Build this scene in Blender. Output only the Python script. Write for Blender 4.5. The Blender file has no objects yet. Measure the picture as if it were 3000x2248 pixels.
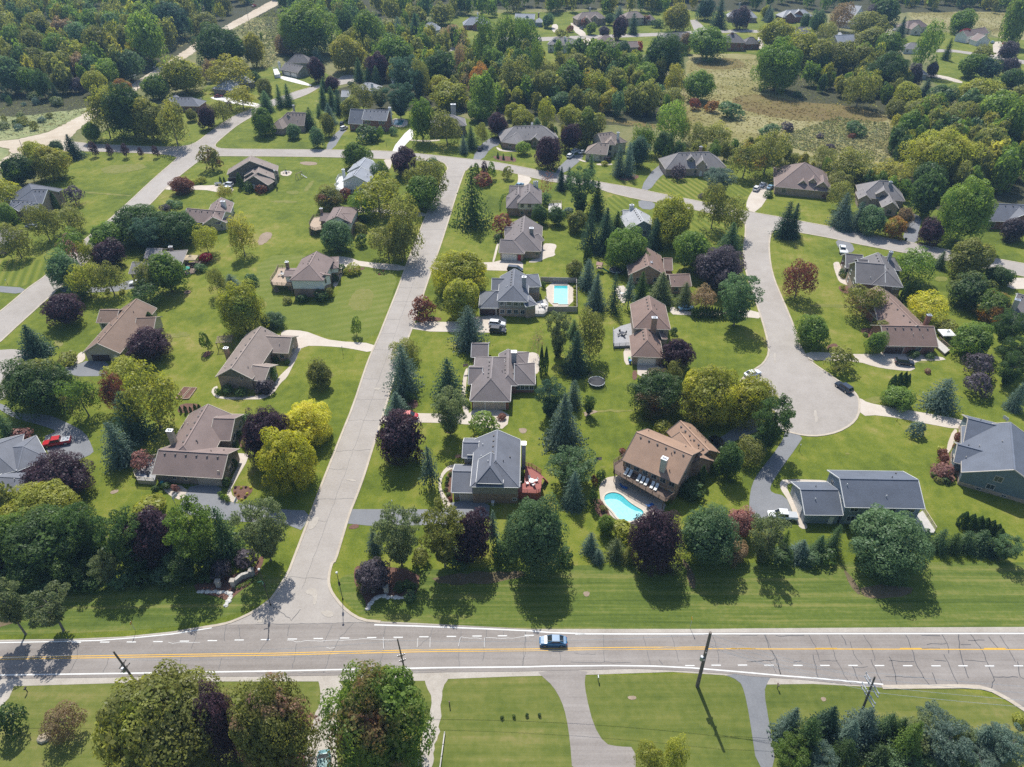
import bpy, math, random
import numpy as np
from mathutils import Vector, Matrix
R = math.radians
random.seed(7)
S = bpy.context.scene
COL = S.collection
# ------------------------------------------------------------------ camera model of the drone
CAM_F, CAM_T, CAM_H = 2085.0, R(36.9), 110.0          # focal length in photo pixels, tilt below horizon, height
ST, CT = math.sin(CAM_T), math.cos(CAM_T)
TILE = {'F': (0, 0, 2212/3000.0), 'E1': (640, 420, 4.422), 'E2': (1340, 480, 5.5275), 'E3': (2420, 680, 5.5275)}
for r_, oy in zip('ABCD', (0, 500, 1050, 1648)):
    for c_, ox in zip('1234', (0, 750, 1500, 2200)):
        TILE[r_+c_] = (ox, oy, 2211/800.0)

def spx(t, x, y):
    ox, oy, s = TILE[t]
    return ox + x/s, oy + y/s

def at(t, x, y, z=0.0):
    """survey point of the photograph -> ground position at height z"""
    sx, sy = spx(t, x, y)
    u, v = sx-1500.0, sy-1124.0
    k = (CAM_H-z)/(CAM_F*ST+v*CT)
    return Vector((u*k, k*(CAM_F*CT-v*ST), z))

def pts(t, L, z=0.0):
    out = []
    for p in L:
        if len(p) == 3: out.append(at(p[0], p[1], p[2], z))
        else: out.append(at(t, p[0], p[1], z))
    return out

# ------------------------------------------------------------------ mesh builder
class MB:
    def __init__(s): s.v = []; s.f = []; s.m = []
    def add(s, vs, fs, m=0):
        o = len(s.v); s.v += [tuple(v) for v in vs]
        for f in fs: s.f.append([o+i for i in f]); s.m.append(m)
    def box(s, c, d, rz=0.0, m=0):
        x, y, z = d[0]/2, d[1]/2, d[2]/2
        ca, sa = math.cos(rz), math.sin(rz)
        vs = []
        for k in (-z, z):
            for (i, j) in ((-x, -y), (x, -y), (x, y), (-x, y)):
                vs.append((c[0]+i*ca-j*sa, c[1]+i*sa+j*ca, c[2]+k))
        s.add(vs, [(3, 2, 1, 0), (4, 5, 6, 7), (0, 1, 5, 4), (1, 2, 6, 5), (2, 3, 7, 6), (3, 0, 4, 7)], m)
    def beam(s, a, b, w, h, m=0):
        a, b = Vector(a), Vector(b); d = (b-a)
        if d.length < 1e-6: return
        d.normalize(); up = Vector((0, 0, 1)) if abs(d.z) < .95 else Vector((1, 0, 0))
        r = d.cross(up).normalized(); u = r.cross(d)
        vs = [p+r*i*w/2+u*j*h/2 for p in (a, b) for (i, j) in ((-1, -1), (1, -1), (1, 1), (-1, 1))]
        s.add(vs, [(3, 2, 1, 0), (4, 5, 6, 7), (0, 1, 5, 4), (1, 2, 6, 5), (2, 3, 7, 6), (3, 0, 4, 7)], m)
    def tube(s, P, rad, n=8, m=0, cap=True):
        P = [Vector(p) for p in P]
        if not isinstance(rad, (list, tuple)): rad = [rad]*len(P)
        vs = []
        for i, p in enumerate(P):
            d = (P[min(i+1, len(P)-1)]-P[max(i-1, 0)]).normalized()
            up = Vector((0, 0, 1)) if abs(d.z) < .9 else Vector((1, 0, 0))
            r = d.cross(up).normalized(); u = r.cross(d)
            for k in range(n):
                a = 2*math.pi*k/n
                vs.append(p+(r*math.cos(a)+u*math.sin(a))*rad[i])
        fs = []
        for i in range(len(P)-1):
            for k in range(n):
                fs.append((i*n+k, i*n+(k+1) % n, (i+1)*n+(k+1) % n, (i+1)*n+k))
        if cap:
            fs.append(tuple(range(n-1, -1, -1))); fs.append(tuple((len(P)-1)*n+k for k in range(n)))
        s.add(vs, fs, m)
    def cyl(s, c, r, h, n=16, m=0, r2=None):
        s.tube([(c[0], c[1], c[2]), (c[0], c[1], c[2]+h)], [r, r if r2 is None else r2], n, m)
    def prism(s, poly, z0, z1, m=0):
        n = len(poly)
        a = sum(poly[i][0]*poly[(i+1) % n][1]-poly[(i+1) % n][0]*poly[i][1] for i in range(n))
        if a < 0: poly = poly[::-1]
        vs = [(p[0], p[1], z0) for p in poly]+[(p[0], p[1], z1) for p in poly]
        fs = [tuple(range(n-1, -1, -1)), tuple(range(n, 2*n))]+[(i, (i+1) % n, n+(i+1) % n, n+i) for i in range(n)]
        s.add(vs, fs, m)
    def sheet(s, poly, z, m=0):
        n = len(poly)
        a = sum(poly[i][0]*poly[(i+1) % n][1]-poly[(i+1) % n][0]*poly[i][1] for i in range(n))
        if a < 0: poly = poly[::-1]
        s.add([(p[0], p[1], z) for p in poly], [tuple(range(n))], m)
    def lathe(s, prof, n=16, c=(0, 0, 0), m=0):
        vs = []; fs = []
        for (r, z) in prof:
            for k in range(n):
                a = 2*math.pi*k/n; vs.append((c[0]+r*math.cos(a), c[1]+r*math.sin(a), c[2]+z))
        for i in range(len(prof)-1):
            for k in range(n): fs.append((i*n+k, i*n+(k+1) % n, (i+1)*n+(k+1) % n, (i+1)*n+k))
        s.add(vs, fs, m)
    def mesh(s, name, mats, smooth=False):
        me = bpy.data.meshes.new(name)
        me.from_pydata(s.v, [], s.f); 
        if not isinstance(mats, (list, tuple)): mats = [mats]
        for m in mats: me.materials.append(m)
        if len(mats) > 1: me.polygons.foreach_set('material_index', s.m)
        if smooth: me.polygons.foreach_set('use_smooth', [True]*len(me.polygons))
        me.update(); return me
    def build(s, name, mats, parent=None, smooth=False, loc=None):
        o = bpy.data.objects.new(name, s.mesh(name, mats, smooth)); COL.objects.link(o)
        if parent is not None: o.parent = parent
        if loc is not None: o.location = loc
        return o

def chaikin(P, it=1, closed=False):
    for _ in range(it):
        Q = []; n = len(P)
        rng = range(n) if closed else range(n-1)
        if not closed: Q.append(P[0])
        for i in rng:
            a, b = P[i], P[(i+1) % n]
            Q += [a*.75+b*.25, a*.25+b*.75]
        if not closed: Q.append(P[-1])
        P = Q
    return P

def tag(o, label=None, cat=None, group=None, kind=None):
    if label: o['label'] = label
    if cat: o['category'] = cat
    if group: o['group'] = group
    if kind: o['kind'] = kind
    return o

def thing(name, label, cat, loc=(0, 0, 0), rz=0.0, group=None):
    o = bpy.data.objects.new(name, None); COL.objects.link(o)
    o.empty_display_size = .3; o.location = loc; o.rotation_euler = (0, 0, rz)
    return tag(o, label, cat, group)

def copy_tree(o, parent=None):
    c = o.copy(); COL.objects.link(c); c.parent = parent
    for ch in [x for x in KIDS.get(o.name, [])]:
        copy_tree(ch, c)
    return c
KIDS = {}
def kids_of(o):
    """remember the children of a prototype (before any copy is made)"""
    for x in list(COL.objects):
        if x.parent is not None: KIDS.setdefault(x.parent.name, [])
    def rec(p):
        KIDS[p.name] = [x for x in COL.objects if x.parent == p]
        for x in KIDS[p.name]: rec(x)
    rec(o)

# ------------------------------------------------------------------ materials
def nodes_of(name):
    m = bpy.data.materials.new(name); m.use_nodes = True
    nt = m.node_tree; b = nt.nodes['Principled BSDF']
    return m, nt, b
def N(nt, t, **k):
    n = nt.nodes.new(t)
    for a, v in k.items():
        if a in n.inputs: n.inputs[a].default_value = v
        else: setattr(n, a, v)
    return n
def L(nt, a, b): nt.links.new(a, b)
def rgba(c): return (c[0], c[1], c[2], 1.0)
def ramp(nt, src, stops):
    r = nt.nodes.new('ShaderNodeValToRGB'); e = r.color_ramp.elements
    while len(e) < len(stops): e.new(.5)
    for i, (p, c) in enumerate(stops):
        e[i].position = p; e[i].color = rgba(c) if len(c) == 3 else c
    L(nt, src, r.inputs['Fac']); return r
def mul(c, k): return tuple(min(1, x*k) for x in c)
MATS = {}
def plain(name, c, rough=.6, var=.12, scale=1.2, metal=0.0, spec=.4, bump=0.0, trans=0.0):
    if name in MATS: return MATS[name]
    m, nt, b = nodes_of(name)
    tc = N(nt, 'ShaderNodeTexCoord')
    nz = N(nt, 'ShaderNodeTexNoise', Scale=scale, Detail=5.0, Roughness=.65); L(nt, tc.outputs['Object'], nz.inputs['Vector'])
    rp = ramp(nt, nz.outputs['Fac'], [(.3, mul(c, 1-var)), (.7, mul(c, 1+var))])
    L(nt, rp.outputs['Color'], b.inputs['Base Color'])
    b.inputs['Roughness'].default_value = rough; b.inputs['Metallic'].default_value = metal
    b.inputs['Specular IOR Level'].default_value = spec
    MATS[name] = m; return m

def mat_roof(name, c):
    if name in MATS: return MATS[name]
    m, nt, b = nodes_of(name)
    tc = N(nt, 'ShaderNodeTexCoord')
    n1 = N(nt, 'ShaderNodeTexNoise', Scale=.35, Detail=4.0); L(nt, tc.outputs['Object'], n1.inputs['Vector'])
    n2 = N(nt, 'ShaderNodeTexNoise', Scale=5.0, Detail=6.0, Roughness=.8); L(nt, tc.outputs['Object'], n2.inputs['Vector'])
    wv = N(nt, 'ShaderNodeTexWave', Scale=2.4, Distortion=.6, bands_direction='Z'); L(nt, tc.outputs['Object'], wv.inputs['Vector'])
    a = N(nt, 'ShaderNodeMath', operation='MULTIPLY_ADD'); L(nt, n1.outputs['Fac'], a.inputs[0]); a.inputs[1].default_value = .5; L(nt, n2.outputs['Fac'], a.inputs[2])
    a2 = N(nt, 'ShaderNodeMath', operation='MULTIPLY_ADD'); L(nt, wv.outputs['Fac'], a2.inputs[0]); a2.inputs[1].default_value = .10; L(nt, a.outputs[0], a2.inputs[2])
    rp = ramp(nt, a2.outputs[0], [(.52, mul(c, .74)), (.98, mul(c, 1.25))])
    L(nt, rp.outputs['Color'], b.inputs['Base Color']); b.inputs['Roughness'].default_value = .75
    b.inputs['Specular IOR Level'].default_value = .35
    MATS[name] = m; return m

def mat_siding(name, c):
    if name in MATS: return MATS[name]
    m, nt, b = nodes_of(name)
    tc = N(nt, 'ShaderNodeTexCoord')
    wv = N(nt, 'ShaderNodeTexWave', Scale=2.6, Distortion=.1, bands_direction='Z', wave_profile='SAW'); L(nt, tc.outputs['Object'], wv.inputs['Vector'])
    n1 = N(nt, 'ShaderNodeTexNoise', Scale=.9, Detail=3.0); L(nt, tc.outputs['Object'], n1.inputs['Vector'])
    a = N(nt, 'ShaderNodeMath', operation='MULTIPLY_ADD'); L(nt, wv.outputs['Fac'], a.inputs[0]); a.inputs[1].default_value = .35; L(nt, n1.outputs['Fac'], a.inputs[2])
    rp = ramp(nt, a.outputs[0], [(.3, mul(c, .86)), (.95, mul(c, 1.08))])
    L(nt, rp.outputs['Color'], b.inputs['Base Color']); b.inputs['Roughness'].default_value = .55
    MATS[name] = m; return m

def mat_brick(name, c, c2=None):
    if name in MATS: return MATS[name]
    c2 = c2 or mul(c, .62)
    m, nt, b = nodes_of(name)
    tc = N(nt, 'ShaderNodeTexCoord'); sx = N(nt, 'ShaderNodeSeparateXYZ'); L(nt, tc.outputs['Object'], sx.inputs[0])
    ad = N(nt, 'ShaderNodeMath', operation='ADD'); L(nt, sx.outputs['X'], ad.inputs[0]); L(nt, sx.outputs['Y'], ad.inputs[1])
    cb = N(nt, 'ShaderNodeCombineXYZ'); L(nt, ad.outputs[0], cb.inputs['X']); L(nt, sx.outputs['Z'], cb.inputs['Y'])
    bt = N(nt, 'ShaderNodeTexBrick', Scale=3.2); L(nt, cb.outputs[0], bt.inputs['Vector'])
    bt.inputs['Color1'].default_value = rgba(mul(c, 1.15)); bt.inputs['Color2'].default_value = rgba(c2); bt.inputs['Mortar'].default_value = rgba((.38, .35, .31))
    bt.inputs['Mortar Size'].default_value = .012
    n1 = N(nt, 'ShaderNodeTexNoise', Scale=1.2, Detail=4.0); L(nt, tc.outputs['Object'], n1.inputs['Vector'])
    rp = ramp(nt, n1.outputs['Fac'], [(.3, (.78, .78, .78)), (.75, (1.12, 1.1, 1.06))])
    mx = N(nt, 'ShaderNodeMix', data_type='RGBA', blend_type='MULTIPLY'); mx.inputs['Factor'].default_value = 1
    L(nt, bt.outputs['Color'], mx.inputs['A']); L(nt, rp.outputs['Color'], mx.inputs['B'])
    L(nt, mx.outputs['Result'], b.inputs['Base Color']); b.inputs['Roughness'].default_value = .85
    MATS[name] = m; return m

def mat_glass(name='window_glass', c=(.035, .05, .06)):
    if name in MATS: return MATS[name]
    m, nt, b = nodes_of(name)
    b.inputs['Base Color'].default_value = rgba(c); b.inputs['Roughness'].default_value = .08
    b.inputs['Specular IOR Level'].default_value = .7
    MATS[name] = m; return m

def ground_noise(name, stops, scales=(.02, .12, 1.3), wts=(.5, .3, .3), rough=.95, stripe=None, streak=None):
    """layered noise in world metres -> colour ramp; stripe=(angle, period, strength) for mower bands"""
    m, nt, b = nodes_of(name)
    tc = N(nt, 'ShaderNodeTexCoord'); prev = None
    for sc, w in zip(scales, wts):
        nz = N(nt, 'ShaderNodeTexNoise', Scale=sc, Detail=5.0, Roughness=.6); L(nt, tc.outputs['Object'], nz.inputs['Vector'])
        a = N(nt, 'ShaderNodeMath', operation='MULTIPLY_ADD'); L(nt, nz.outputs['Fac'], a.inputs[0]); a.inputs[1].default_value = w
        if prev: L(nt, prev, a.inputs[2])
        else: a.inputs[2].default_value = (1-sum(wts))/2
        prev = a.outputs[0]
    if stripe:
        ang, per, k = stripe
        mp = N(nt, 'ShaderNodeMapping'); mp.inputs['Rotation'].default_value = (0, 0, ang); L(nt, tc.outputs['Object'], mp.inputs['Vector'])
        wv = N(nt, 'ShaderNodeTexWave', Scale=.314/per, Distortion=2.2, Detail=1.5, bands_direction='X'); wv.inputs['Detail Scale'].default_value = .128
        L(nt, mp.outputs[0], wv.inputs['Vector'])
        msk = N(nt, 'ShaderNodeTexNoise', Scale=.03, Detail=2.0); L(nt, tc.outputs['Object'], msk.inputs['Vector'])
        ms = N(nt, 'ShaderNodeMath', operation='MULTIPLY'); L(nt, wv.outputs['Fac'], ms.inputs[0]); L(nt, msk.outputs['Fac'], ms.inputs[1])
        a = N(nt, 'ShaderNodeMath', operation='MULTIPLY_ADD'); L(nt, ms.outputs[0], a.inputs[0]); a.inputs[1].default_value = k; L(nt, prev, a.inputs[2])
        s2 = N(nt, 'ShaderNodeMath', operation='SUBTRACT'); L(nt, a.outputs[0], s2.inputs[0]); s2.inputs[1].default_value = k*.25; prev = s2.outputs[0]
    if streak:
        ang, per, k = streak
        mp = N(nt, 'ShaderNodeMapping'); mp.inputs['Rotation'].default_value = (0, 0, ang); mp.inputs['Scale'].default_value = (.02, 1.0/per, 1); L(nt, tc.outputs['Object'], mp.inputs['Vector'])
        nz = N(nt, 'ShaderNodeTexNoise', Scale=1.0, Detail=4.0, Roughness=.7); L(nt, mp.outputs[0], nz.inputs['Vector'])
        a = N(nt, 'ShaderNodeMath', operation='MULTIPLY_ADD'); L(nt, nz.outputs['Fac'], a.inputs[0]); a.inputs[1].default_value = k; L(nt, prev, a.inputs[2])
        s2 = N(nt, 'ShaderNodeMath', operation='SUBTRACT'); L(nt, a.outputs[0], s2.inputs[0]); s2.inputs[1].default_value = k*.5; prev = s2.outputs[0]
    rp = ramp(nt, prev, stops); L(nt, rp.outputs['Color'], b.inputs['Base Color'])
    b.inputs['Roughness'].default_value = rough; b.inputs['Specular IOR Level'].default_value = .2
    MATS[name] = m; return m

def leaf_material():
    m = bpy.data.materials.new('leaf'); m.use_nodes = True; nt = m.node_tree
    for n in list(nt.nodes):
        if n.type != 'OUTPUT_MATERIAL': nt.nodes.remove(n)
    out = [n for n in nt.nodes if n.type == 'OUTPUT_MATERIAL'][0]
    oi = N(nt, 'ShaderNodeObjectInfo'); geo = N(nt, 'ShaderNodeNewGeometry'); tc = N(nt, 'ShaderNodeTexCoord')
    acc = N(nt, 'ShaderNodeAttribute', attribute_type='OBJECT', attribute_name='accent')
    amt = N(nt, 'ShaderNodeAttribute', attribute_type='OBJECT', attribute_name='accent_amount')
    off = N(nt, 'ShaderNodeVectorMath', operation='ADD'); L(nt, tc.outputs['Object'], off.inputs[0])
    sc = N(nt, 'ShaderNodeMath', operation='MULTIPLY'); L(nt, oi.outputs['Random'], sc.inputs[0]); sc.inputs[1].default_value = 37
    L(nt, sc.outputs[0], off.inputs[1])
    nz = N(nt, 'ShaderNodeTexNoise', Scale=1.9, Detail=3.0); L(nt, off.outputs[0], nz.inputs['Vector'])
    th = N(nt, 'ShaderNodeMath', operation='MULTIPLY_ADD'); L(nt, geo.outputs['Random Per Island'], th.inputs[0]); th.inputs[1].default_value = .08; L(nt, nz.outputs['Fac'], th.inputs[2])
    mk = N(nt, 'ShaderNodeMapRange'); L(nt, th.outputs[0], mk.inputs['Value']); mk.inputs['From Min'].default_value = .56; mk.inputs['From Max'].default_value = .74; mk.inputs['To Max'].default_value = .95
    mf = N(nt, 'ShaderNodeMath', operation='MULTIPLY'); L(nt, mk.outputs['Result'], mf.inputs[0]); L(nt, amt.outputs['Fac'], mf.inputs[1])
    mx = N(nt, 'ShaderNodeMix', data_type='RGBA'); L(nt, mf.outputs[0], mx.inputs['Factor']); L(nt, oi.outputs['Color'], mx.inputs['A']); L(nt, acc.outputs['Color'], mx.inputs['B'])
    hs = N(nt, 'ShaderNodeHueSaturation'); L(nt, mx.outputs['Result'], hs.inputs['Color'])
    v = N(nt, 'ShaderNodeMapRange'); L(nt, geo.outputs['Random Per Island'], v.inputs['Value']); v.inputs['To Min'].default_value = .78; v.inputs['To Max'].default_value = 1.22
    L(nt, v.outputs['Result'], hs.inputs['Value'])
    nz2 = N(nt, 'ShaderNodeTexNoise', Scale=4.0, Detail=2.0); L(nt, off.outputs[0], nz2.inputs['Vector'])
    h = N(nt, 'ShaderNodeMapRange'); L(nt, nz2.outputs['Fac'], h.inputs['Value']); h.inputs['To Min'].default_value = .475; h.inputs['To Max'].default_value = .525
    L(nt, h.outputs['Result'], hs.inputs['Hue'])
    df = N(nt, 'ShaderNodeBsdfDiffuse'); L(nt, hs.outputs[0], df.inputs['Color'])
    tr = N(nt, 'ShaderNodeBsdfTranslucent'); hb = N(nt, 'ShaderNodeHueSaturation'); L(nt, hs.outputs[0], hb.inputs['Color']); hb.inputs['Value'].default_value = 1.35; hb.inputs['Saturation'].default_value = 1.12
    L(nt, hb.outputs[0], tr.inputs['Color'])
    m1 = N(nt, 'ShaderNodeMixShader'); m1.inputs[0].default_value = .5; L(nt, df.outputs[0], m1.inputs[1]); L(nt, tr.outputs[0], m1.inputs[2])
    gl = N(nt, 'ShaderNodeBsdfGlossy'); gl.inputs['Roughness'].default_value = .45; gl.inputs['Color'].default_value = (.9, .95, 1, 1)
    m2 = N(nt, 'ShaderNodeMixShader'); m2.inputs[0].default_value = .012; L(nt, m1.outputs[0], m2.inputs[1]); L(nt, gl.outputs[0], m2.inputs[2])
    L(nt, m2.outputs[0], out.inputs['Surface'])
    return m
LEAF = leaf_material()
BARK = plain('bark', (.11, .085, .065), .9, .35, 6)
BARKG = plain('bark_grey', (.17, .155, .14), .9, .3, 6)

# ------------------------------------------------------------------ camera, light, air
cd = bpy.data.cameras.new('camera'); cam = bpy.data.objects.new('camera', cd); COL.objects.link(cam)
cam.location = (0, 0, CAM_H); cam.rotation_euler = (math.pi/2-CAM_T, 0, 0)
cd.sensor_fit = 'HORIZONTAL'; cd.sensor_width = 36; cd.lens = 36*CAM_F/3000; cd.clip_start = .5; cd.clip_end = 8000
S.camera = cam
SUN_EL = R(54); sun_dir = Vector((-.20, .98, 0)).normalized()      # towards the sun: ahead of the drone, slightly left
sd = bpy.data.lights.new('sun', 'SUN'); sd.energy = 4.5; sd.angle = R(.5); sd.color = (1, .962, .89)
so = bpy.data.objects.new('sun', sd); COL.objects.link(so)
to_sun = Vector((sun_dir.x*math.cos(SUN_EL), sun_dir.y*math.cos(SUN_EL), math.sin(SUN_EL)))
so.rotation_euler = to_sun.to_track_quat('Z', 'Y').to_euler(); so.location = (0, 200, 300)
w = bpy.data.worlds.new('World'); S.world = w; w.use_nodes = True
sky = w.node_tree.nodes.new('ShaderNodeTexSky'); sky.sky_type = 'NISHITA'; sky.sun_disc = False
sky.sun_elevation = SUN_EL; sky.sun_rotation = math.atan2(sun_dir.x, sun_dir.y); sky.altitude = 300; sky.air_density = 1.0; sky.dust_density = 1.5
bg = w.node_tree.nodes['Background']; bg.inputs['Strength'].default_value = .128
w.node_tree.links.new(sky.outputs[0], bg.inputs['Color'])
S.view_settings.view_transform = 'Standard'; S.view_settings.look = 'None'; S.view_settings.exposure = 0.40; S.view_settings.gamma = 1.0
S.render.engine = 'CYCLES'
S.cycles.max_bounces = 5; S.cycles.diffuse_bounces = 3; S.cycles.glossy_bounces = 2; S.cycles.transmission_bounces = 4; S.cycles.volume_bounces = 0; S.cycles.transparent_max_bounces = 4
S.cycles.use_denoising = False
S.cycles.sample_clamp_indirect = 6.0
# ================================================================== GROUND
G_LAWN = [(.26, (.068, .096, .011)), (.42, (.102, .134, .014)), (.54, (.138, .164, .019)), (.66, (.182, .186, .034)), (.80, (.26, .22, .078))]
m_ground = ground_noise('rough_ground', [(.34, (.075, .095, .030)), (.47, (.14, .145, .052)), (.6, (.20, .185, .085)), (.72, (.25, .22, .12))], (.012, .06, .5), (.5, .45, .35))
m_lawn = ground_noise('lawn_grass', G_LAWN, (.016, .075, .4, 3.0), (.8, .8, .55, .5), stripe=(R(12), 2.4, .05))
m_lawn2 = ground_noise('lawn_grass_dry', [(.30, (.070, .098, .018)), (.45, (.105, .130, .025)), (.58, (.145, .158, .038)), (.72, (.215, .19, .07))], (.03, .14, .9), (.45, .4, .35), streak=(R(4), 1.8, .55))
m_verge = ground_noise('verge_grass', [(.30, (.060, .092, .016)), (.5, (.100, .136, .024)), (.68, (.175, .18, .05))], (.03, .15, 1.2), (.4, .3, .3), streak=(0, 1.4, 1.15))
m_stripe = ground_noise('striped_lawn', G_LAWN, (.03, .2, 1.2), (.3, .2, .2), stripe=(R(-20), 2.6, .5))
m_fresh = ground_noise('mown_lawn', [(.25, (.082, .115, .018)), (.5, (.128, .158, .026)), (.72, (.20, .20, .062))], (.03, .15, 1.0), (.35, .3, .25), stripe=(R(70), 3.2, .16))
m_marsh = ground_noise('marsh_grass', [(.26, (.13, .095, .036)), (.38, (.175, .155, .05)), (.5, (.225, .205, .08)), (.62, (.28, .25, .125)), (.75, (.19, .20, .07))], (.02, .06, .4), (.6, .5, .4), streak=(R(-8), 9, .35))
m_brown = ground_noise('brown_marsh', [(.3, (.12, .078, .032)), (.5, (.15, .118, .04)), (.7, (.20, .175, .065))], (.03, .1, .6), (.4, .4, .35))
m_scrub = ground_noise('scrub_field', [(.3, (.12, .15, .06)), (.48, (.21, .235, .10)), (.62, (.29, .29, .145)), (.75, (.35, .335, .19))], (.02, .09, .5), (.45, .5, .4))
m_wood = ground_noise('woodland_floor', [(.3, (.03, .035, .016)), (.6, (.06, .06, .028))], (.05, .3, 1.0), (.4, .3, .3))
m_street = ground_noise('street_surface', [(.26, (.24, .195, .155)), (.40, (.29, .262, .232)), (.52, (.335, .305, .275)), (.72, (.40, .37, .335))], (.03, .25, 2.2), (.45, .35, .3), rough=.85)
m_road = ground_noise('road_surface', [(.28, (.18, .158, .142)), (.5, (.25, .225, .205)), (.72, (.315, .288, .265))], (.02, .2, 3.0), (.35, .35, .3), rough=.85, streak=(0, 1.3, .6))
m_asph = ground_noise('drive_asphalt', [(.28, (.135, .14, .15)), (.5, (.185, .19, .20)), (.72, (.24, .245, .255))], (.06, .4, 3.0), (.4, .3, .3), rough=.8)
m_conc = ground_noise('concrete', [(.26, (.34, .27, .20)), (.42, (.45, .39, .325)), (.72, (.56, .51, .445))], (.07, .4, 3.0), (.45, .35, .25), rough=.8)
m_white_conc = ground_noise('fresh_concrete', [(.3, (.58, .56, .53)), (.7, (.72, .70, .67))], (.07, .4, 3.0), (.4, .3, .25), rough=.8)
m_kerb = ground_noise('kerb_concrete', [(.3, (.34, .29, .23)), (.7, (.52, .46, .38))], (.1, .5, 3.0), (.4, .4, .3))
m_grav = ground_noise('gravel', [(.28, (.27, .235, .195)), (.5, (.38, .345, .30)), (.72, (.49, .45, .40))], (.1, .6, 4.0), (.4, .35, .35))
m_dirt = ground_noise('dirt_road', [(.3, (.34, .27, .19)), (.5, (.46, .39, .30)), (.72, (.58, .52, .43))], (.03, .2, 2.0), (.4, .4, .3))
m_mulch = ground_noise('mulch', [(.3, (.07, .04, .03)), (.5, (.14, .075, .055)), (.72, (.20, .12, .09))], (.3, 1.5, 6.0), (.3, .4, .4))
m_straw = ground_noise('pine_straw', [(.3, (.075, .075, .03)), (.5, (.135, .105, .06)), (.72, (.22, .16, .11))], (.2, .7, 3.0), (.4, .4, .4))
m_soil = ground_noise('bare_soil', [(.3, (.20, .15, .11)), (.7, (.34, .27, .20))], (.3, 1.0, 4.0), (.4, .4, .35))
m_stone = plain('pale_stone', (.42, .40, .37), .85, .35, 1.5)
m_white = plain('white_paint_marking', (.62, .62, .60), .7, .08, 1.0)
m_yellow = plain('yellow_paint_marking', (.62, .36, .04), .7, .12, 1.0)
m_tar = plain('tar_seal', (.075, .074, .078), .6, .2, 2)

def structure(o, label, cat): return tag(o, label, cat, kind='structure')
gm = MB()
# one ground sheet reaching the horizon (finer near the drone)
gm.sheet([Vector((-1600, -250, 0)), Vector((1600, -250, 0)), Vector((1600, 2400, 0)), Vector((-1600, 2400, 0))], 0)
structure(gm.build('ground', m_ground), 'rough meadow ground stretching to the horizon', 'ground')

rp_ = random.Random(9)
def ragged(P, amp):
    Q = []; n = len(P)
    for i in range(n):
        a, c = P[i], P[(i+1) % n]; d = c-a; k = max(1, min(40, int(d.length/(amp*1.7)))); q = Vector((-d.y, d.x, 0)); q = q/(q.length+1e-6)
        for j in range(k): Q.append(a.lerp(c, j/k)+q*(max(-.8, min(.8, rp_.gauss(0, .42)))*amp if j else 0))
    return Q
def patch(name, mat, polys, z, label, cat, sm=1, kind='structure', rag=0):
    b = MB()
    for i, (t, Lp) in enumerate(polys):
        P = pts(t, Lp)
        if sm: P = chaikin(P, sm, True)
        if rag: P = ragged(P, rag)
        b.sheet(P, z+i*.0006)
    return tag(b.build(name, mat), label, cat, kind=kind)

patch('lawn', m_lawn, [
    ('F', [(-500, 1800), (-500, 520), (0, 472), (70, 398), (150, 360), (168, 328), (185, 305), (250, 270), (380, 235), (440, 190), (500, 152), (560, 148), (640, 140), (700, 150), (740, 200), (900, 230), (1000, 250), (1060, 285), (1200, 292), (1350, 315), (1450, 335), (1600, 352), (1700, 362), (1850, 402), (1980, 422), (2060, 445), (2212, 430), (2700, 440), (2700, 1800)]),
    ('F', [(880, 62), (960, 30), (1400, 22), (1780, 30), (1790, 62), (1650, 110), (1640, 132), (1520, 118), (1400, 112), (1290, 150), (1000, 185), (900, 130)]),
    ('A4', [(1240, 290), (1500, 250), (1950, 310), (2400, 330), (2600, 560), (2100, 700), (1700, 740), (1420, 660), (1500, 500), (1500, 430), (1240, 360)]),
    ('A2', [(1880, 480), (1960, 470), (1980, 600), (1900, 610)]),
], .02, 'mown green lawns around the houses', 'lawn')
patch('dry_lawn', m_lawn2, [
    ('F', [(-500, 1478), (0, 1478), (500, 1470), (690, 1470), (960, 1465), (1190, 1462), (1560, 1455), (1900, 1475), (2100, 1490), (2280, 1560), (2500, 1800), (-500, 1800)]),
], .032, 'patchy mown grass south of the main road', 'lawn')
patch('verge', m_verge, [
    ('F', [(-400, 1385), (0, 1372), (250, 1365), (430, 1350), (560, 1310), (620, 1250), (560, 1240), (300, 1262), (-400, 1262)]),
    ('F', [(720, 1260), (760, 1320), (830, 1355), (1190, 1362), (1500, 1360), (2212, 1358), (2700, 1356), (2700, 1215), (1500, 1215), (760, 1235)]),
], .028, 'mown roadside verge with mower lines', 'verge')
patch('striped_lawn', m_stripe, [
    ('B3', [(1190, 60), (1120, 150), (1560, 248), (1640, 200), (1560, 50), (1400, 40)]),
    ('B3', [(770, 185), (1015, 238), (1020, 330), (880, 380), (790, 330)]),
    ('B3', [(1450, 330), (1700, 380), (1850, 520), (1700, 620), (1560, 560), (1440, 440)]),
    ('B3', [(1760, 40), (1980, 60), (1900, 235), (1760, 200)]),
    ('B1', [(0, 720), (380, 720), (390, 835), (230, 940), (0, 930), (-200, 900), (-200, 720)]),
], .034, 'front lawns mown in bright stripes', 'lawn')
patch('mown_lawn', m_fresh, [
    ('B2', [(20, 690), (480, 680), (250, 790), (120, 900), (130, 1000), (330, 1100), (620, 1090), (740, 800), (930, 800), (1160, 840), (1080, 1080), (960, 1380), (620, 1370), (430, 1290), (200, 1285), (60, 1230), (-10, 1000)]),
], .034, 'lawn with fresh mower arcs round the timbered house', 'lawn')
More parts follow.
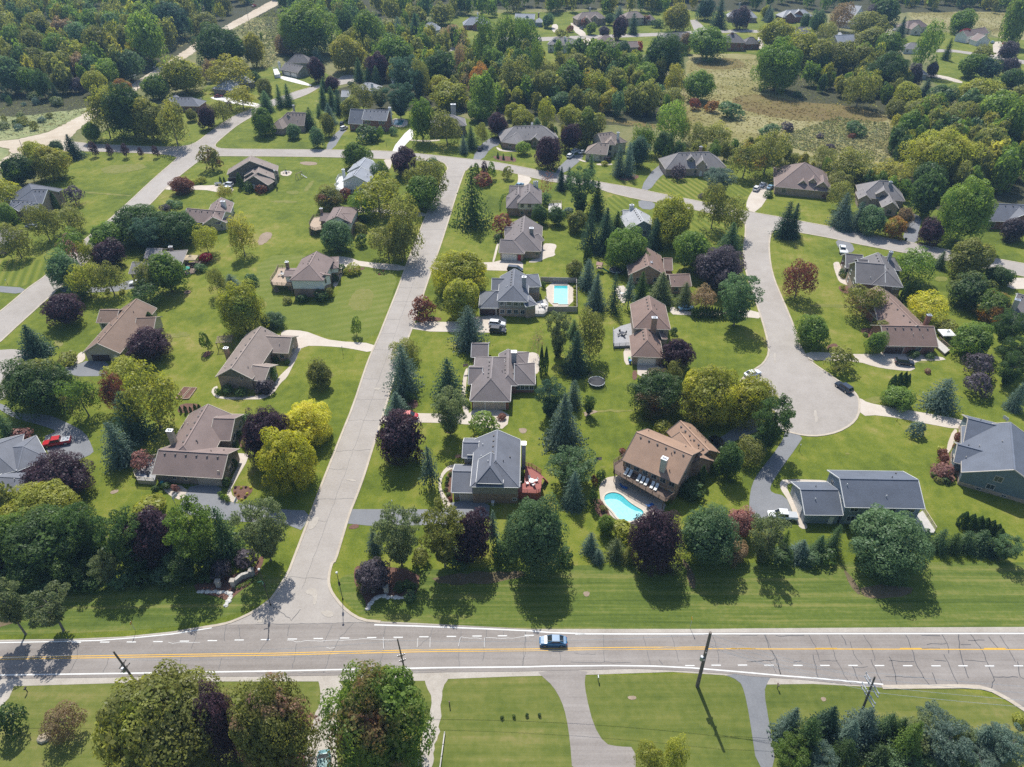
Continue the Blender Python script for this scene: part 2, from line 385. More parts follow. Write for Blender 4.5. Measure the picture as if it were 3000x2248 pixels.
patch('meadow', m_marsh, [
    ('A3', [(-60, 760), (100, 790), (420, 860), (700, 940), (1200, 1010), (1300, 900), (1420, 640), (1400, 470), (1500, 430), (2050, 440), (2211, 560), ('A4', 760, 560), ('A4', 780, 700), ('A4', 1140, 900), ('A4', 1150, 1010), ('A4', 1330, 1250), ('A4', 1500, 1400), ('A4', 2300, 1300), ('A4', 2400, 1560), ('A4', 1700, 1500), ('A4', 1200, 1350), ('A4', 500, 1270), ('A4', 0, 1180), (1780, 1150), (1300, 1060), (700, 1000), (200, 900), (-60, 880)]),
    ('A4', [(1280, 90), (1600, 75), (2080, 100), (2300, 130), (2300, 330), (1950, 310), (1930, 210), (1500, 240), (1290, 150)]),
    ('A1', [(1900, 230), (2211, 70), ('A2', 200, 150), ('A2', 230, 420), ('A2', 100, 560), ('A2', 0, 570), (2100, 560), (2120, 440), (2000, 300)]),
], .03, 'tan and olive marsh grass between the woods', 'meadow', rag=4)
patch('marsh', m_brown, [
    ('A3', [(0, 790), (160, 790), (430, 860), (380, 900), (60, 860)]),
    ('A4', [(-150, 780), (100, 760), (400, 830), (760, 850), (1080, 930), (1120, 990), (800, 990), (300, 980), (-150, 870)]),
    ('A3', [(720, 960), (1180, 1000), (1160, 1050), (800, 990)]),
    ('A3', [(1490, 500), (1800, 460), (1920, 540), (1700, 570), (1500, 550)]),
], .04, 'rust brown sedge in the wetland', 'marsh', rag=9)
patch('field', m_scrub, [
    ('A1', [(-300, 760), (0, 770), (300, 800), (520, 740), (700, 740), (690, 920), (600, 965), (400, 1065), (150, 1125), (0, 1140), (-300, 1150)]),
    ('A1', [(1300, 330), (1560, 270), (1640, 300), (1450, 430), (1330, 470)]),
    ('A1', [(-300, 1190), (0, 1190), (90, 1230), (0, 1310), (-300, 1400)]),
], .03, 'scrubby green field beside the dirt road', 'field', rag=2.5)
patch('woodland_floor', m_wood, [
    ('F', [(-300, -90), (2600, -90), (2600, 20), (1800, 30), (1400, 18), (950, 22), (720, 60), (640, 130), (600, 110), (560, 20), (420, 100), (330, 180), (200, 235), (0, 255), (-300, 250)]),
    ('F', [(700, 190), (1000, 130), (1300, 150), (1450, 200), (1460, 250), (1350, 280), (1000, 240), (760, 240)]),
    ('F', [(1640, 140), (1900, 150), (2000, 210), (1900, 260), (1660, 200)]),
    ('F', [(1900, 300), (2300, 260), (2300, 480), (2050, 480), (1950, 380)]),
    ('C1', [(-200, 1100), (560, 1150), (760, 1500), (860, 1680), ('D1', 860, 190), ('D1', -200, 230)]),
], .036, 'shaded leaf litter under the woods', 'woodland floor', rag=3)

# ------------------------------------------------------------------ roads
m_all = []
patch('gravel_shoulder', m_grav, [
    ('D1', [(-700, 640), (0, 628), (600, 620), (1000, 602), (1400, 560), (1720, 505), ('D2', 0, 480), ('D2', 980, 478), ('D2', 1300, 492), ('D2', 2211, 540), ('D3', 600, 540), ('D3', 1600, 540), ('D4', 0, 536), ('D4', 1100, 528), ('D4', 2211, 524), ('D4', 3000, 520),
            ('D4', 3000, 1800), ('D4', 2211, 1200), ('D4', 1950, 1030), ('D4', 1700, 1010), ('D4', 1060, 1014), ('D4', 500, 985), ('D4', 120, 990), ('D3', 2060, 985), ('D3', 1850, 950), ('D3', 1720, 915), ('D3', 1300, 888), ('D3', 600, 912), ('D3', 0, 925), ('D2', 1560, 945), ('D2', 1370, 960), ('D2', 690, 960), ('D2', 520, 965), ('D2', 0, 965), (1600, 965), (900, 980), (300, 998), (0, 1005), (-700, 1020)]),
], .05, 'pale gravel shoulders along the main road', 'shoulder', sm=0)
ROAD_Z = .085
patch('road', m_road, [
    ('D1', [(-700, 652), (0, 640), (600, 632), (1000, 612), (1400, 575), (1720, 515), (1900, 505), ('D2', 0, 500), ('D2', 500, 496), ('D2', 980, 488), ('D2', 1300, 502), ('D2', 1800, 520), ('D2', 2211, 545), ('D3', 300, 562), ('D3', 600, 572), ('D3', 1600, 570), ('D4', 0, 568), ('D4', 2211, 566), ('D4', 3000, 562),
            ('D4', 3000, 1800), ('D4', 2400, 1330), ('D4', 2211, 1185), ('D4', 1950, 1035), ('D4', 1700, 1002), ('D4', 1060, 1006), ('D4', 800, 990), ('D4', 400, 950), ('D4', 0, 925), ('D3', 1800, 905), ('D3', 1400, 880), ('D3', 1000, 862), ('D3', 600, 872), ('D3', 0, 885), ('D2', 1550, 890), ('D2', 700, 915), ('D2', 0, 925), (1500, 925), (700, 935), (0, 945), (-700, 955)]),
], ROAD_Z, 'wide weathered asphalt main road with turn lanes', 'road', sm=0)
E_L = pts('D1', [(1640, 530), (1800, 505), (1900, 475), (2050, 405), (2150, 335), (2211, 285)]) + pts('C2', [(262, 1740), (300, 1640), (430, 1300), (510, 1080), (680, 650), (790, 380), (880, 100), (925, -20)]) + pts('B2', [(985, 1370), (1060, 1180), (1160, 930), (1230, 730), (1300, 560), (1370, 380), (1440, 220), (1500, 80), (1545, 0)]) + pts('A2', [(1553, 1370), (1548, 1345), (1520, 1318), (1470, 1300), (1300, 1288)])
E_R = pts('D2', [(1010, 484), (860, 470), (740, 400), (650, 300), (600, 220), (587, 150), (600, 60), (620, 0)]) + pts('C2', [(640, 1650), (700, 1450), (760, 1250), (810, 1130), (880, 940), (940, 740), (1000, 560), (1040, 420), (1085, 280)]) + pts('B2', [(1150, 1560), (1200, 1430), (1245, 1330), (1290, 1200), (1370, 960), (1430, 780), (1490, 620), (1560, 400), (1620, 200), (1690, 0)]) + pts('A2', [(1700, 1385), (1720, 1360), (1760, 1350), (1830, 1352), (2000, 1385)])
X_T = pts('A1', [(560, 1150), (620, 1153), (780, 1170), (1000, 1180), (1250, 1190), (1450, 1190), (1540, 1176)])
X_T2 = pts('A1', [(1745, 1190), (1770, 1203), (1850, 1208)]) + pts('A2', [(0, 1210), (700, 1215), (1080, 1225), (1300, 1245), (1500, 1265), (1700, 1288), (1840, 1300), (2000, 1325), (2211, 1365)]) + pts('A3', [(200, 1378), (340, 1402), (480, 1432), (650, 1465), (1020, 1530), (1200, 1570), (1560, 1640)]) + pts('B3', [(1700, 290), (1900, 332), (2211, 385)]) + pts('B4', [(240, 378), (420, 415), (720, 470), (1000, 530), (1250, 575), (1350, 595), (1620, 650), (2211, 755), (2600, 825)])
X_B = pts('A1', [(560, 1222), (640, 1225), (1000, 1235), (1300, 1248), (1400, 1260), (1438, 1278)])
X_B2 = pts('A1', [(1640, 1290), (1690, 1268), (1750, 1265), (2211, 1268)]) + pts('A2', [(500, 1272), (900, 1283), (1300, 1300)])
X_B3 = pts('A2', [(2000, 1385), (2211, 1430)]) + pts('A3', [(150, 1438), (350, 1480), (640, 1500)]) + pts('B3', [(770, 175), (1020, 235), (1200, 262), (1450, 315), (1560, 335), (1700, 368), (1830, 390), (1890, 420), (1890, 520), (1872, 640), (1880, 760), (1912, 880), (1950, 980), (1990, 1110), (2030, 1230), (2070, 1380), (2082, 1480), (2040, 1560), (1975, 1605), (1890, 1660)]) + pts('C3', [(1840, 200), (1870, 320), (1960, 430)]) + pts('C4', [(110, 500), (200, 560), (290, 595), (430, 628), (560, 630), (700, 600), (810, 540), (868, 470), (882, 370), (860, 300), (800, 240), (700, 180), (620, 120), (520, 55), (450, 0)]) + pts('B4', [(520, 1560), (440, 1495), (400, 1430), (370, 1320), (310, 1170), (250, 1030), (190, 890), (157, 760), (145, 620), (155, 530), (175, 495), (205, 482)])
X_B4 = pts('B4', [(205, 482), (300, 490), (410, 505), (660, 550), (830, 590), (1150, 650), (1450, 705), (1700, 752), (2211, 858), (2600, 940)])
W_L = pts('A1', [(1438, 1278), (1400, 1315), (1300, 1400), (1200, 1490), (1030, 1650)]) + pts('B1', [(850, 430), (740, 510), (390, 840), (230, 950), (150, 1020), (0, 1145), (-300, 1370)])
W_R = pts('A1', [(1640, 1290), (1600, 1312), (1480, 1405), (1340, 1522), (1225, 1650)]) + pts('B1', [(1000, 470), (450, 980), (350, 1070), (150, 1250), (0, 1390)])
N_L = pts('A1', [(1540, 1176), (1600, 1150), (1700, 1070), (1830, 980), (1900, 938), (2040, 880), (2120, 840)]) + pts('A2', [(310, 745), (420, 715), (520, 690), (660, 650), (700, 615), (800, 610)])
N_R = pts('A1', [(1745, 1190), (1740, 1175), (1765, 1145), (1860, 1065), (1930, 1010), (2050, 940), (2130, 890)]) + pts('A2', [(330, 800), (430, 760), (520, 705), (660, 695), (780, 670), (830, 640)])
sb = MB()
sb.sheet(E_L+E_R[::-1], .060)
sb.sheet(X_T+N_L[:1]+N_R[:1]+[X_T2[0]]+X_B2[:1][::1]+[X_B[-1]]+X_B[::-1][1:], .064)
sb.sheet(X_T2[0:14]+X_B3[0:3][::-1]+[E_R[-3]]+[E_L[-5], E_L[-3]]+X_B2[::-1], .068)
k_ = len(X_T2)
sb.sheet(X_T2[11:]+X_B4[::-1]+X_B3[12:13]+X_B3[0:12][::-1], .072)
sb.sheet(X_B3[12:]+[at('B3', 1990, 390)], .076)
sb.sheet(W_L+W_R[::-1], .080)
sb.sheet(N_L+N_R[::-1], .084)
c0 = at('F', -38, 818); r0 = 13.5
sb.sheet([c0+Vector((r0*math.cos(a*.2618), r0*math.sin(a*.2618), 0)) for a in range(24)], .086)
U = pts('A3', [(-100, 300), (240, 303), (700, 285), (1240, 265), (1500, 250), (1900, 240), (2211, 260)]); V = pts('A3', [(2211, 285), (1900, 262), (1500, 275), (1280, 290), (700, 312), (240, 335), (-100, 335)])
sb.sheet(U+V, .060)
sb.sheet(pts('A3', [(1440, 165), (1490, 160), (1580, 240), (1480, 262)]), .070)
sb.sheet(pts('A4', [(1500, 400), (1620, 402), (1800, 425), (1980, 450), (2211, 490), (2500, 540), (2500, 575), (2211, 522), (2000, 482), (1800, 447), (1650, 425), (1500, 425)]), .06)
sb.sheet(pts('A2', [(1600, 280), (1640, 290), (1700, 340), (1690, 390), (1560, 420), (1540, 400), (1660, 360)]), .06)
structure(sb.build('street', m_street), 'pale worn asphalt streets of the subdivision with a cul-de-sac', 'street')
patch('dirt_road', m_dirt, [
    ('A1', [(-400, 1150), (0, 1143), (150, 1130), (400, 1068), (600, 968), (800, 850), (1000, 720), (1200, 600), (1350, 505), (1450, 442), (1600, 335), (1830, 207), (2211, 0), (2600, -230), (2700, -200), (2211, 62), (1900, 227), (1640, 385), (1480, 485), (1290, 605), (1000, 800), (700, 1000), (620, 1060), (570, 1120), (570, 1225), (480, 1240), (200, 1290), (0, 1370), (-200, 1500), (-400, 1650), (-400, 1480), (0, 1312), (92, 1235), (70, 1205), (0, 1190), (-400, 1200)]),
], .050, 'tan dirt road curving past the wood', 'dirt road', sm=0, rag=0.9)

kb = MB()
def kerb(P, w=.5, h=.13):
    P = [Vector((p.x, p.y, 0)) for p in P]
    n = len(P); nr = []
    for i in range(n):
        d = (P[min(i+1, n-1)]-P[max(i-1, 0)]).normalized(); nr.append(Vector((-d.y, d.x, 0)))
    vs = []
    for p, q in zip(P, nr):
        for o, z in ((-w/2, .0), (-w/2, h), (w/2, h), (w/2, 0)): vs.append((p.x+q.x*o, p.y+q.y*o, z))
    fs = []
    for i in range(n-1):
        a = i*4; b = a+4
        fs += [(a, a+1, b+1, b), (a+1, a+2, b+2, b+1), (a+2, a+3, b+3, b+2)]
    kb.add(vs, fs)
for P in (E_L, E_R, X_T, X_T2, X_B, X_B2, X_B3, X_B4, W_L, W_R, N_L, N_R): kerb(chaikin(P, 1))
kerb(pts('D4', [(1060, 1012), (1700, 1006), (1850, 1012), (1950, 1040), (2080, 1110), (2211, 1195), (2400, 1345)]), .7)
structure(kb.build('kerb', m_kerb), 'pale concrete kerbs edging the streets', 'kerb')

# ------------------------------------------------------------------ drives, paths, beds
patch('asphalt_drive', m_asph, [
    ('C2', [(740, 1225), (800, 1222), (1440, 1226), (1540, 1215), (1600, 1155), (1895, 1155), (1885, 1320), (1400, 1355), (750, 1357), (735, 1290)]),
    ('C1', [(1545, 1022), (1805, 1035), (1775, 1110), (1860, 1170), (2060, 1192), ('C2', 240, 1228), ('C2', 445, 1235), ('C2', 375, 1398), ('C2', 330, 1378), ('C2', 240, 1345), (1850, 1318), (1430, 1252), (1500, 1110)]),
    ('C4', [(270, 590), (430, 628), (370, 720), (290, 830), (200, 960), (152, 1045), (165, 1090), (280, 1115), (330, 1230), (340, 1300), (-10, 1300), ('C3', 1922, 1270), ('C3', 1920, 1150), ('C3', 1942, 1020), ('C3', 2000, 920), ('C3', 2120, 770), ('C3', 2200, 650)]),
    ('C3', [(1640, 640), (1700, 640), (1800, 560), (1990, 470), ('C4', 110, 500), (2010, 580), (1900, 630), (1740, 700), (1700, 760), (1640, 740)]),
    ('B1', [(660, 1560), (700, 1540), (885, 1545), (865, 1640), ('C1', 865, 145), ('C1', 570, 148), ('C1', 510, 80), (600, 1580)]),
    ('C1', [(-20, 360), (60, 390), (120, 450), (380, 450), (560, 530), (690, 600), (750, 720), (762, 770), (620, 830), (510, 857), (400, 800), (340, 640), (450, 600), (440, 578), (250, 520), (130, 490), (-20, 410)]),
    ('B1', [(430, 960), (560, 930), (870, 955), (1050, 885), (1110, 890), (1080, 975), (560, 995)]),
    ('A3', [(1030, 1530), (1170, 1340), (1250, 1345), (1245, 1400), (1190, 1440), (1110, 1550)]),
    ('A3', [(335, 1398), (470, 1268), (580, 1245), (570, 1290), (420, 1412)]),
    ('A2', [(550, 1214), (655, 1055), (745, 1050), (705, 1080), (625, 1216)]),
    ('A2', [(1735, 1292), (1870, 1118), (1985, 1118), (1980, 1172), (1900, 1200), (1830, 1303)]),
    ('B4', [(675, 552), (815, 580), (845, 665), (725, 665)]),
    ('B4', [(1225, 560), (1250, 480), (1270, 400), (1290, 340), (1390, 380), (1360, 480), (1350, 595)]),
    ('B3', [(1020, 232), (1160, 255), (1150, 320), (1030, 310)]),
    ('D3', [(1700, 900), (1840, 960), (1880, 1040), (1922, 1250), (1985, 1680), (2142, 1680), (2080, 1290), (2040, 1050), (2065, 980), (2100, 920)]),
    ('B1', [(-50, 930), (0, 937), (215, 950), (165, 1002), (0, 985), (-50, 980)]),
], .055, 'dark grey asphalt driveways', 'driveway')
patch('worn_drive', m_road, [
    ('D3', [(200, 880), (620, 870), (585, 940), (600, 1080), (660, 1320), (750, 1470), (860, 1492), (1000, 1497), (1000, 1720), (490, 1720), (470, 1450), (440, 1250), (400, 1120), (330, 1000), (250, 930)]),
], .056, 'broad worn asphalt driveway south of the road', 'driveway')
patch('concrete_drive', m_conc, [
    ('B2', [(195, 1325), (230, 1288), (400, 1300), (500, 1340), (620, 1380), (985, 1402), (950, 1480), (740, 1437), (560, 1422), (380, 1420), (330, 1500), (300, 1590), (215, 1560)]),
    ('B2', [(640, 690), (760, 705), (850, 740), (1225, 768), (1200, 815), (1000, 800), (870, 775), (745, 770), (690, 860), (650, 950), (615, 930), (670, 800)]),
    ('B2', [(780, 300), (900, 292), (1100, 320), (1190, 330), (1385, 345), (1365, 378), (1190, 362), (980, 335), (800, 340)]),
    ('B2', [(1435, 735), (1490, 738), (1890, 750), (2010, 720), (2165, 730), (2160, 818), (1880, 808), (1480, 800), (1420, 805)]),
    ('B2', [(1275, 1220), (1620, 1230), (1830, 1175), (2030, 1175), (2018, 1322), (1880, 1312), (1250, 1302)]),
    ('C2', [(1030, 440), (1310, 446), (1720, 455), (1770, 405), (2055, 425), (2032, 572), (1880, 572), (1700, 530), (1310, 520), (1005, 525)]),
    ('C4', [(868, 330), (890, 325), (940, 360), (1120, 395), (1795, 510), (1770, 565), (1640, 572), (1500, 545), (1050, 460), (880, 470)]),
    ('B4', [(430, 1468), (640, 1475), (840, 1490), (1080, 1480), (1085, 1410), (1245, 1415), (1250, 1482), (1540, 1505), (1590, 1540), (1310, 1540), (1335, 1628), (1150, 1615), (1000, 1590), (880, 1550), (640, 1537), (480, 1538)]),
    ('B3', [(1285, 1090), (1380, 1150), (1740, 1130), (2000, 1135), (2020, 1202), (1920, 1190), (1740, 1178), (1440, 1172), (1370, 1170), (1280, 1165)]),
    ('B3', [(1012, 1560), (1175, 1560), ('C3', 1235, 60), ('C3', 1235, 165), ('C3', 1018, 165), ('C3', 1010, 30)]),
    ('B3', [(1895, 320), (1900, 240), (1960, 140), (2060, 95), (2115, 150), (1985, 345)]),
    ('B3', [(45, 20), (165, 55), (130, 115), (120, 140), (30, 135), (52, 70)]),
    ('A1', [(1330, 1545), (1360, 1508), (1400, 1500), (1760, 1505), (1840, 1475), (1910, 1560), (1780, 1562), (1640, 1535)]),
    ('A3', [(465, 185), (500, 190), (625, 292), (530, 292)]), ('A3', [(320, 200), (372, 195), (375, 265), (325, 262)]),
    ('A3', [(565, 315), (640, 312), (660, 372), (605, 378)]), ('A3', [(1985, 290), (2030, 330), (2040, 400), (2000, 410)]),
    ('A4', [(1955, 340), (2052, 338), (2020, 470), (1965, 455)]), ('A4', [(1090, 245), (1145, 240), (1145, 298), (1095, 300)]),
    ('A4', [(1420, 600), (1560, 612), (1720, 660), (1700, 680), (1540, 635), (1420, 625)]),
    ('B4', [(2090, 870), (2300, 870), (2300, 960), (2060, 960)]),
    ('A2', [(1030, 1290), (1110, 1290), (1080, 1390), (1050, 1330)]),
], .057, 'pale concrete driveways stained with rust', 'driveway')
patch('white_drive', m_white_conc, [
    ('A2', [(1085, 1228), (1240, 1038), (1275, 1060), (1270, 1120), (1240, 1140), (1160, 1234)]),
    ('A2', [(160, 632), (235, 612), (445, 683), (450, 706)]),
    ('A1', [(1685, 795), (1760, 778), (1960, 812), (2130, 850), (2100, 870), (1950, 850), (1860, 835)]),
], .058, 'fresh white concrete driveways of the far houses', 'driveway')
patch('gravel_drive', m_grav, [
    ('D2', [(500, 940), (700, 930), (690, 1200), (650, 1500), (665, 1720), (370, 1720), (455, 1280), (520, 1150), (522, 1030)]),
    ('D2', [(1360, 930), (1570, 930), (1510, 1010), (1502, 1150), (1480, 1350), (1420, 1720), (1300, 1720), (1340, 1400), (1400, 1250), (1430, 1100), (1380, 1010)]),
    ('D1', [(-100, 960), (120, 970), (112, 1012), (60, 1130), (-100, 1230)]),
], .048, 'two rutted gravel drives south of the road', 'driveway', rag=0.4)
patch('path', m_conc, [
    ('B2', [(325, 1500), (340, 1500), (290, 1600), (250, 1680), ('C2', 200, 200), ('C2', 140, 290), ('C2', 60, 330), ('C2', 0, 335), ('C1', 1780, 335), ('C1', 1710, 290), ('C1', 1720, 240), ('C1', 1770, 220), ('C1', 1745, 285), ('C1', 1800, 320), ('C2', 0, 310), ('C2', 110, 270), ('C2', 170, 170), (205, 1650), (280, 1580)]),
    ('C1', [(1790, 740), (1830, 770), (1985, 770), (2025, 790), (1900, 1010), (1860, 1090), (1945, 1165), (1860, 1168), (1830, 1080), (1960, 800), (1770, 770)]),
    ('C2', [(1585, 860), (1660, 862), (1640, 885), (1560, 905), (1510, 960), (1495, 1030), (1520, 1100), (1590, 1190), (1560, 1215), (1530, 1215), (1490, 1110), (1475, 1030), (1490, 950), (1530, 890)]),
    ('C2', [(1690, 100), (1720, 70), (1700, 230), (1690, 340), (1730, 440), (1700, 500), (1660, 350), (1670, 200)]),
    ('C4', [(230, 1010), (265, 978), (650, 990), (640, 1018), (310, 1008), (285, 1040), (330, 1130), (445, 1330), (460, 1385), (400, 1380), (370, 1330), (300, 1150), (265, 1100), (240, 1060)]),
    ('C4', [(1640, 570), (1680, 585), (1600, 790), (1580, 720)]),
    ('B4', [(662, 760), (680, 740), (720, 742), (745, 880), (830, 910), (820, 940), (730, 915), (700, 880)]),
    ('B3', [(900, 1440), (965, 1445), (970, 1570), (910, 1575)]),
    ('E2', [(640, 1290), (680, 1270), (650, 1400), (600, 1590), (560, 1610), (600, 1450)]),
    ('B1', [(595, 1545), (650, 1465), (690, 1480), (690, 1540), (600, 1580)]),
    ('A3', [(680, 1325), (810, 1325), (815, 1338), (690, 1342)]), ('A3', [(535, 1285), (610, 1310), (600, 1318), (540, 1300)]),
    ('A2', [(1240, 1130), (1380, 1140), (1490, 1130), (1490, 1142), (1380, 1150), (1240, 1140)]),
    ('A2', [(1950, 1190), (1990, 1215), (2120, 1222), (2120, 1232), (1980, 1228), (1945, 1205)]),
], .059, 'narrow concrete garden walks beside the houses', 'path')
patch('patio', m_conc, [
    ('B3', [(245, 590), (340, 592), (365, 610), (340, 660), (355, 690), (270, 710), (215, 745), (110, 745), (230, 700)]),
    ('B2', [(2190, 1480), (2250, 1470), (2300, 1500), (2300, 1650), (2200, 1640)]),
    ('C3', [(700, 1010), (800, 950), (1000, 960), (1260, 1160), (1200, 1290), (1120, 1290), (1010, 1345), (880, 1330), (800, 1280), (720, 1180)]),
    ('A2', [(1090, 960), (1230, 965), (1225, 1030), (1105, 1030)]),
    ('A2', [(200, 1385), (300, 1385), (275, 1428), (200, 1425)]),
    ('B3', [(270, 905), (500, 910), (500, 1105), (290, 1105)]),
    ('B3', [(820, 940), (930, 930), (930, 1070), (880, 1075)]),
    ('C1', [(1290, 1010), (1530, 1040), (1480, 1160), (1350, 1100)]),
], .060, 'pale concrete patios behind the houses', 'patio')
patch('mulch_bed', m_mulch, [
    ('C1', [(1880, 1050), (1940, 1030), (2050, 1045), (2040, 1090), (1960, 1160), (1900, 1130)]),
    ('C1', [(1800, 770), (1950, 775), (1940, 830), (1890, 850)]), ('C1', [(1930, 560), (1990, 550), (2010, 730), (1930, 720)]),
    ('C2', [(1210, 340), (1290, 330), (1318, 370), (1290, 410), (1240, 405)]), ('C2', [(1170, 270), (1230, 262), (1270, 310), (1240, 340), (1190, 320)]),
    ('C2', [(1530, 570), (1610, 570), (1605, 610), (1540, 612)]),
    ('C2', [(1560, 910), (1600, 900), (1590, 1100), (1595, 1180), (1550, 1150), (1525, 1030)]),
    ('C4', [(1445, 905), (1490, 870), (1640, 930), (1660, 990), (1590, 1025), (1500, 1000), (1450, 960)]),
    ('C4', [(1510, 730), (1590, 720), (1620, 850), (1550, 860)]),
    ('B4', [(700, 940), (760, 930), (830, 950), (800, 1000), (730, 985)]), ('B4', [(615, 1420), (680, 1395), (712, 1425), (690, 1465), (620, 1465)]),
    ('B4', [(870, 1280), (980, 1275), (1060, 1330), (950, 1370)]),
    ('B2', [(1290, 1190), (1500, 1185), (1500, 1225), (1290, 1220)]), ('B2', [(720, 800), (800, 780), (910, 790), (760, 835)]), ('B2', [(1920, 520), (1990, 500), (1990, 575), (1940, 570)]),
    ('C3', [(640, 1150), (700, 1130), (770, 1200), (800, 1290), (700, 1290)]),
    ('C2', [(740, 1380), (780, 1345), (830, 1345), (835, 1370), (790, 1385)]),
    ('D2', [(790, 60), (830, 20), (1330, 60), (1310, 260), (1200, 290), (1040, 270), (940, 300), (895, 390), (885, 300), (800, 190)]),
    ('D1', [(1560, 170), (1760, 130), (2050, 60), (2110, -60), (2150, -40), (2060, 160), (1930, 240), (1830, 350), (1820, 290), (1600, 250)]),
    ('A3', [(820, 1430), (900, 1400), (1030, 1420), (1020, 1450), (900, 1470)]), ('A2', [(1905, 1260), (2080, 1270), (2110, 1295), (2060, 1312), (1950, 1300)]),
    ('A3', [(0, 1290), (30, 1280), (35, 1310), (0, 1315)]), ('B1', [(1640, 1490), (1680, 1460), (1710, 1470), (1700, 1500), (1650, 1520)]),
    ('B3', [(975, 1620), (1012, 1620), ('C3', 1012, 170), ('C3', 975, 180)]),
    ('C1', [(1435, 420), (1470, 365), (1620, 370), (1635, 410), (1610, 440), (1450, 445)]),
], .056, 'brown mulch planting beds', 'planting bed')
patch('pine_straw', m_straw, [
    ('D2', [(1400, 110), (2150, 60), (2211, 110), (1900, 170), (1500, 190)]),
    ('D3', [(1370, -40), (1420, 0), (1490, 130), (1480, 230), (1430, 180)]), ('D4', [(740, 40), (800, 100), (880, 210), (885, 280), (800, 190)]),
    ('D4', [(880, 190), (1320, 190), (1290, 270), (1000, 300), (900, 270)]),
    ('C1', [(760, 1450), (850, 1410), (900, 1480), (880, 1660), (780, 1660)]), ('D1', [(-50, 380), (140, 370), (150, 480), (-50, 540)]),
    ('C3', [(1390, 400), (1480, 420), (1530, 520), (1480, 510)]),
], .040, 'rust brown pine straw under the roadside trees', 'ground litter', rag=0.8)
m_worn = ground_noise('worn_grass', [(.3, (.125, .150, .026)), (.5, (.165, .172, .042)), (.72, (.235, .21, .085))], (.1, .5, 2.5), (.4, .5, .4))
patch('worn_lawn', m_worn, [
    ('E1', [(1100, 610), (1190, 500), (1250, 480), (1210, 560), (1130, 640)]), ('E1', [(860, 620), (1050, 615), (1040, 665), (900, 660)]), ('E1', [(660, 740), (1040, 745), (1000, 775), (700, 770)]),
    ('B2', [(725, 1120), (800, 960), (960, 960), (935, 1140)]), ('B2', [(30, 1100), (80, 1050), (90, 1100), (50, 1120)]), ('B4', [(470, 1080), (820, 1090), (820, 1115), (480, 1100)]),
    ('C4', [(880, 340), (1060, 300), (1090, 350), (950, 375)]), ('C4', [(760, 765), (800, 765), (800, 780), (765, 782)]), ('C3', [(640, 420), (980, 415), (980, 430), (650, 440)]), ('C3', [(700, 880), (760, 870), (750, 895)]),
    ('B1', [(1330, 1330), (1500, 1300), (1560, 1340), (1400, 1360)]), ('B1', [(640, 165), (1060, 200), (1060, 212), (640, 178)]), ('C2', [(560, 100), (640, 120), (600, 180), (540, 150)]), ('C2', [(150, 60), (230, 50), (210, 110)]),
    ('B4', [(1480, 860), (1590, 860), (1590, 900), (1500, 900)]), ('B4', [(1330, 1500), (1440, 1530), (1420, 1560), (1340, 1560)]), ('A1', [(800, 1350), (1150, 1320), (1200, 1370), (850, 1420)]), ('B1', [(430, 470+900), (520, 1390), (500, 1430), (440, 1420)]),
], .046, 'paler worn and dry patches in the lawns', 'worn grass', rag=.5)
patch('bare_soil', m_soil, [
    ('B1', [(2110, 510), (2190, 495), (2211, 530), (2140, 600), (2080, 605)]), ('C2', [(2120, 570), (2180, 568), (2195, 600), (2150, 615)]), ('C3', [(45, 570), (110, 565), (125, 590), (80, 612)]),
    ('A2', [(340, 1318), (420, 1308), (500, 1318), (490, 1338), (400, 1342)]), ('D4', [(560, 1095), (600, 1090), (612, 1120), (580, 1130)]), ('D3', [(930, 1085), (1000, 1080), (1010, 1110), (950, 1115)]),
    ('C1', [(890, 1080), (960, 1060), (960, 1085), (900, 1105)]), ('C3', [(570, 425), (715, 425), (640, 455), (590, 480)]), ('D3', [(570, 240), (630, 235), (625, 275), (590, 280)]),
    ('C1', [(1425, 325), (1490, 238), (1550, 240), (1460, 335)]), ('C1', [(1480, 335), (1560, 245), (1590, 255), (1530, 335)]),
], .058, 'bare brown patches in the lawns', 'soil', rag=0.3)

patch('worn_patch', m_grav, [
    ('D2', [(400, 230), (470, 205), (500, 240), (490, 340), (460, 350), (470, 270), (410, 260)]), ('D2', [(520, 400), (600, 385), (640, 430), (590, 450), (540, 430)]), ('D2', [(0, 450), (80, 440), (90, 480), (10, 495)]),
    ('C2', [(440, 1300), (520, 1280), (490, 1360), (430, 1400), (425, 1340)]), ('C2', [(730, 975), (820, 990), (800, 1000), (735, 990)]), ('C2', [(950, 240), (1010, 240), (1005, 258), (955, 258)]),
    ('C4', [(510, 420), (530, 420), (540, 520), (515, 520)]), ('B4', [(180, 1480), (205, 1480), (200, 1560), (190, 1570)]),
], .0905, 'pale worn patches on the entrance street', 'road patch', rag=.35)
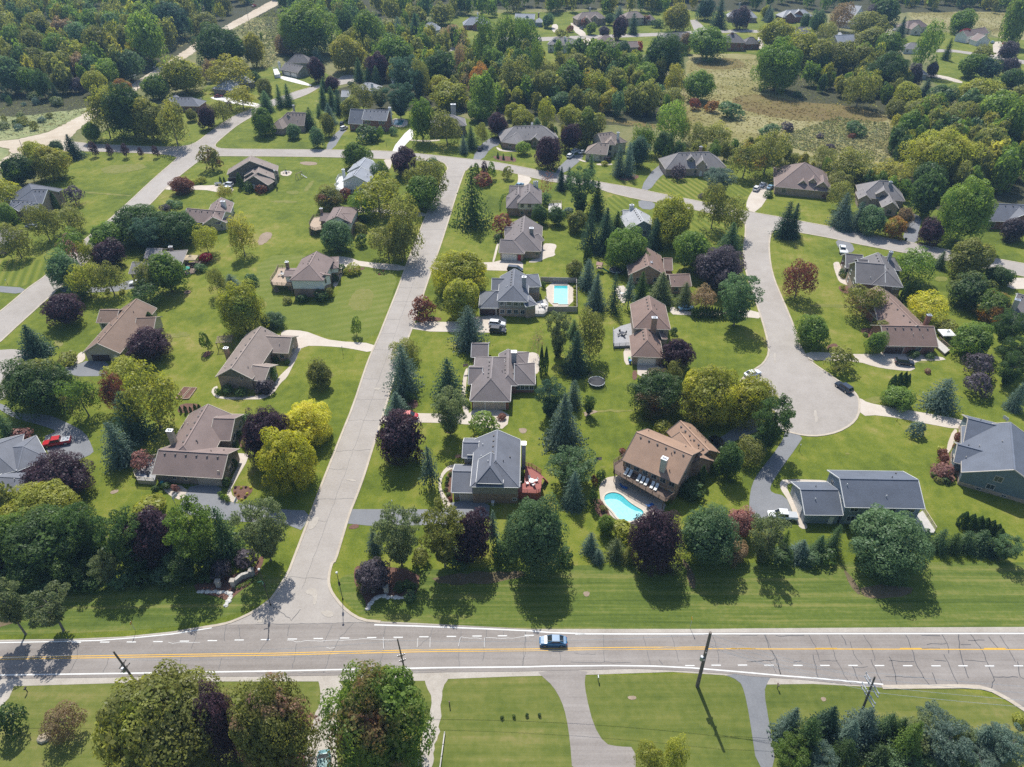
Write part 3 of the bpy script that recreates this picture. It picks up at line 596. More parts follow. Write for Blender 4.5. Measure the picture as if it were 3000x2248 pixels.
# ------------------------------------------------------------------ road markings and tar-sealed cracks
mk = MB(); ym = MB()
def strip(b, P, w, z):
    n = len(P); vs = []
    for i, p in enumerate(P):
        d = (P[min(i+1, n-1)]-P[max(i-1, 0)]); d.z = 0; d.normalize(); q = Vector((-d.y, d.x, 0))*w/2
        vs += [(p.x-q.x, p.y-q.y, z), (p.x+q.x, p.y+q.y, z)]
    b.add(vs, [(2*i, 2*i+2, 2*i+3, 2*i+1) for i in range(n-1)])
MZ = ROAD_Z+.012
strip(mk, pts('D1', [(-700, 664), (0, 652), (500, 643), (800, 634), (1100, 612), (1400, 582), (1715, 532)]), .22, MZ)
strip(mk, pts('D1', [(-700, 925), (0, 915), (1000, 901), (2211, 882)])+pts('D2', [(700, 870), (1550, 854), (2211, 848)])+pts('D3', [(300, 842), (800, 838), (1150, 842), (1450, 856), (1800, 885), (2211, 922)])+pts('D4', [(500, 938), (1070, 990)]), .24, MZ)
strip(mk, pts('D2', [(958, 508), (1300, 518), (1800, 538), (2211, 556)])+pts('D3', [(300, 570), (600, 581), (1000, 582), (1900, 580)])+pts('D4', [(0, 580), (2211, 578), (3000, 574)]), .26, MZ)
for t, D in (('D1', [(620, 650), (850, 648), (1065, 647), (1280, 644), (1495, 640), (1720, 636), (1938, 631), (2150, 628)]),
             ('D2', [(295, 623), (505, 619), (718, 615), (937, 611), (1152, 609), (1360, 605), (1582, 602), (1790, 599), (1995, 597)]),
             ('D3', [(140, 593), (550, 585), (1440, 838), (1652, 835), (1866, 834)]),
             ('D4', [(145, 835), (380, 836), (598, 837), (825, 837), (1040, 838), (1268, 839), (1497, 840), (1715, 840), (1930, 841), (2165, 840)])):
    for (x, y) in D: strip(mk, pts(t, [(x-38, y), (x+38, y)]), .19, MZ)
YL = pts('D1', [(-700, 786), (0, 779), (700, 768), (1500, 755), (2211, 746)])+pts('D2', [(700, 732), (1500, 715), (2211, 712)])+pts('D3', [(500, 704), (1000, 698), (1570, 696)])
off = Vector((0, .19, 0))
strip(ym, [p+off for p in YL], .15, MZ); strip(ym, [p-off for p in YL], .15, MZ)
strip(ym, pts('D3', [(1570, 702), (2211, 704)])+pts('D4', [(700, 704), (1500, 706), (2211, 708), (3000, 709)]), .17, MZ)
for t, a, b_ in (('D3', 1770, 1970), ('D4', 520, 695), ('D4', 1205, 1380), ('D4', 1885, 2060)): strip(ym, pts(t, [(a, 699), (b_, 699)]), .16, MZ)
rw = random.Random(2)
for t, Lc in (('D2', [(250, 640), (480, 640), (700, 630), (950, 625), (1140, 622)]), ('D2', [(1660, 605), (1740, 615), (1830, 622)]), ('D2', [(1860, 612), (2080, 612), (2211, 606)]), ('D2', [(1030, 610), (1035, 700)]), ('D2', [(1310, 620), (1305, 690)]), ('D2', [(1410, 610), (1408, 690)]), ('D2', [(1655, 610), (1640, 680)]), ('D2', [(1850, 610), (1848, 690)]), ('D1', [(1360, 655), (1620, 650)]), ('D2', [(570, 690), (600, 705), (640, 690)])):
    P = pts(t, Lc); Q = []
    for a_, b_ in zip(P[:-1], P[1:]):
        n_ = max(1, int((b_-a_).length/.8)); Q += [a_.lerp(b_, i/n_)+Vector((0, rw.uniform(-.16, .16), 0)) for i in range(n_)]
    strip(mk, Q+[P[-1]], .06, MZ-.003)
structure(mk.build('white_marking', m_white), 'white edge lines and short lane dashes on the main road', 'road marking')
structure(ym.build('yellow_marking', m_yellow), 'double yellow centre line on the main road', 'road marking')
tb = MB(); rg = random.Random(5)
def crack(P, w=.055, z=MZ-.006, jit=.12, step=.7):
    Q = []
    for a, b_ in zip(P[:-1], P[1:]):
        n = max(1, int((b_-a).length/step))
        for i in range(n): Q.append(a.lerp(b_, i/n)+Vector((rg.uniform(-jit, jit), rg.uniform(-jit, jit), 0)))
    Q.append(P[-1])
    if len(Q) > 1: strip(tb, Q, w*rg.uniform(.8, 1.3), z)
for (t, Lc) in (('D4', [(105, 585), (150, 700), (215, 800), (245, 925)]), ('D4', [(470, 585), (520, 680), (550, 800), (700, 800)]), ('D4', [(620, 585), (660, 700), (690, 800), (760, 920), (810, 990)]), ('D4', [(735, 590), (770, 670)]), ('D4', [(800, 650), (850, 780), (900, 830)]),
                ('D4', [(905, 585), (960, 670), (1005, 770), (1000, 800)]), ('D4', [(970, 790), (1020, 900), (1060, 985)]), ('D4', [(1250, 585), (1300, 700), (1330, 820), (1400, 940), (1445, 995)]), ('D4', [(1545, 585), (1590, 660), (1600, 740)]), ('D4', [(1560, 740), (1590, 810), (1640, 930), (1680, 1000)]),
                ('D4', [(1680, 585), (1690, 690), (1710, 800), (1760, 940)]), ('D4', [(1775, 585), (1820, 650), (1880, 730), (1930, 860), (1965, 950), (1940, 1030)]), ('D4', [(2010, 590), (2080, 690), (2140, 810)]), ('D4', [(1915, 600), (2000, 695)]), ('D4', [(2155, 800), (2175, 930), (2300, 1000)]),
                ('D4', [(1120, 770), (1165, 880), (1180, 990)]), ('D4', [(1090, 925), (1240, 930), (1400, 935)]), ('D4', [(1465, 890), (1505, 990)]), ('D4', [(1120, 800), (1320, 805)]), ('D4', [(1730, 795), (1900, 808)]), ('D4', [(1965, 930), (2160, 932)]), ('D4', [(340, 805), (410, 800)]), ('D4', [(500, 750), (545, 940)]), ('D4', [(820, 840), (870, 960)]),
                ('D4', [(0, 805), (190, 795)]), ('D4', [(1380, 597), (1530, 597)]), ('D4', [(1420, 665), (1580, 660)]), ('D4', [(1760, 630), (1890, 632)]), ('D4', [(1690, 665), (1780, 668)]), ('D4', [(200, 597), (430, 592)]), ('D4', [(1480, 790), (1580, 802)]), ('D4', [(830, 852), (945, 846)]), ('D4', [(1380, 698), (1530, 698)]),
                ('D3', [(740, 585), (745, 700), (748, 812)]), ('D3', [(1060, 590), (1090, 720), (1120, 835)]), ('D3', [(1295, 585), (1330, 730), (1350, 805)]), ('D3', [(1625, 590), (1680, 770), (1672, 820)]), ('D3', [(2045, 585), (2090, 690), (2135, 780), (2090, 800), (2140, 900)]), ('D3', [(2135, 780), (2175, 910)]), ('D3', [(390, 725), (390, 800)]), ('D3', [(500, 740), (680, 745)]), ('D3', [(480, 808), (960, 815)]), ('D3', [(1190, 790), (1220, 830)]), ('D3', [(110, 560), (100, 700), (85, 850)]), ('D3', [(1905, 805), (2090, 795)]), ('D3', [(1840, 596), (1985, 594)]),
                ('D2', [(105, 510), (105, 625)]), ('D2', [(275, 505), (255, 600)]), ('D2', [(620, 505), (570, 610), (550, 650)]), ('D2', [(795, 495), (690, 600), (600, 750), (545, 900)]), ('D2', [(1060, 495), (1030, 600), (1035, 690), (1005, 850)]), ('D2', [(1435, 530), (1410, 600), (1310, 690)]), ('D2', [(1663, 535), (1660, 620), (1640, 690), (1645, 850)]), ('D2', [(1870, 540), (1850, 690), (1835, 800)]), ('D2', [(2003, 550), (2003, 590)]), ('D2', [(2185, 565), (2185, 690), (2160, 850)]), ('D2', [(325, 660), (318, 760), (295, 860)]), ('D2', [(0, 905), (470, 895), (1000, 890), (1550, 870)]), ('D2', [(0, 503), (500, 497), (980, 490)]), ('D2', [(120, 345), (290, 470), (360, 380)]),
                ('D1', [(240, 665), (205, 760), (155, 880)]), ('D1', [(640, 655), (625, 780), (560, 900)]), ('D1', [(1600, 540), (1590, 600), (1550, 700)]), ('D1', [(1825, 510), (1820, 640)]), ('D1', [(1930, 510), (1950, 620)]), ('D1', [(880, 775), (870, 830), (835, 895)]), ('D1', [(1315, 775), (1265, 865)]), ('D1', [(2180, 510), (2175, 630), (2060, 780)]), ('D1', [(1795, 770), (1770, 870)]), ('D1', [(1470, 770), (1465, 830)])):
    crack(pts(t, Lc), .115 if t == 'D4' else .08)
# cross cracks of the entrance street and cul-de-sac
for i in range(26):
    f = (i+rg.random()*.7)/26
    y = 85+f*230
    def edge(E):
        for a, b_ in zip(E[:-1], E[1:]):
            if (a.y-y)*(b_.y-y) <= 0 and abs(a.y-b_.y) > 1e-4: return a.lerp(b_, (y-a.y)/(b_.y-a.y))
    a, b_ = edge(E_L[4:-4]), edge(E_R[2:-3])
    if a and b_:
        a = a.copy(); b_ = b_.copy(); b_.y += rg.uniform(-.6, .6)
        crack([a.lerp(b_, .03), a.lerp(b_, rg.choice([.97, .97, .5]))], .05, .075, .22, .9)
crack([E_L[5].lerp(E_R[5], .52), E_L[9].lerp(E_R[9], .5), E_L[13].lerp(E_R[12], .52), E_L[18].lerp(E_R[20], .5)], .05, .075, .12, 1.4)
structure(tb.build('tar_seam', m_tar), 'dark tar sealed cracks across the road', 'road crack')
# ================================================================== HOUSES
m_glass = mat_glass(); m_trim = plain('white_trim', (.62, .62, .60), .5, .06); m_trimb = plain('beige_trim', (.50, .45, .38), .5, .08)
m_vent = plain('roof_vent', (.10, .09, .085), .7, .1); m_wdoor = plain('garage_door_white', (.66, .64, .60), .5, .06); m_bdoor = plain('garage_door_beige', (.42, .37, .31), .5, .08)
m_ddoor = plain('garage_door_dark', (.055, .035, .033), .5, .1); m_rdoor = plain('red_door', (.32, .03, .03), .5, .08); m_metal = plain('galvanised_cap', (.55, .56, .58), .35, .08, metal=.7)
RC = dict(mgrey=(.165, .142, .140), brown=(.185, .125, .092), taupe=(.225, .18, .155), mauve=(.19, .142, .128), grey=(.19, .178, .178), dgrey=(.135, .126, .128), slate=(.128, .136, .160), lgrey=(.33, .335, .345), bluegrey=(.265, .28, .31), tan=(.285, .185, .128), red=(.19, .128, .105), black=(.098, .112, .142), rust=(.175, .118, .088))
WC = dict(tansid=('s', (.43, .385, .28)), darksid=('s', (.12, .105, .088)), brick=('b', (.30, .20, .145)), tanbrick=('b', (.40, .30, .215)), redbrick=('b', (.27, .105, .07)), greybrick=('b', (.27, .225, .19)), beige=('s', (.50, .46, .38)), white=('s', (.66, .66, .64)), panel=('s', (.70, .71, .68)), blue=('s', (.20, .245, .285)), teal=('s', (.12, .16, .175)), bgrey=('s', (.30, .31, .31)), orange=('b', (.46, .28, .18)), greysid=('s', (.26, .25, .23)), cream=('s', (.60, .56, .46)), oliv=('s', (.15, .145, .115)), blush=('s', (.37, .29, .25)))
def wallmat(k): 
    t, c = WC[k]; return mat_siding('siding_'+k, c) if t == 's' else mat_brick('brick_'+k, c)
HOUSES = []      # (ref, centre, radius) for describing what stands beside what

def px2(t, p, z):
    return at(p[0], p[1], p[2], z) if len(p) == 3 else at(t, p[0], p[1], z)

def frame(t, A, B, d, z):
    a = px2(t, A, z)
    if isinstance(B, (int, float)): raise ValueError
    b = px2(t, B, z); u = b-a; u.z = 0; w = u.length; u.normalize(); n = Vector((-u.y, u.x, 0))
    if n.y < 0 and abs(n.y) > .2: n = -n
    if not isinstance(d, (int, float)):
        c = px2(t, d, z); d = abs((c-a).dot(n))
    return a, u, n, w, d

class House: pass
OVER = .45
def house(name, label, ref, wall, roof, blocks, chim=(), trim='w', base=None, upper=None, vents=True):
    """blocks: (tile, A, B, depth or far point, eave height, roof code, pitch, features)"""
    fr = [frame(*b[:5]) for b in blocks]
    c = sum((f[0]+f[1]*f[3]/2+f[2]*f[4]/2 for f in fr), Vector())/len(fr); c.z = 0
    root = thing(name, label, 'house', c)
    wb = MB(); rb = MB(); bb = MB(); feats = []; ubs = []
    rmax = 0; tops = []
    rng = random.Random(len(HOUSES)*7+1)
    for bi, (blk, (a, u, n, w, d)) in enumerate(zip(blocks, fr)):
        z, code, pitch = blk[4], blk[5], blk[6]; ft = blk[7] if len(blk) > 7 else ''
        a = Vector((a.x, a.y, 0))-c
        rmax = max(rmax, (a+u*w/2+n*d/2).length+max(w, d)/2)
        e = bi*.004
        o = min(OVER, w*.12, d*.12)
        P = lambda s, t_, h: a+u*s+n*t_+Vector((0, 0, h))
        axis, h0, h1 = code[0], code[1] == '1', code[2] == '1'
        # local axes: ridge runs along r, across q
        if axis == 'a': LEN, WID = w, d; Q = lambda s, t_, h: P(s, t_, h)
        else: LEN, WID = d, w; Q = lambda s, t_, h: P(t_, s, h)
        rise = pitch*WID/2
        r0 = WID/2 if h0 else 0.0; r1 = LEN-(WID/2 if h1 else 0.0)
        if r0 > r1: 
            m_ = (r0+r1)/2; r0 = r1 = m_
            if h0 and h1: rise = pitch*LEN/2
        z_ = z+e; th = .22
        top = [Q(0, 0, z_), Q(LEN, 0, z_), Q(LEN, WID, z_), Q(0, WID, z_), Q(r0, WID/2, z_+rise), Q(r1, WID/2, z_+rise)]
        bot = [v-Vector((0, 0, th)) for v in top]
        o_ = len(rb.v)
        rb.v += [tuple(v) for v in top+bot]
        def F(idx, m):
            # outward orientation is not critical: two sided shading
            rb.f.append([o_+i for i in idx]); rb.m.append(m)
        F((0, 1, 5, 4), 0); F((2, 3, 4, 5), 0)
        F((0, 4, 3), 0) if h0 else None; F((1, 2, 5), 0) if h1 else None
        F((0, 1, 7, 6), 1); F((2, 3, 9, 8), 1)
        if h0: F((3, 0, 6, 9), 1)
        else: F((0, 4, 10, 6), 1); F((4, 3, 9, 10), 1)
        if h1: F((1, 2, 8, 7), 1)
        else: F((1, 5, 11, 7), 1); F((5, 2, 8, 11), 1)
        F((6, 7, 11, 10), 1); F((8, 9, 10, 11), 1)
        if h0: F((6, 10, 9), 1)
        if h1: F((7, 8, 11), 1)
        tops.append((z_+rise, top))
        # ridge cap, a slightly lighter course
        if (top[5]-top[4]).length > .5: rb.beam(top[4]+Vector((0, 0, .02)), top[5]+Vector((0, 0, .02)), .34, .06, 2)
        gut = Vector((0, 0, -.09))
        for (k0, k1) in ((0, 1), (3, 2)): rb.beam(top[k0]+gut, top[k1]+gut, .15, .15, 1)
        for hh, k0, k1, k2 in ((h0, 0, 4, 3), (h1, 1, 5, 2)):
            if hh: rb.beam(top[k0]+gut, top[k2]+gut, .15, .15, 1)
            else:
                rb.beam(top[k0]+gut*.5, top[k1]+gut*.5, .14, .2, 1); rb.beam(top[k2]+gut*.5, top[k1]+gut*.5, .14, .2, 1)
        for (k0, k1, hh) in ((0, 4, h0), (3, 4, h0), (1, 5, h1), (2, 5, h1)):
            if hh: rb.beam(top[k0]+Vector((0, 0, .02)), top[k1]+Vector((0, 0, .02)), .26, .05, 2)
        if vents and LEN > 9 and z < 7:
            nv = min(6, int((r1-r0)/1.7))
            for k in range(nv):
                s_ = r0+(r1-r0)*(k+.7)/(nv+.6); sd_ = WID/2-.75 if axis == 'a' else WID/2-.75
                p = Q(s_, sd_, z_+rise-.75*pitch+.1); rb.box(p, (.38, .38, .22), 0, 3)
        if LEN > 5 and z < 7:
            for k in range(2 if LEN < 9 else 4):
                s_ = r0*.6+.8+(LEN-r0*.6-1.6-(.6*(LEN-r1)))*rng.random(); q_ = WID*(rng.uniform(.12, .42) if k % 2 == 0 else rng.uniform(.58, .88))
                hq = z_+pitch*min(q_, WID-q_) if not (h0 and s_ < WID/2) and not (h1 and LEN-s_ < WID/2) else None
                if hq: rb.cyl(Q(s_, q_, hq-.1), .09 if k < 3 else .16, .55 if k < 3 else .35, 8, 3 if k % 2 else 1)
        # walls
        zb = z_-th*.5
        Wq = lambda s, t_, h: Q(min(max(s, o), LEN-o), min(max(t_, o), WID-o), h)
        wv = [Wq(0, 0, 0), Wq(LEN, 0, 0), Wq(LEN, WID, 0), Wq(0, WID, 0)]
        hz = Vector((0, 0, zb-(.0)))
        inner = o/(WID/2)*rise if WID > 0 else 0
        ztop = z_+inner-th*.55
        W4 = [v+Vector((0, 0, ztop)) for v in wv]
        k = len(wb.v); wb.v += [tuple(v) for v in wv+W4]
        for q in ((0, 1, 5, 4), (1, 2, 6, 5), (2, 3, 7, 6), (3, 0, 4, 7)): wb.f.append([k+i for i in q]); wb.m.append(0)
        for end, hh in ((0, h0), (1, h1)):
            if not hh:
                s_ = o if end == 0 else LEN-o
                tri = [Q(s_, o, ztop), Q(s_, WID-o, ztop), Q(s_, WID/2, z_+rise-th*1.15)]
                wb.add(tri, [(0, 1, 2)], 0)
                if upper: ub = MB(); ubs.append(ub); ub.add([p+(Q(-.03, 0, 0)-Q(0, 0, 0) if end == 0 else Q(.03, 0, 0)-Q(0, 0, 0)) for p in tri], [(0, 1, 2)], 0)
        if base:
            hb = 1.0 if z < 4 else 2.75
            cs = [Wq(-.03, -.03, 0) for _ in range(1)]
            cc = (wv[0]+wv[2])/2
            ang = math.atan2(u.y, u.x)
            bb.box((cc.x, cc.y, hb/2), (w-2*o+.06+e, d-2*o+.06+e, hb), ang)
        if upper and z > 4:
            ub = MB(); ubs.append(ub); cc = (wv[0]+wv[2])/2; ang = math.atan2(u.y, u.x); lo = 2.9
            ub.box((cc.x, cc.y, (ztop+lo)/2), (w-2*o+.05+e, d-2*o+.05+e, ztop-lo-.01), ang)
        # features on the four sides of the block: 0 near, 1 B end, 2 far, 3 A end
        sides = {0: (a+u*o+n*o, u, -n, w-2*o), 1: (a+u*(w-o)+n*o, n, u, d-2*o), 2: (a+u*(w-o)+n*(d-o), -u, n, w-2*o), 3: (a+u*o+n*(d-o), -n, -u, d-2*o)}
        for tok in ft.split():
            kd = tok[0]; sd = int(tok[1]); org, du, dn, ln = sides[sd]; arg = [float(x) if i != 9 else x for i, x in enumerate(tok[3:].split(':'))] if len(tok) > 2 else []
            if kd == 'w':
                nwin = int(arg[0]); wd = arg[1] if len(arg) > 1 else 1.15
                for st in range(2 if z > 4.4 else 1):
                    for i in range(nwin):
                        s_ = ln*(i+.5)/nwin; zc = 1.65+st*2.75 if z < 6.3 or st == 0 else 4.6
                        feats.append(('window', org+du*s_+Vector((0, 0, zc)), du, dn, wd, 1.3))
            elif kd == 'u':      # one upper or odd window: u<side>:<frac>:<z>:<w>:<h>
                feats.append(('window', org+du*ln*arg[0]+Vector((0, 0, arg[1])), du, dn, arg[2], arg[3]))
            elif kd in 'gGk':
                feats.append(({'g': 'gw', 'G': 'gb', 'k': 'gd'}[kd], org+du*ln*arg[0]+Vector((0, 0, 1.13)), du, dn, arg[1], 2.2))
            elif kd in 'dr':
                feats.append((kd, org+du*ln*arg[0]+Vector((0, 0, 1.07)), du, dn, 1.0, 2.1))
    wall_o = wb.build('wall', wallmat(wall), root)
    tr = m_trim if trim == 'w' else m_trimb if trim == 'b' else plain('dark_trim', (.10, .085, .075), .6, .1)
    rc = RC[roof]
    roof_o = rb.build('roof', [mat_roof('shingles_'+roof, rc), tr, mat_roof('ridge_'+roof, mul(rc, 1.18)), m_vent], root)
    if base: bb.build('brick_base', wallmat(base), root)
    for ub in ubs: ub.build('upper_cladding', wallmat(upper), root)
    dpt = .03
    for (kd, p, du, dn, wd, hh) in feats:
        if kd == 'window':
            f = MB(); ang = math.atan2(du.y, du.x); q = p+dn*.05
            f.box(q+Vector((0, 0, hh/2+.05)), (wd+.2, .1, .1), ang); f.box(q-Vector((0, 0, hh/2+.05)), (wd+.24, .14, .1), ang)
            for s_ in (-1, 1): f.box(q+du*s_*(wd/2+.05), (.1, .1, hh), ang)
            f.box(q, (.05, .09, hh), ang)
            fo = f.build('window', tr if trim != 'd' else m_trimb, root)
            g = MB(); g.box(p+dn*.035, (wd, .05, hh), ang); g.build('pane', m_glass, fo)
        elif kd[0] == 'g':
            f = MB(); ang = math.atan2(du.y, du.x)
            for k in range(4): f.box(p+dn*.05+Vector((0, 0, -.825+k*.55)), (wd, .08, .535), ang)
            fo = f.build('garage_door', {'gw': m_wdoor, 'gb': m_bdoor, 'gd': m_ddoor}[kd], root)
            g = MB(); g.box(p+dn*.06+Vector((0, 0, 1.18)), (wd+.3, .12, .16), ang)
            for s_ in (-1, 1): g.box(p+dn*.06+du*s_*(wd/2+.08), (.14, .12, 2.2), ang)
            g.build('door_frame', tr, fo)
        else:
            f = MB(); ang = math.atan2(du.y, du.x); f.box(p+dn*.06, (wd, .07, hh), ang)
            fo = f.build('door', m_rdoor if kd == 'r' else m_wdoor, root)
            g = MB(); g.box(p+dn*.11+du*.38, (.08, .06, .16), ang); g.build('handle', m_metal, fo)
    for ch in chim:
        t, x, y, zt, mat = ch[:5]; wd = ch[5] if len(ch) > 5 else 1.1; dp = ch[6] if len(ch) > 6 else .85
        p = at(t, x, y, zt)-c; ang = math.atan2(fr[0][1].y, fr[0][1].x)
        b = MB(); b.box((p.x, p.y, zt/2+.6), (wd, dp, zt-1.2), ang, 0); b.box((p.x, p.y, zt+.05), (wd+.16, dp+.16, .12), ang, 1)
        for s_ in (-.22, .22): b.cyl((p.x+s_*math.cos(ang), p.y+s_*math.sin(ang), zt+.1), .14, .38, 10, 1)
        b.build('chimney', [wallmat(mat), m_metal], roof_o)
    HOUSES.append((ref, c.copy(), rmax)); root['_ref'] = ref
    del root['_ref']
    return root, c

H = {}
H['tan'] = house('ranch_house', 'long brown roofed house with tan gable and dark garage door', 'the tan gabled ranch house', 'tansid', 'brown', [
    ('B1', (665, 1478), (972, 1482), (1238, 1115), 2.9, 'p00', .62, 'k0:.42:4.9 d0:.86 w1:4 w3:3'), ('B1', (778, 1232), (935, 1234), 7.5, 2.8, 'a00', .55, 'w0:2'), ('B1', (1085, 1292), (1245, 1288), 7, 2.8, 'a00', .55, 'w0:1')], trim='b')
H['tee'] = house('ranch_house', 'taupe roofed brick house with grey front gable and side wings', 'the taupe roofed wing house', 'tanbrick', 'taupe', [
    ('C1', (1742, 152), (2042, 170), ('B1', 1980, 1328), 3.6, 'p00', .62, 'u0:.72:3.6:.8:1.1 w3:4'), ('C1', (2000, 172), (2142, 190), 7.5, 3.0, 'a00', .5, 'w1:2:1.6 d1:.85'), ('B2', (40, 1470), (262, 1480), 8.5, 2.9, 'a00', .55, 'u1:.5:1.6:1.8:1.8 w0:2')],
    chim=[('B1', 1828, 1438, 5.2, 'orange')], trim='b', upper='oliv')
H['mauve'] = house('ranch_house', 'wide mauve brown roofed house with railed deck and beige garage', 'the mauve roofed house with the octagon deck', 'greybrick', 'mauve', [
    ('C1', (1228, 938), (1800, 975), 9.5, 2.8, 'a00', .58, 'G0:.80:4.9 u0:.28:1.7:.7:.8 u0:.45:1.7:.7:.8 u1:.5:1.6:1.9:1.6'), ('C1', (1240, 926), (1640, 934), (1862, 460), 2.82, 'p10', .60, 'w1:2'), ('C1', (1690, 664), (1866, 668), 9.5, 2.8, 'a00', .55, 'w1:2:1.7')],
    chim=[('C1', 1372, 585, 7.4, 'tansid', 1.3, .9)], trim='b')
H['greyleft'] = house('brick_house', 'grey hip roofed brick house with a red pickup at its side', 'the grey hipped brick house', 'redbrick', 'slate', [
    ('C1', (140, 915), (395, 808), (318, 612), 3.3, 'a11', .62, 'w0:2'), ('C1', (-300, 1010), (128, 912), 13, 3.3, 'a11', .62, 'w0:3'), ('C1', (-80, 1068), (190, 1082), 6, 2.7, 'a00', .35, 'w0:3:1.6')], trim='w')
H['patio'] = house('ranch_house', 'low grey brown hip roofed house with a shaded patio', 'the house with the tan patio canopy', 'greybrick', 'grey', [
    ('B1', (1190, 800), (1465, 778), (1528, 640), 2.8, 'a11', .5, 'w0:3 w1:3'), ('B1', (1165, 708), (1290, 710), 7, 2.82, 'a00', .5, 'w0:1'), ('B1', (1040, 835), (1190, 838), 8, 2.8, 'a00', .5, 'g0:.55:3')], chim=[('B1', 1380, 618, 5.6, 'brick')], trim='b')
H['mauve2'] = house('ranch_house', 'mauve shingled house with white walls and white chimney', 'the mauve house with the white chimney', 'beige', 'mauve', [
    ('B1', (1470, 405), (1785, 434), 9.5, 2.8, 'a00', .58, 'w0:3'), ('B1', (1640, 438), (1835, 425), (1898, 262), 2.82, 'p00', .6, 'w1:4 w0:2')], chim=[('B1', 1803, 250, 6.2, 'white', 1.6, 1.0)])
H['modern'] = house('two_storey_house', 'stepped taupe roofed contemporary house with dark siding', 'the stepped taupe contemporary house', 'darksid', 'taupe', [
    ('E1', (108, 408), (765, 362), (800, 292), 3.9, 'p00', .50, 'k0:.09:4.4 w1:2:1.6 u0:.33:3.2:1.2:1.4'), ('E1', (330, 500), (738, 468), 6.5, 3.0, 'p00', .55, 'u0:.88:1.5:1.6:2 w1:3:1.4'), ('E1', (322, 500), (640, 545), 4.5, 2.7, 'p00', .52, 'd0:.38'), ('E1', (330, 432), (560, 425), 4, 4.1, 'p00', .5, '')], chim=[('E1', 724, 358, 6.6, 'greysid', .6, .6)], trim='b')
H['tudor'] = house('two_storey_house', 'tall mauve roofed house with white timbered band over brick', 'the tall house with the white timbered band', 'brick', 'mauve', [
    ('B2', (272, 888), (545, 892), (668, 718), 6.0, 'p10', .52, 'w1:2'), ('B2', (222, 858), (345, 858), 5.5, 5.0, 'a00', .3, 'w0:1'), ('B2', (500, 895), (612, 850), 8, 5.6, 'p00', .5, 'w0:1'), ('B2', (545, 800), (668, 790), 8, 4.6, 'a01', .5, 'w1:1')], chim=[('B2', 248, 742, 7.6, 'brick', .9, .8)], upper='panel', trim='d')
H['tudor2'] = house('two_storey_house', 'white timbered two storey house with curved brown deck', 'the timbered house with the curved deck', 'brick', 'mauve', [
    ('E1', (1380, 1027), (1716, 1032), (1490, 832), 5.2, 'p01', .5, ''), ('E1', (1600, 1038), (1722, 1036), 8, 5.22, 'a01', .5, 'w1:1'), ('E1', (1308, 1006), (1430, 1008), 6.5, 3.6, 'a00', .45, 'w0:1')], chim=[('E1', 1328, 848, 6.5, 'brick', .9, .8)], upper='panel', trim='d')
H['white'] = house('two_storey_house', 'white sided house with pale grey twin gables and white deck', 'the white house with twin grey gables', 'white', 'bluegrey', [
    ('E1', (1598, 497), (1945, 512), (2030, 400), 5.0, 'p00', .5, 'u0:.25:1.2:1.0:.8 u0:.40:1.2:1.0:.8 w1:3'), ('E1', (1668, 372), (2010, 388), 9, 5.2, 'p00', .5, 'w1:2'), ('E1', (1850, 330), (2060, 300), 8, 5.0, 'p00', .5, '')], chim=[('E1', 1615, 342, 7.6, 'white', 1.0, .9)])
H['tudor3'] = house('two_storey_house', 'dark roofed timbered house with three white flues', 'the timbered house with three white flues', 'brick', 'mgrey', [
    ('E2', (970, 643), (1365, 648), (1388, 430), 5.4, 'p10', .62, 'w0:3'), ('E2', (790, 720), (1185, 722), 12, 3.2, 'p10', .80, 'u0:.75:1.3:1.9:2.0'), ('E2', (832, 502), (1060, 508), 7.5, 3.5, 'a00', .6, 'w0:1'), ('E2', (788, 640), (900, 640), 5, 3.0, 'a00', .5, 'w0:1')], chim=[('E2', 1240, 300, 8.6, 'white', .55, .55), ('E2', 1268, 296, 8.6, 'white', .55, .55), ('E2', 1296, 296, 8.6, 'white', .55, .55)], upper='cream', trim='d')
H['reddoor'] = house('ranch_house', 'grey hip roofed brick house with white garage and red door', 'the grey house with the red door', 'tanbrick', 'mgrey', [
    ('E2', (668, 1440), (1084, 1462), 9, 2.8, 'a01', .6, 'g0:.40:4.9 r0:.84'), ('E2', (735, 1405), (1354, 1422), (1415, 1022), 2.82, 'p10', .62, 'u0:.93:1.7:1.0:1.0 w1:4 w3:3'), ('E2', (760, 1162), (880, 1165), 6, 2.8, 'a00', .6, ''), ('E2', (1180, 1330), (1410, 1240), 6, 2.84, 'a00', .5, 'w1:1')], chim=[('E2', 1200, 1045, 6.9, 'greysid', 1.3, 1.1)], trim='b')
H['pool'] = house('two_storey_house', 'slate blue hip roofed house with an open garage', 'the slate roofed house with the fenced pool', 'greysid', 'slate', [
    ('B2', (1952, 1058), ('B3', 128, 1064), 15, 5.3, 'p10', .62, 'w0:4'), ('B2', (1803, 1112), (1965, 1113), 9.5, 2.8, 'a10', .62, 'k0:.44:4.6'), ('B2', (1905, 968), (2030, 970), 7, 4.2, 'a00', .6, 'w0:1'), ('B3', (60, 948), (238, 940), 8, 5.0, 'a01', .5, 'w1:1'), ('B3', (110, 1105), (205, 1085), 6, 4.2, 'a01', .5, 'w1:1')], chim=[('B3', 98, 862, 9.4, 'bgrey', 1.2, 1.0)], base='tanbrick')
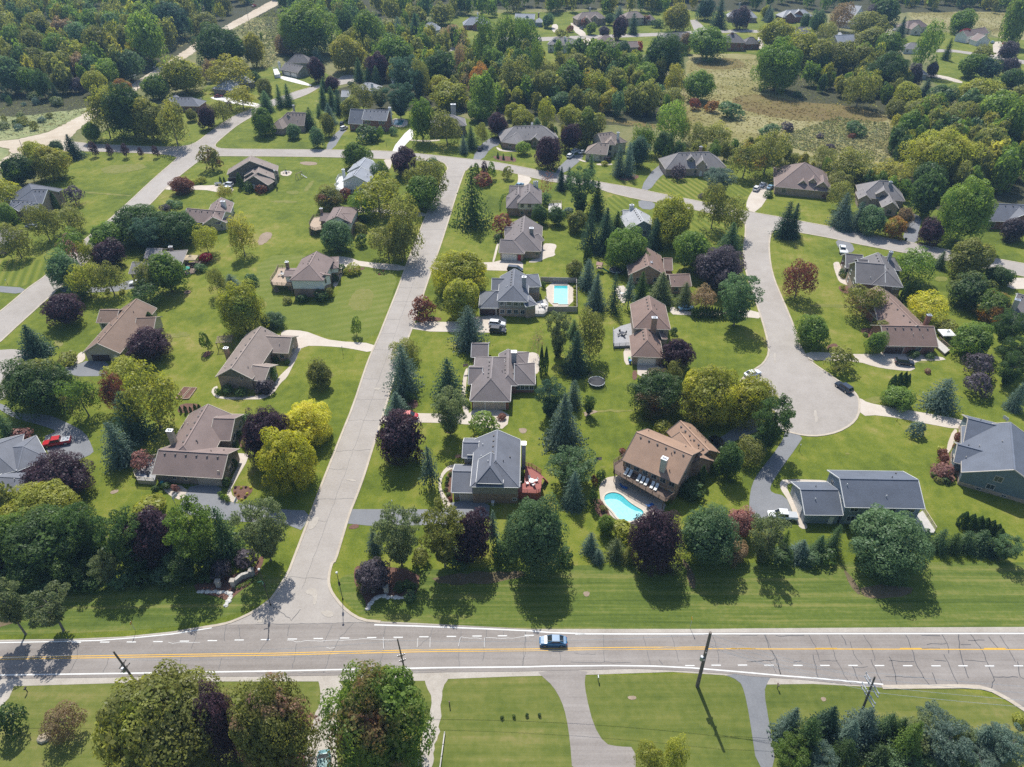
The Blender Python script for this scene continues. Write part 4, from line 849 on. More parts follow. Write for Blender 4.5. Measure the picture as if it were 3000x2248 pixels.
H['white_trim'] = house('ranch_house', 'broad grey hip roofed house with two beige garage doors', 'the broad grey house with two garage doors', 'redbrick', 'mgrey', [
    ('C2', (1730, 346), (2060, 352), 19, 2.9, 'p11', .66, 'G0:.20:2.6 G0:.64:4.7 w1:3'), ('C2', (2090, 214), ('C3', 190, 215), 9.5, 2.8, 'a01', .62, 'w0:4 w1:2'), ('C2', (1960, 222), (2122, 222), 14, 2.84, 'p10', .62, 'w0:1'), ('C2', (1716, 210), (1830, 212), 8, 2.8, 'a00', .6, 'u0:.4:1.6:1:1'), ('B2', (1740, 1512), (1880, 1514), 7, 2.82, 'a00', .6, ''), ('B3', (0, 1568), (125, 1575), 6, 2.82, 'a01', .5, '')], chim=[('B3', 16, 1468, 6.8, 'bgrey', 1.3, 1.1)], trim='w')
H['reddeck'] = house('two_storey_house', 'dark grey roofed house with white edges and red deck', 'the grey house with the red deck', 'greysid', 'slate', [
    ('C2', (1735, 1040), (2135, 1046), (2188, 660), 5.2, 'p10', .55, 'u0:.94:1.3:.7:.7 w1:4'), ('C2', (1780, 1010), (2000, 1016), 7, 6.0, 'p10', .80, 'u0:.58:4.9:1.2:.5'), ('C2', (1580, 1086), (1908, 1093), 8.5, 2.8, 'a00', .5, 'G0:.36:2.7 G0:.72:2.7'), ('C2', (1668, 806), (1800, 808), 6.5, 4.6, 'a00', .5, 'w0:1'), ('C3', (40, 1042), (75, 1000), 8, 4.4, 'p00', .4, '')], chim=[('C3', 95, 690, 8.4, 'bgrey', .9, 1.1)], base='brick')
H['kidney'] = house('two_storey_house', 'orange brick house with brown roof above the kidney pool', 'the orange brick house with the kidney pool', 'orange', 'tan', [
    ('C3', (888, 822), (1345, 1022), 12.5, 5.4, 'a00', .55, 'w0:6 u1:.4:4.2:1.0:1.2 u1:.55:1.5:.9:.7'), ('C3', (1390, 900), (1640, 838), 9, 3.4, 'p00', .6, 'w1:2'), ('C3', (1480, 840), (1690, 770), 11, 3.2, 'p00', .62, '')], chim=[('C3', 1236, 812, 9.4, 'beige', 1.2, 1.0)], trim='d')
H['blue'] = house('two_storey_house', 'long blue sided house with black roof and white gable ends', 'the blue house with the black roof', 'blue', 'black', [
    ('C4', (760, 1206), (1410, 1217), 10.6, 5.3, 'a00', .52, 'w0:4:1.5 w3:2'), ('C4', (435, 1268), (748, 1271), 9.4, 3.0, 'a00', .52, 'd0:.80 g3:.5:4.6')], trim='w', vents=False)
H['teal'] = house('two_storey_house', 'teal sided house with large grey gable and stone base', 'the teal gabled house', 'teal', 'black', [
    ('C4', (1705, 924), (2440, 1130), 17, 3.8, 'p00', .52, 'u0:.40:4.4:1.4:1.4 u0:.36:1.9:1.4:1.2 u0:.25:.5:.8:.5 u0:.55:.5:.8:.5'), ('C4', (1640, 840), (1950, 925), 7.5, 3.4, 'a00', .6, 'w3:1'), ('C4', (1715, 702), (2050, 790), 12, 3.6, 'a00', .55, 'w3:2')], base='tanbrick', trim='b', vents=False)
H['midbrick'] = house('two_storey_house', 'tall pinkish brick house with two stacked mauve hip roofs', 'the brick house with stacked hip roofs', 'tanbrick', 'red', [
    ('B3', (985, 1279), (1286, 1288), (1264, 1092), 5.4, 'p10', .6, 'u0:.80:4.3:.9:1.2 w1:2'), ('B3', (968, 1506), (1226, 1516), 10, 2.9, 'p10', .64, 'g0:.50:4.6 w1:1'), ('B3', (1215, 1365), (1260, 1365), 6, 3.4, 'a01', .4, '')], chim=[('B3', 1155, 1192, 8.8, 'orange', 1.5, .9)], trim='b')
H['hidden'] = house('ranch_house', 'low brown roofed house half hidden by spruces', 'the brown house among the spruces', 'orange', 'red', [
    ('B3', (945, 846), (1250, 852), (1205, 690), 3.4, 'p00', .58, 'w0:2 w1:2'), ('B3', (1230, 806), (1302, 808), 8, 3.2, 'a00', .55, ''), ('B3', (1288, 940), (1456, 936), 8, 2.8, 'a00', .5, 'w0:2')], chim=[('B3', 1128, 745, 6.2, 'greysid', .7, .7)], trim='b')
H['greygable'] = house('two_storey_house', 'pale grey gabled house with blue walls and white chimney', 'the pale grey gabled house', 'blue', 'lgrey', [
    ('B3', (936, 482), (1180, 470), (932, 372), 4.8, 'p00', .58, 'u0:.6:3.4:1.2:1.4'), ('B3', (903, 436), (1000, 437), 11, 3.4, 'a00', .55, '')], chim=[('B3', 970, 280, 8.6, 'white', 1.5, .9)])
H['flagged'] = house('two_storey_house', 'dark hip roofed house with a small flag by its walk', 'the dark hipped house with the flag', 'darksid', 'dgrey', [
    ('E3', (735, 850), (1252, 896), 17, 5.4, 'p10', .60, 'u0:.38:4.0:.8:1.6 u0:.82:4.6:1.6:.4'), ('E3', (478, 824), (960, 868), 12.5, 5.38, 'a00', .62, 'w3:2:1.4'), ('E3', (318, 580), (600, 605), 9, 3.2, 'a00', .62, 'w3:2'), ('E3', (1040, 612), (1226, 628), 9, 5.0, 'a01', .5, ''), ('E3', (530, 572), (700, 580), 5.5, 5.8, 'a00', .5, 'w3:1')], chim=[('E3', 1055, 325, 9.2, 'bgrey', 1.0, 1.0)], base='tanbrick')
H['gazebo'] = house('ranch_house', 'brown roofed red brick house with white gazebo and open garage', 'the red brick house with the white gazebo', 'redbrick', 'red', [
    ('B4', (1082, 1418), (1518, 1426), 10.5, 2.9, 'a00', .6, 'k0:.20:4.8 u0:.68:1.7:1.2:.9'), ('B4', (1150, 1345), (1480, 1330), 22, 2.92, 'p00', .58, 'w1:4'), ('B4', (1025, 1215), (1230, 1212), 8.5, 2.9, 'a00', .6, 'w0:1 w3:2')], chim=[('B4', 1445, 1172, 6.6, 'redbrick', 1.2, .9)], trim='b')
H['edge'] = house('ranch_house', 'grey roofed house with beige chimney at the frame edge', 'the grey house with the beige chimney', 'beige', 'dgrey', [
    ('B4', (2085, 1172), (2520, 1290), 15, 3.2, 'a00', .5, 'w0:4')], chim=[('B4', 2160, 1048, 7.2, 'beige', 1.4, 1.1)])
H['arched'] = house('brick_house', 'tan brick house with mauve grey roof and three arched gables', 'the tan house with three arched gables', 'tanbrick', 'mauve', [
    ('A4', (190, 1512), (645, 1556), (650, 1396), 3.2, 'a11', .66, 'u0:.17:1.6:1.5:1.4'), ('A4', (360, 1502), (470, 1512), 7, 3.8, 'p00', .9, 'u0:.5:1.9:1.6:2.4'), ('A4', (468, 1470), (532, 1478), 6, 5.6, 'p00', .95, 'u0:.5:4.6:1:1.5'), ('A4', (498, 1524), (645, 1540), 8, 3.6, 'p00', .85, 'u0:.5:1.9:1.8:2.4')], chim=[('A4', 368, 1362, 7.6, 'white', 1.2, 1.2)], trim='b')
H['bigspruce'] = house('brick_house', 'steep grey roofed house behind blue spruces', 'the steep grey house behind blue spruces', 'blush', 'grey', [
    ('B4', (880, 215), (1250, 250), 13, 3.6, 'a11', .75, 'w0:3'), ('B4', (1062, 300), (1200, 312), 9, 3.2, 'p00', .8, 'u0:.5:1.6:1.6:1.6'), ('B4', (1012, 192), (1120, 205), 6, 5.2, 'p00', .8, 'u0:.5:4.4:1.4:1.4'), ('B4', (872, 232), (975, 240), 7, 3.4, 'p00', .8, 'u0:.5:1.6:1.4:1.8')], chim=[('A4', 1132, 1475, 8.6, 'bgrey')], trim='b')
H['rightedge'] = house('ranch_house', 'blue grey roofed house with white bay window', 'the house with the white bay window', 'redbrick', 'slate', [
    ('B4', (1915, 408), (2330, 425), 13, 3.2, 'a00', .62, 'u0:.09:1.6:2.4:1.7'), ('B4', (2060, 420), (2340, 432), 8, 3.0, 'p00', .62, 'w0:2')], trim='w')
H['steepgrey'] = house('brick_house', 'wide steep roofed grey house with round dormer window', 'the wide grey house with the dormer', 'blush', 'grey', [
    ('A3', (1243, 1372), (1742, 1360), 13, 3.2, 'a11', .72, 'w0:3'), ('A3', (1418, 1296), (1482, 1298), 5, 6.0, 'p00', .9, 'u0:.5:5.2:1.2:1.4'), ('A3', (1495, 1342), (1580, 1346), 6, 4.6, 'p00', 1.1, 'd0:.5'), ('A3', (1245, 1345), (1370, 1352), 9, 3.3, 'p10', .7, 'w0:2')], chim=[('A3', 1530, 1190, 8.6, 'brick')], trim='b')
H['brownhip'] = house('brick_house', 'brown hip roofed house with tall arched window', 'the brown house with the arched window', 'beige', 'taupe', [
    ('A3', (588, 1240), (770, 1256), 10, 3.2, 'a10', .7, 'w0:2'), ('A3', (735, 1178), (935, 1150), 11, 4.6, 'a01', .65, ''), ('A3', (755, 1172), (838, 1176), 6, 5.6, 'p10', .8, 'u0:.5:4.2:1.2:2.2 u0:.5:1.4:1.3:1.2')], chim=[('A3', 860, 1075, 8.6, 'white')], trim='b')
H['lowgrey'] = house('brick_house', 'low grey hip roofed brick house near the corner', 'the low grey brick house by the corner', 'brick', 'grey', [
    ('A2', (1985, 1145), ('A3', 378, 1124), 14, 3.0, 'a11', .62, 'w0:3'), ('A3', (150, 1135), (216, 1140), 5, 3.4, 'p00', .8, 'u0:.5:1.7:1.3:1.6'), ('A2', (1985, 1150), (2120, 1170), 8, 3.02, 'p10', .6, 'w0:1')], chim=[('A3', 162, 1000, 7.2, 'white', .8, .8)], trim='b')
H['bigchim'] = house('brick_house', 'taupe roofed house with big white topped chimney behind trees', 'the house with the big white chimney', 'greybrick', 'grey', [
    ('A2', (1400, 1030), (1705, 1018), 12, 4.8, 'a11', .6, 'w0:4')], chim=[('A2', 1596, 846, 10.0, 'bgrey', 2.4, 1.6)], trim='b')
H['colonial'] = house('two_storey_house', 'red brick colonial house with white portico and white end wall', 'the red brick colonial house', 'redbrick', 'slate', [
    ('A2', (856, 970), (1056, 980), 11, 5.4, 'a00', .62, 'u0:.12:4.3:1:1.2 u0:.27:4.3:1:1.2 u0:.73:4.3:1:1.2 u0:.88:4.3:1:1.2 u0:.12:1.6:1:1.3 u0:.27:1.6:1:1.3 u0:.73:1.6:1:1.3 u0:.88:1.6:1:1.3 d0:.5'), ('A2', (746, 1002), (862, 1007), 12, 3.4, 'a00', .88, 'w0:2')], chim=[('A2', 1082, 872, 9.2, 'white', 1.2, 1.0)])
H['steepbrown'] = house('brick_house', 'steep taupe roofed tan house with arched dormer', 'the steep taupe house by the blue spruces', 'blush', 'taupe', [
    ('A2', (150, 1015), (390, 1020), 11, 3.2, 'a10', .85, 'w0:3'), ('A2', (228, 958), (302, 962), 6, 5.4, 'p00', .8, 'u0:.5:4.4:1.3:1.6'), ('A2', (104, 1035), (215, 1045), 9, 3.0, 'p10', .8, 'u0:.4:1.6:1.2:1.2')], chim=[('A2', 302, 855, 7.8, 'bgrey', .8, .8)], trim='b')
H['triplegarage'] = house('ranch_house', 'grey gabled house with long white garage doors and deck', 'the house with the long white garage', 'greysid', 'dgrey', [
    ('A2', (196, 562), (338, 592), 10, 3.2, 'a00', .6, 'g0:.32:5 g0:.74:4.6 u1:.5:1.6:1:1.1'), ('A2', (245, 510), (435, 512), 10, 3.4, 'a11', .8, '')], chim=[('A2', 185, 505, 6.2, 'white', 1.3, 1.0)], trim='b')
H['court'] = house('ranch_house', 'low pale grey house among pines at the court', 'the pale house among the pines', 'white', 'lgrey', [
    ('A2', (800, 732), (988, 738), 10, 3.0, 'a11', .6, 'w0:3'), ('A2', (688, 786), (762, 786), 8, 2.8, 'a00', .6, '')], chim=[('A2', 938, 678, 6.4, 'white')])
H['pinehouse'] = house('ranch_house', 'grey roofed house nearly hidden under tall pines', 'the house hidden under tall pines', 'white', 'grey', [
    ('A2', (1088, 642), (1350, 642), 11, 3.0, 'a11', .6, 'w0:4')], trim='w')
H['lefthip'] = house('brick_house', 'grey hip roofed house with a maroon car outside', 'the grey hipped house with the maroon car', 'greybrick', 'bluegrey', [
    ('A1', (1800, 700), (2062, 664), 11, 3.2, 'a11', .6, 'w0:2'), ('A1', (1716, 718), (1870, 735), 9, 3.0, 'p10', .6, 'w0:1')], chim=[('A1', 1812, 606, 6.8, 'white')], trim='b')
H['grove'] = house('brick_house', 'grey roofed brick house peeping from behind the grove', 'the brick house behind the grove', 'redbrick', 'slate', [
    ('A1', (1350, 858), (1612, 862), 10, 3.2, 'a01', .6, 'w0:3'), ('A1', (1320, 840), (1420, 845), 8, 4.0, 'p00', .7, '')], trim='b')
H['portico'] = house('two_storey_house', 'large blue grey roofed brick house with white arched portico', 'the brick house with the white portico', 'tanbrick', 'slate', [
    ('B1', (300, 262), (508, 150), 14, 5.2, 'a11', .62, 'w0:3'), ('B1', (110, 262), (345, 268), 11, 5.0, 'a10', .6, 'w0:2'), ('B1', (62, 330), (300, 330), 9, 3.2, 'a00', .55, 'g0:.25:2.6 g0:.6:2.6'), ('B1', (85, 330), (150, 332), 5, 3.6, 'p00', .9, ''), ('B1', (165, 335), (235, 338), 5, 3.6, 'p00', .9, '')], trim='w')
H['leftcut'] = house('ranch_house', 'brick house partly cut off by the left frame edge', 'the brick house at the left frame edge', 'brick', 'grey', [
    ('B1', (-330, 610), (18, 615), 12, 3.2, 'a11', .6, 'w0:3')], trim='w')
# ---- far streets
def far(key, label, ref, wall, roof, blocks, **k): H[key] = house('suburban_house', label, ref, wall, roof, blocks, vents=False, **k)
far('f1', 'pale grey steep roofed house deep in the trees', 'the pale house deep in the trees', 'bgrey', 'lgrey', [('A2', (1335, 245), (1485, 245), 11, 3.5, 'a11', .8, 'w0:3'), ('A2', (1385, 240), (1450, 250), 6, 4, 'p00', .9, 'w0:1')])
far('f2', 'wide grey roofed house with brick gable before the wood', 'the wide grey house before the wood', 'redbrick', 'bluegrey', [('A2', (1680, 205), (1905, 200), 12, 3.4, 'a11', .75, 'w0:4'), ('A2', (1750, 208), (1840, 210), 8, 3.4, 'p00', .8, 'w0:1')], chim=[('A2', 1795, 105, 9, 'white')])
far('f3', 'small brown hip roof showing between tall trees', 'the brown roof between tall trees', 'tanbrick', 'taupe', [('A2', (1005, 312), (1092, 314), 9, 3.2, 'a11', .6, 'w0:1')])
far('f4', 'brown roofed house screened by bare thin trees', 'the brown house behind thin trees', 'brick', 'mauve', [('A2', (1612, 490), (1752, 492), 10, 3.2, 'a11', .6, 'w0:2')])
far('f5', 'blue grey gabled two storey house with red chimney', 'the blue gabled house with red chimney', 'blue', 'bluegrey', [('A3', (22, 155), (182, 158), 10, 5.2, 'a00', .6, 'w0:4'), ('A3', (178, 182), (242, 184), 8, 3.2, 'p10', .6, 'w0:1'), ('A3', (95, 150), (150, 152), 5, 5.4, 'p00', .8, '')], chim=[('A3', 216, 105, 7, 'redbrick')])
far('f6', 'large tan roofed house with arched window over brick', 'the large tan roofed far house', 'tanbrick', 'taupe', [('A3', (528, 162), (768, 150), 12, 4.6, 'a11', .7, 'w0:5'), ('A3', (560, 182), (645, 184), 8, 3.4, 'p00', .9, 'w0:1'), ('A3', (640, 150), (700, 152), 5, 5.4, 'p00', .8, 'w0:1')], chim=[('A3', 632, 62, 9.5, 'bgrey')], trim='b')
far('f7', 'tan two storey house with hipped garage beside spruce', 'the tan hipped house by a spruce', 'tansid', 'taupe', [('A3', (912, 152), (1085, 142), 11, 5.2, 'a11', .7, 'w0:4'), ('A3', (1080, 168), (1172, 166), 9, 3.2, 'a11', .8, 'w0:1')], trim='b')
far('f8', 'pale wide hip roofed house behind two dark trees', 'the pale hipped house behind dark trees', 'tanbrick', 'lgrey', [('A3', (1745, 140), (1988, 146), 12, 3.6, 'a11', .75, 'w0:4')], chim=[('A3', 1846, 25, 9, 'bgrey')], trim='b')
far('f9', 'white house with grey gables beside the far street', 'the white gabled far house', 'white', 'grey', [('A3', (285, 362), (535, 372), 11, 4.8, 'a11', .65, 'w0:5'), ('A3', (305, 350), (385, 352), 6, 5.2, 'p00', .9, 'w0:1')], chim=[('A3', 430, 302, 9, 'white')])
far('f10', 'long low mauve roofed house by a red shrub', 'the long low mauve roofed house', 'blush', 'mauve', [('A3', (745, 395), (1028, 382), 9.5, 3.0, 'a00', .6, 'w0:5'), ('A3', (700, 335), (830, 335), 9, 3.2, 'a11', .7, 'w0:1')], trim='b')
far('f11', 'dark grey house with two white chimneys behind trees', 'the dark house with two white chimneys', 'greysid', 'dgrey', [('A3', (1215, 330), (1495, 322), 12, 3.6, 'a11', .65, 'w0:4')], chim=[('A3', 1390, 272, 9, 'white', 1.3, 1), ('A3', 1475, 258, 9, 'white', 1.2, 1)])
far('f12', 'red brick house with steep roof and brick chimney', 'the red brick house with steep roof', 'redbrick', 'dgrey', [('A3', (1695, 345), (1895, 348), 13, 5.2, 'a11', .7, 'w0:4'), ('A3', (1882, 358), (2014, 356), 9, 3.6, 'a11', .8, 'w0:1')], chim=[('A3', 1786, 262, 10.5, 'redbrick', 1.8, 1.1)], trim='b')
far('f13', 'brick house at the top with reddish garden tree', 'the brick house at the top row', 'redbrick', 'grey', [('A4', (-80, 135), (48, 138), 11, 3.4, 'a11', .7, 'w0:2')])
far('f14', 'pale roofed brick house with oval gable window', 'the pale roofed house with oval window', 'redbrick', 'lgrey', [('A4', (256, 142), (505, 132), 12, 4.0, 'a11', .7, 'w0:4'), ('A4', (265, 142), (365, 146), 8, 3.8, 'p00', .8, ''), ('A4', (345, 120), (430, 122), 6, 5.2, 'p00', .8, 'w0:1')], trim='b')
far('f15', 'pale steep gabled house behind an orange tree', 'the pale gabled house by an orange tree', 'white', 'lgrey', [('A4', (805, 185), (925, 150), 11, 4.2, 'p00', .8, 'w0:2')])
far('f16', 'tan house with pale roof beside the hay meadow', 'the tan house beside the hay meadow', 'cream', 'mauve', [('A4', (1265, 232), (1440, 215), 11, 3.8, 'a11', .75, 'w0:3'), ('A4', (1300, 240), (1390, 240), 7, 3.8, 'p00', .9, 'w0:1')], trim='b')
far('f17', 'white gabled house with a wide concrete drive', 'the white house by the wide drive', 'white', 'mauve', [('A4', (1750, 300), (1930, 268), 9, 4.2, 'a00', .7, 'w0:3'), ('A4', (1828, 335), (1942, 332), 8, 3.2, 'p00', .7, 'g0:.5:5')])
far('f18', 'dark roof half hidden by yellow willows', 'the dark roof among yellow willows', 'greysid', 'grey', [('A4', (362, 272), (482, 276), 9, 4.0, 'a00', .8, 'w0:2')])
far('f19', 'grey two storey house with porch amid the trees', 'the grey porch house amid the trees', 'greysid', 'bluegrey', [('A4', (705, 345), (858, 335), 10, 4.8, 'a00', .7, 'w0:3'), ('A4', (690, 310), (770, 312), 7, 4.2, 'p00', .8, '')])
far('f20', 'low blue grey roof beside a maroon tree', 'the low roof beside the maroon tree', 'bgrey', 'slate', [('A4', (1342, 602), (1435, 604), 9, 3.0, 'a11', .7, 'w0:1')])
far('f21', 'white walled bungalow almost covered by trees', 'the bungalow almost covered by trees', 'white', 'grey', [('A4', (1240, 395), (1420, 400), 10, 3.2, 'a11', .6, 'w0:3')])
# ================================================================== TREES AND SHRUBS
rs = np.random.RandomState(11)
def leaf_quads(c, n, size, stretch=.62, rs=rs):
    """rhombic leaf sprays at points c with normals n"""
    m = len(c); t = rs.normal(size=(m, 3)); u = np.cross(n, t); u /= np.linalg.norm(u, axis=1)[:, None]+1e-9
    v = np.cross(n, u); v /= np.linalg.norm(v, axis=1)[:, None]+1e-9
    s = (size*rs.uniform(.6, 1.25, m))[:, None] if np.isscalar(size) else (size*rs.uniform(.7, 1.2, m))[:, None]
    q = np.stack([c+u*s, c+v*s*stretch, c-u*s*.9, c-v*s*stretch], axis=1)
    return q.reshape(-1, 3)
def mesh_from_quads(name, V, mat):
    me = bpy.data.meshes.new(name); k = len(V)//4
    me.vertices.add(len(V)); me.vertices.foreach_set('co', V.astype(np.float32).ravel())
    me.loops.add(4*k); me.loops.foreach_set('vertex_index', np.arange(4*k, dtype=np.int32))
    me.polygons.add(k); me.polygons.foreach_set('loop_start', np.arange(0, 4*k, 4, dtype=np.int32))
    me.update(calc_edges=True); me.materials.append(mat); return me
def unit(a): return a/(np.linalg.norm(a, axis=1)[:, None]+1e-9)

def crown_broad(seed, nlobe, n, size, c0, lobe=(.13, .24), core=.40, squash=1.0, fill=.12, skew=0.0):
    r = np.random.RandomState(seed)
    d = unit(r.normal(size=(nlobe, 3))); d[:, 2] = np.where(d[:, 2] < -.7, -d[:, 2]*.6, d[:, 2])
    rad = r.uniform(.55, .86, nlobe); lr = r.uniform(lobe[0], lobe[1], nlobe)*2
    lc = d*(rad*(1-lr*.45))[:, None]
    lc = np.vstack([lc, [[0, 0, 0]]]); lr = np.append(lr, .52)
    w = lr**2; w[-1] *= .8; w /= w.sum()
    k = r.choice(len(lr), n, p=w); dd = unit(r.normal(size=(n, 3))+np.array([0, 0, .25]))
    p = lc[k]+dd*(lr[k]*r.uniform(.82, 1.08, n))[:, None]
    keep = (np.linalg.norm(p, axis=1) > core) & (np.linalg.norm(p, axis=1) < 1.12)
    # drop points deep inside another lobe
    for j in range(len(lr)):
        inside = (np.linalg.norm(p-lc[j], axis=1) < lr[j]*.74) & (k != j)
        keep &= ~inside | (r.uniform(size=n) < fill)
    p, dd = p[keep], dd[keep]
    nr = unit(dd+unit(p+1e-6)*.35+r.normal(size=p.shape)*.40)
    d0 = unit(p+1e-6); bend = np.ones(len(p))
    for k in range(7):
        bd = unit(r.normal(size=(1, 3)))[0]; bend += r.uniform(-.34, .30)*np.clip(d0 @ bd, 0, 1)**r.uniform(2, 6)
    p = p*bend[:, None]
    p[:, :2] -= np.median(p[:, :2], axis=0)
    p[:, :2] *= .5/np.percentile(np.hypot(p[:, 0], p[:, 1]), 96)
    z0, z1 = np.percentile(p[:, 2], [1, 99.3]); p[:, 2] = c0+(p[:, 2]-z0)/(z1-z0)*(1-c0)
    p[:, 2] = np.maximum(p[:, 2], c0*.5)
    q = leaf_quads(p, nr, size, rs=r)
    # twiggy inside of the crown, larger sprays that close the view through it
    if core > .35:
        m = int(n*.16); d2 = unit(r.normal(size=(m, 3))); ri = r.uniform(.25, .80, m)**.8*.5
        pi_ = d2*ri[:, None]; pi_[:, 2] = c0+(pi_[:, 2]+.5)*(1-c0); pi_[:, 2] = np.maximum(pi_[:, 2], .02)
        q = np.vstack([q, leaf_quads(pi_, unit(d2+r.normal(size=(m, 3))*.5), size*1.9, .7, r)])
    return q

def crown_conifer(seed, levels, arms, size, droop=.10, power=.9, c0=.03, density=7, narrow=1.0, gap=0.0):
    r = np.random.RandomState(seed); P = []; Nn = []; U = []; Sz = []
    for l in range(levels):
        f = (l+.5)/levels; z = c0+(1-c0)*f**.92
        R0 = .5*narrow*(1-f)**power*(1+.10*math.sin(l*2.1+seed))+.012
        if gap and r.rand() < gap: R0 *= .7
        na = max(4, int(arms*(1-.55*f)))
        for a in range(na):
            an = 2*math.pi*(a+r.uniform(-.4, .4))/na+l*.7; R1 = R0*r.uniform(.66, 1.14)
            m = max(2, int(density*R1/.5+2))
            t = np.linspace(.22, 1, m)+r.uniform(-.05, .05, m)
            x = np.cos(an)*t*R1; y = np.sin(an)*t*R1; zz = z-droop*t**1.4*R1*2+.03*t**3+r.uniform(-.008, .008, m)
            side = r.uniform(-.02, .02, m)
            P.append(np.stack([x-np.sin(an)*side, y+np.cos(an)*side, zz], 1))
            nn = np.stack([np.cos(an)*.45+r.normal(0, .35, m), np.sin(an)*.45+r.normal(0, .35, m), np.full(m, .85)], 1); Nn.append(nn)
            Sz.append(size*(1.15-.45*f)*(1.1-.3*t))
    P = np.vstack(P); Nn = unit(np.vstack(Nn)); Sz = np.concatenate(Sz)
    P[:, :2] *= .5/np.percentile(np.hypot(P[:, 0], P[:, 1]), 97)
    P[:, 2] = np.clip(P[:, 2], .012, 1)
    q1 = leaf_quads(P, Nn, Sz, .5, r)
    q2 = leaf_quads(P+r.normal(0, .008, P.shape), unit(Nn+r.normal(0, .9, P.shape)), Sz*.9, .45, r)
    return np.vstack([q1, q2])

def crown_pine(seed, nclump, n, size, c0=.35):
    r = np.random.RandomState(seed); Q = []
    for k in range(nclump):
        f = (k+.5)/nclump; z = c0+(1-c0)*f*.95+.02; R0 = .44*math.sin(math.pi*min(1, .22+.76*(1-f*.85)))*r.uniform(.15, 1.05)**.7
        an = k*2.4+r.uniform(-.5, .5); c = np.array([math.cos(an)*R0, math.sin(an)*R0, z])
        m = int(n/nclump); d = unit(r.normal(size=(m, 3))); ax = np.array([r.uniform(.08, .15), r.uniform(.08, .15), r.uniform(.035, .07)])
        p = c+d*ax*(r.uniform(.5, 1.05, m)**.6)[:, None]; p[:, 2] = np.clip(p[:, 2], .02, 1.03)
        Q.append(np.hstack([p, unit(d*np.array([.5, .5, 1])+r.normal(0, .6, d.shape)+np.array([0, 0, .3]))]))
    Q = np.vstack(Q); p = Q[:, :3]
    p[:, :2] *= .5/np.percentile(np.hypot(p[:, 0], p[:, 1]), 96)
    z0, z1 = np.percentile(p[:, 2], [1, 99.3]); p[:, 2] = np.clip(c0+(p[:, 2]-z0)/(z1-z0)*(1-c0), .015, 1.05)
    return leaf_quads(p, Q[:, 3:], size, .42, r)

def crown_column(seed, n, size):
    r = np.random.RandomState(seed); f = r.uniform(0, 1, n)**.85; an = r.uniform(0, 2*math.pi, n)
    R0 = .5*np.sin(np.pi*np.clip(.16+.84*f, 0, 1))**.75*(1-.35*f)*(1+.14*np.sin(an*3+f*9+seed))*r.uniform(.86, 1.05, n)
    p = np.stack([np.cos(an)*R0, np.sin(an)*R0, .01+f*.985], 1)
    return leaf_quads(p, unit(np.stack([np.cos(an), np.sin(an), np.full(n, .35)], 1)+r.normal(0, .35, (n, 3))), size, .45, r)

def trunk_mesh(name, seed, top, limbs, rad, c0, bark, spread=.3, lean=0.0):
    r = random.Random(seed); b = MB()
    mid = Vector((r.uniform(-.03, .03)+lean*.4, r.uniform(-.03, .03), c0+.1)); tip = Vector((r.uniform(-.04, .04)+lean, r.uniform(-.04, .04), top))
    b.tube([(0, 0, -.01), (0, 0, .03), mid, tip], [rad*1.5, rad, rad*.75, rad*.15], 8)
    for k in range(limbs):
        t = r.uniform(.15, .75); s = mid.lerp(tip, t); an = k*2.4+r.uniform(-.4, .4); l = spread*(1.05-.5*t)
        e = s+Vector((math.cos(an)*l, math.sin(an)*l, r.uniform(.06, .22)*(1 if spread < .4 else .6)))
        b.tube([s, s.lerp(e, .5)+Vector((0, 0, .02)), e], [rad*.5*(1.1-t), rad*.32*(1.1-t), rad*.1], 5)
    return b.mesh(name, bark)

PROTO = {}
def proto(kind, quads, trunk, c0): PROTO.setdefault(kind, []).append((mesh_from_quads('crown_mesh', quads, LEAF), trunk, c0))
for i in range(5):   # dense round shade tree
    proto('b', crown_broad(20+i, 52, 11500, .0255, .05, (.085, .18), .42, 1.0, .06), trunk_mesh('trunk_mesh', i, .6, 5, .026, .12, BARK), .05)
for i in range(3):   # very large near tree, finer leaf
    proto('B', crown_broad(60+i, 120, 34000, .0150, .04, (.05, .125), .46, 1.0, .03), trunk_mesh('trunk_mesh', 50+i, .65, 8, .024, .15, BARK), .04)
for i in range(3):   # airy tree with open crown
    proto('w', crown_broad(80+i, 34, 5200, .026, .15, (.09, .18), .25, 1.0, .5), trunk_mesh('trunk_mesh', 70+i, .82, 12, .020, .25, BARKG, .38), .15)
for i in range(3):   # tall oval tree of the woods
    proto('f', crown_broad(100+i, 44, 6000, .031, .02, (.09, .19), .42, 1.0, .06), trunk_mesh('trunk_mesh', 90+i, .6, 4, .022, .1, BARK), .02)
for i in range(4):   # spruce
    proto('s', crown_conifer(120+i, 24+2*i, 17+i, .040, .10+.03*i, .50+.08*i, .02, 8, 1.0, .12), trunk_mesh('trunk_mesh', 110+i, .97, 0, .022, .3, BARK), .02)
for i in range(2):   # thin high-limbed spruce
    proto('t', crown_conifer(140+i, 22, 10, .060, .20, .55, .26, 4, 1.0, .4), trunk_mesh('trunk_mesh', 130+i, .97, 0, .030, .3, BARK), .26)
for i in range(2):   # drooping norway spruce
    proto('n', crown_conifer(160+i, 20, 13, .044, .22, .8, .06, 6, 1.0, .3), trunk_mesh('trunk_mesh', 150+i, .97, 0, .022, .3, BARK), .06)
for i in range(4):   # open pine
    proto('p', crown_pine(180+i, 80, 11000, .027, .04+.03*i), trunk_mesh('trunk_mesh', 170+i, .93, 16, .020, .3, BARKG, .34), .04+.03*i)
for i in range(2):   # flat-topped bare-stemmed pine
    proto('q', crown_pine(200+i, 30, 4200, .034, .32), trunk_mesh('trunk_mesh', 190+i, .9, 9, .028, .3, BARKG, .36, .0), .30)
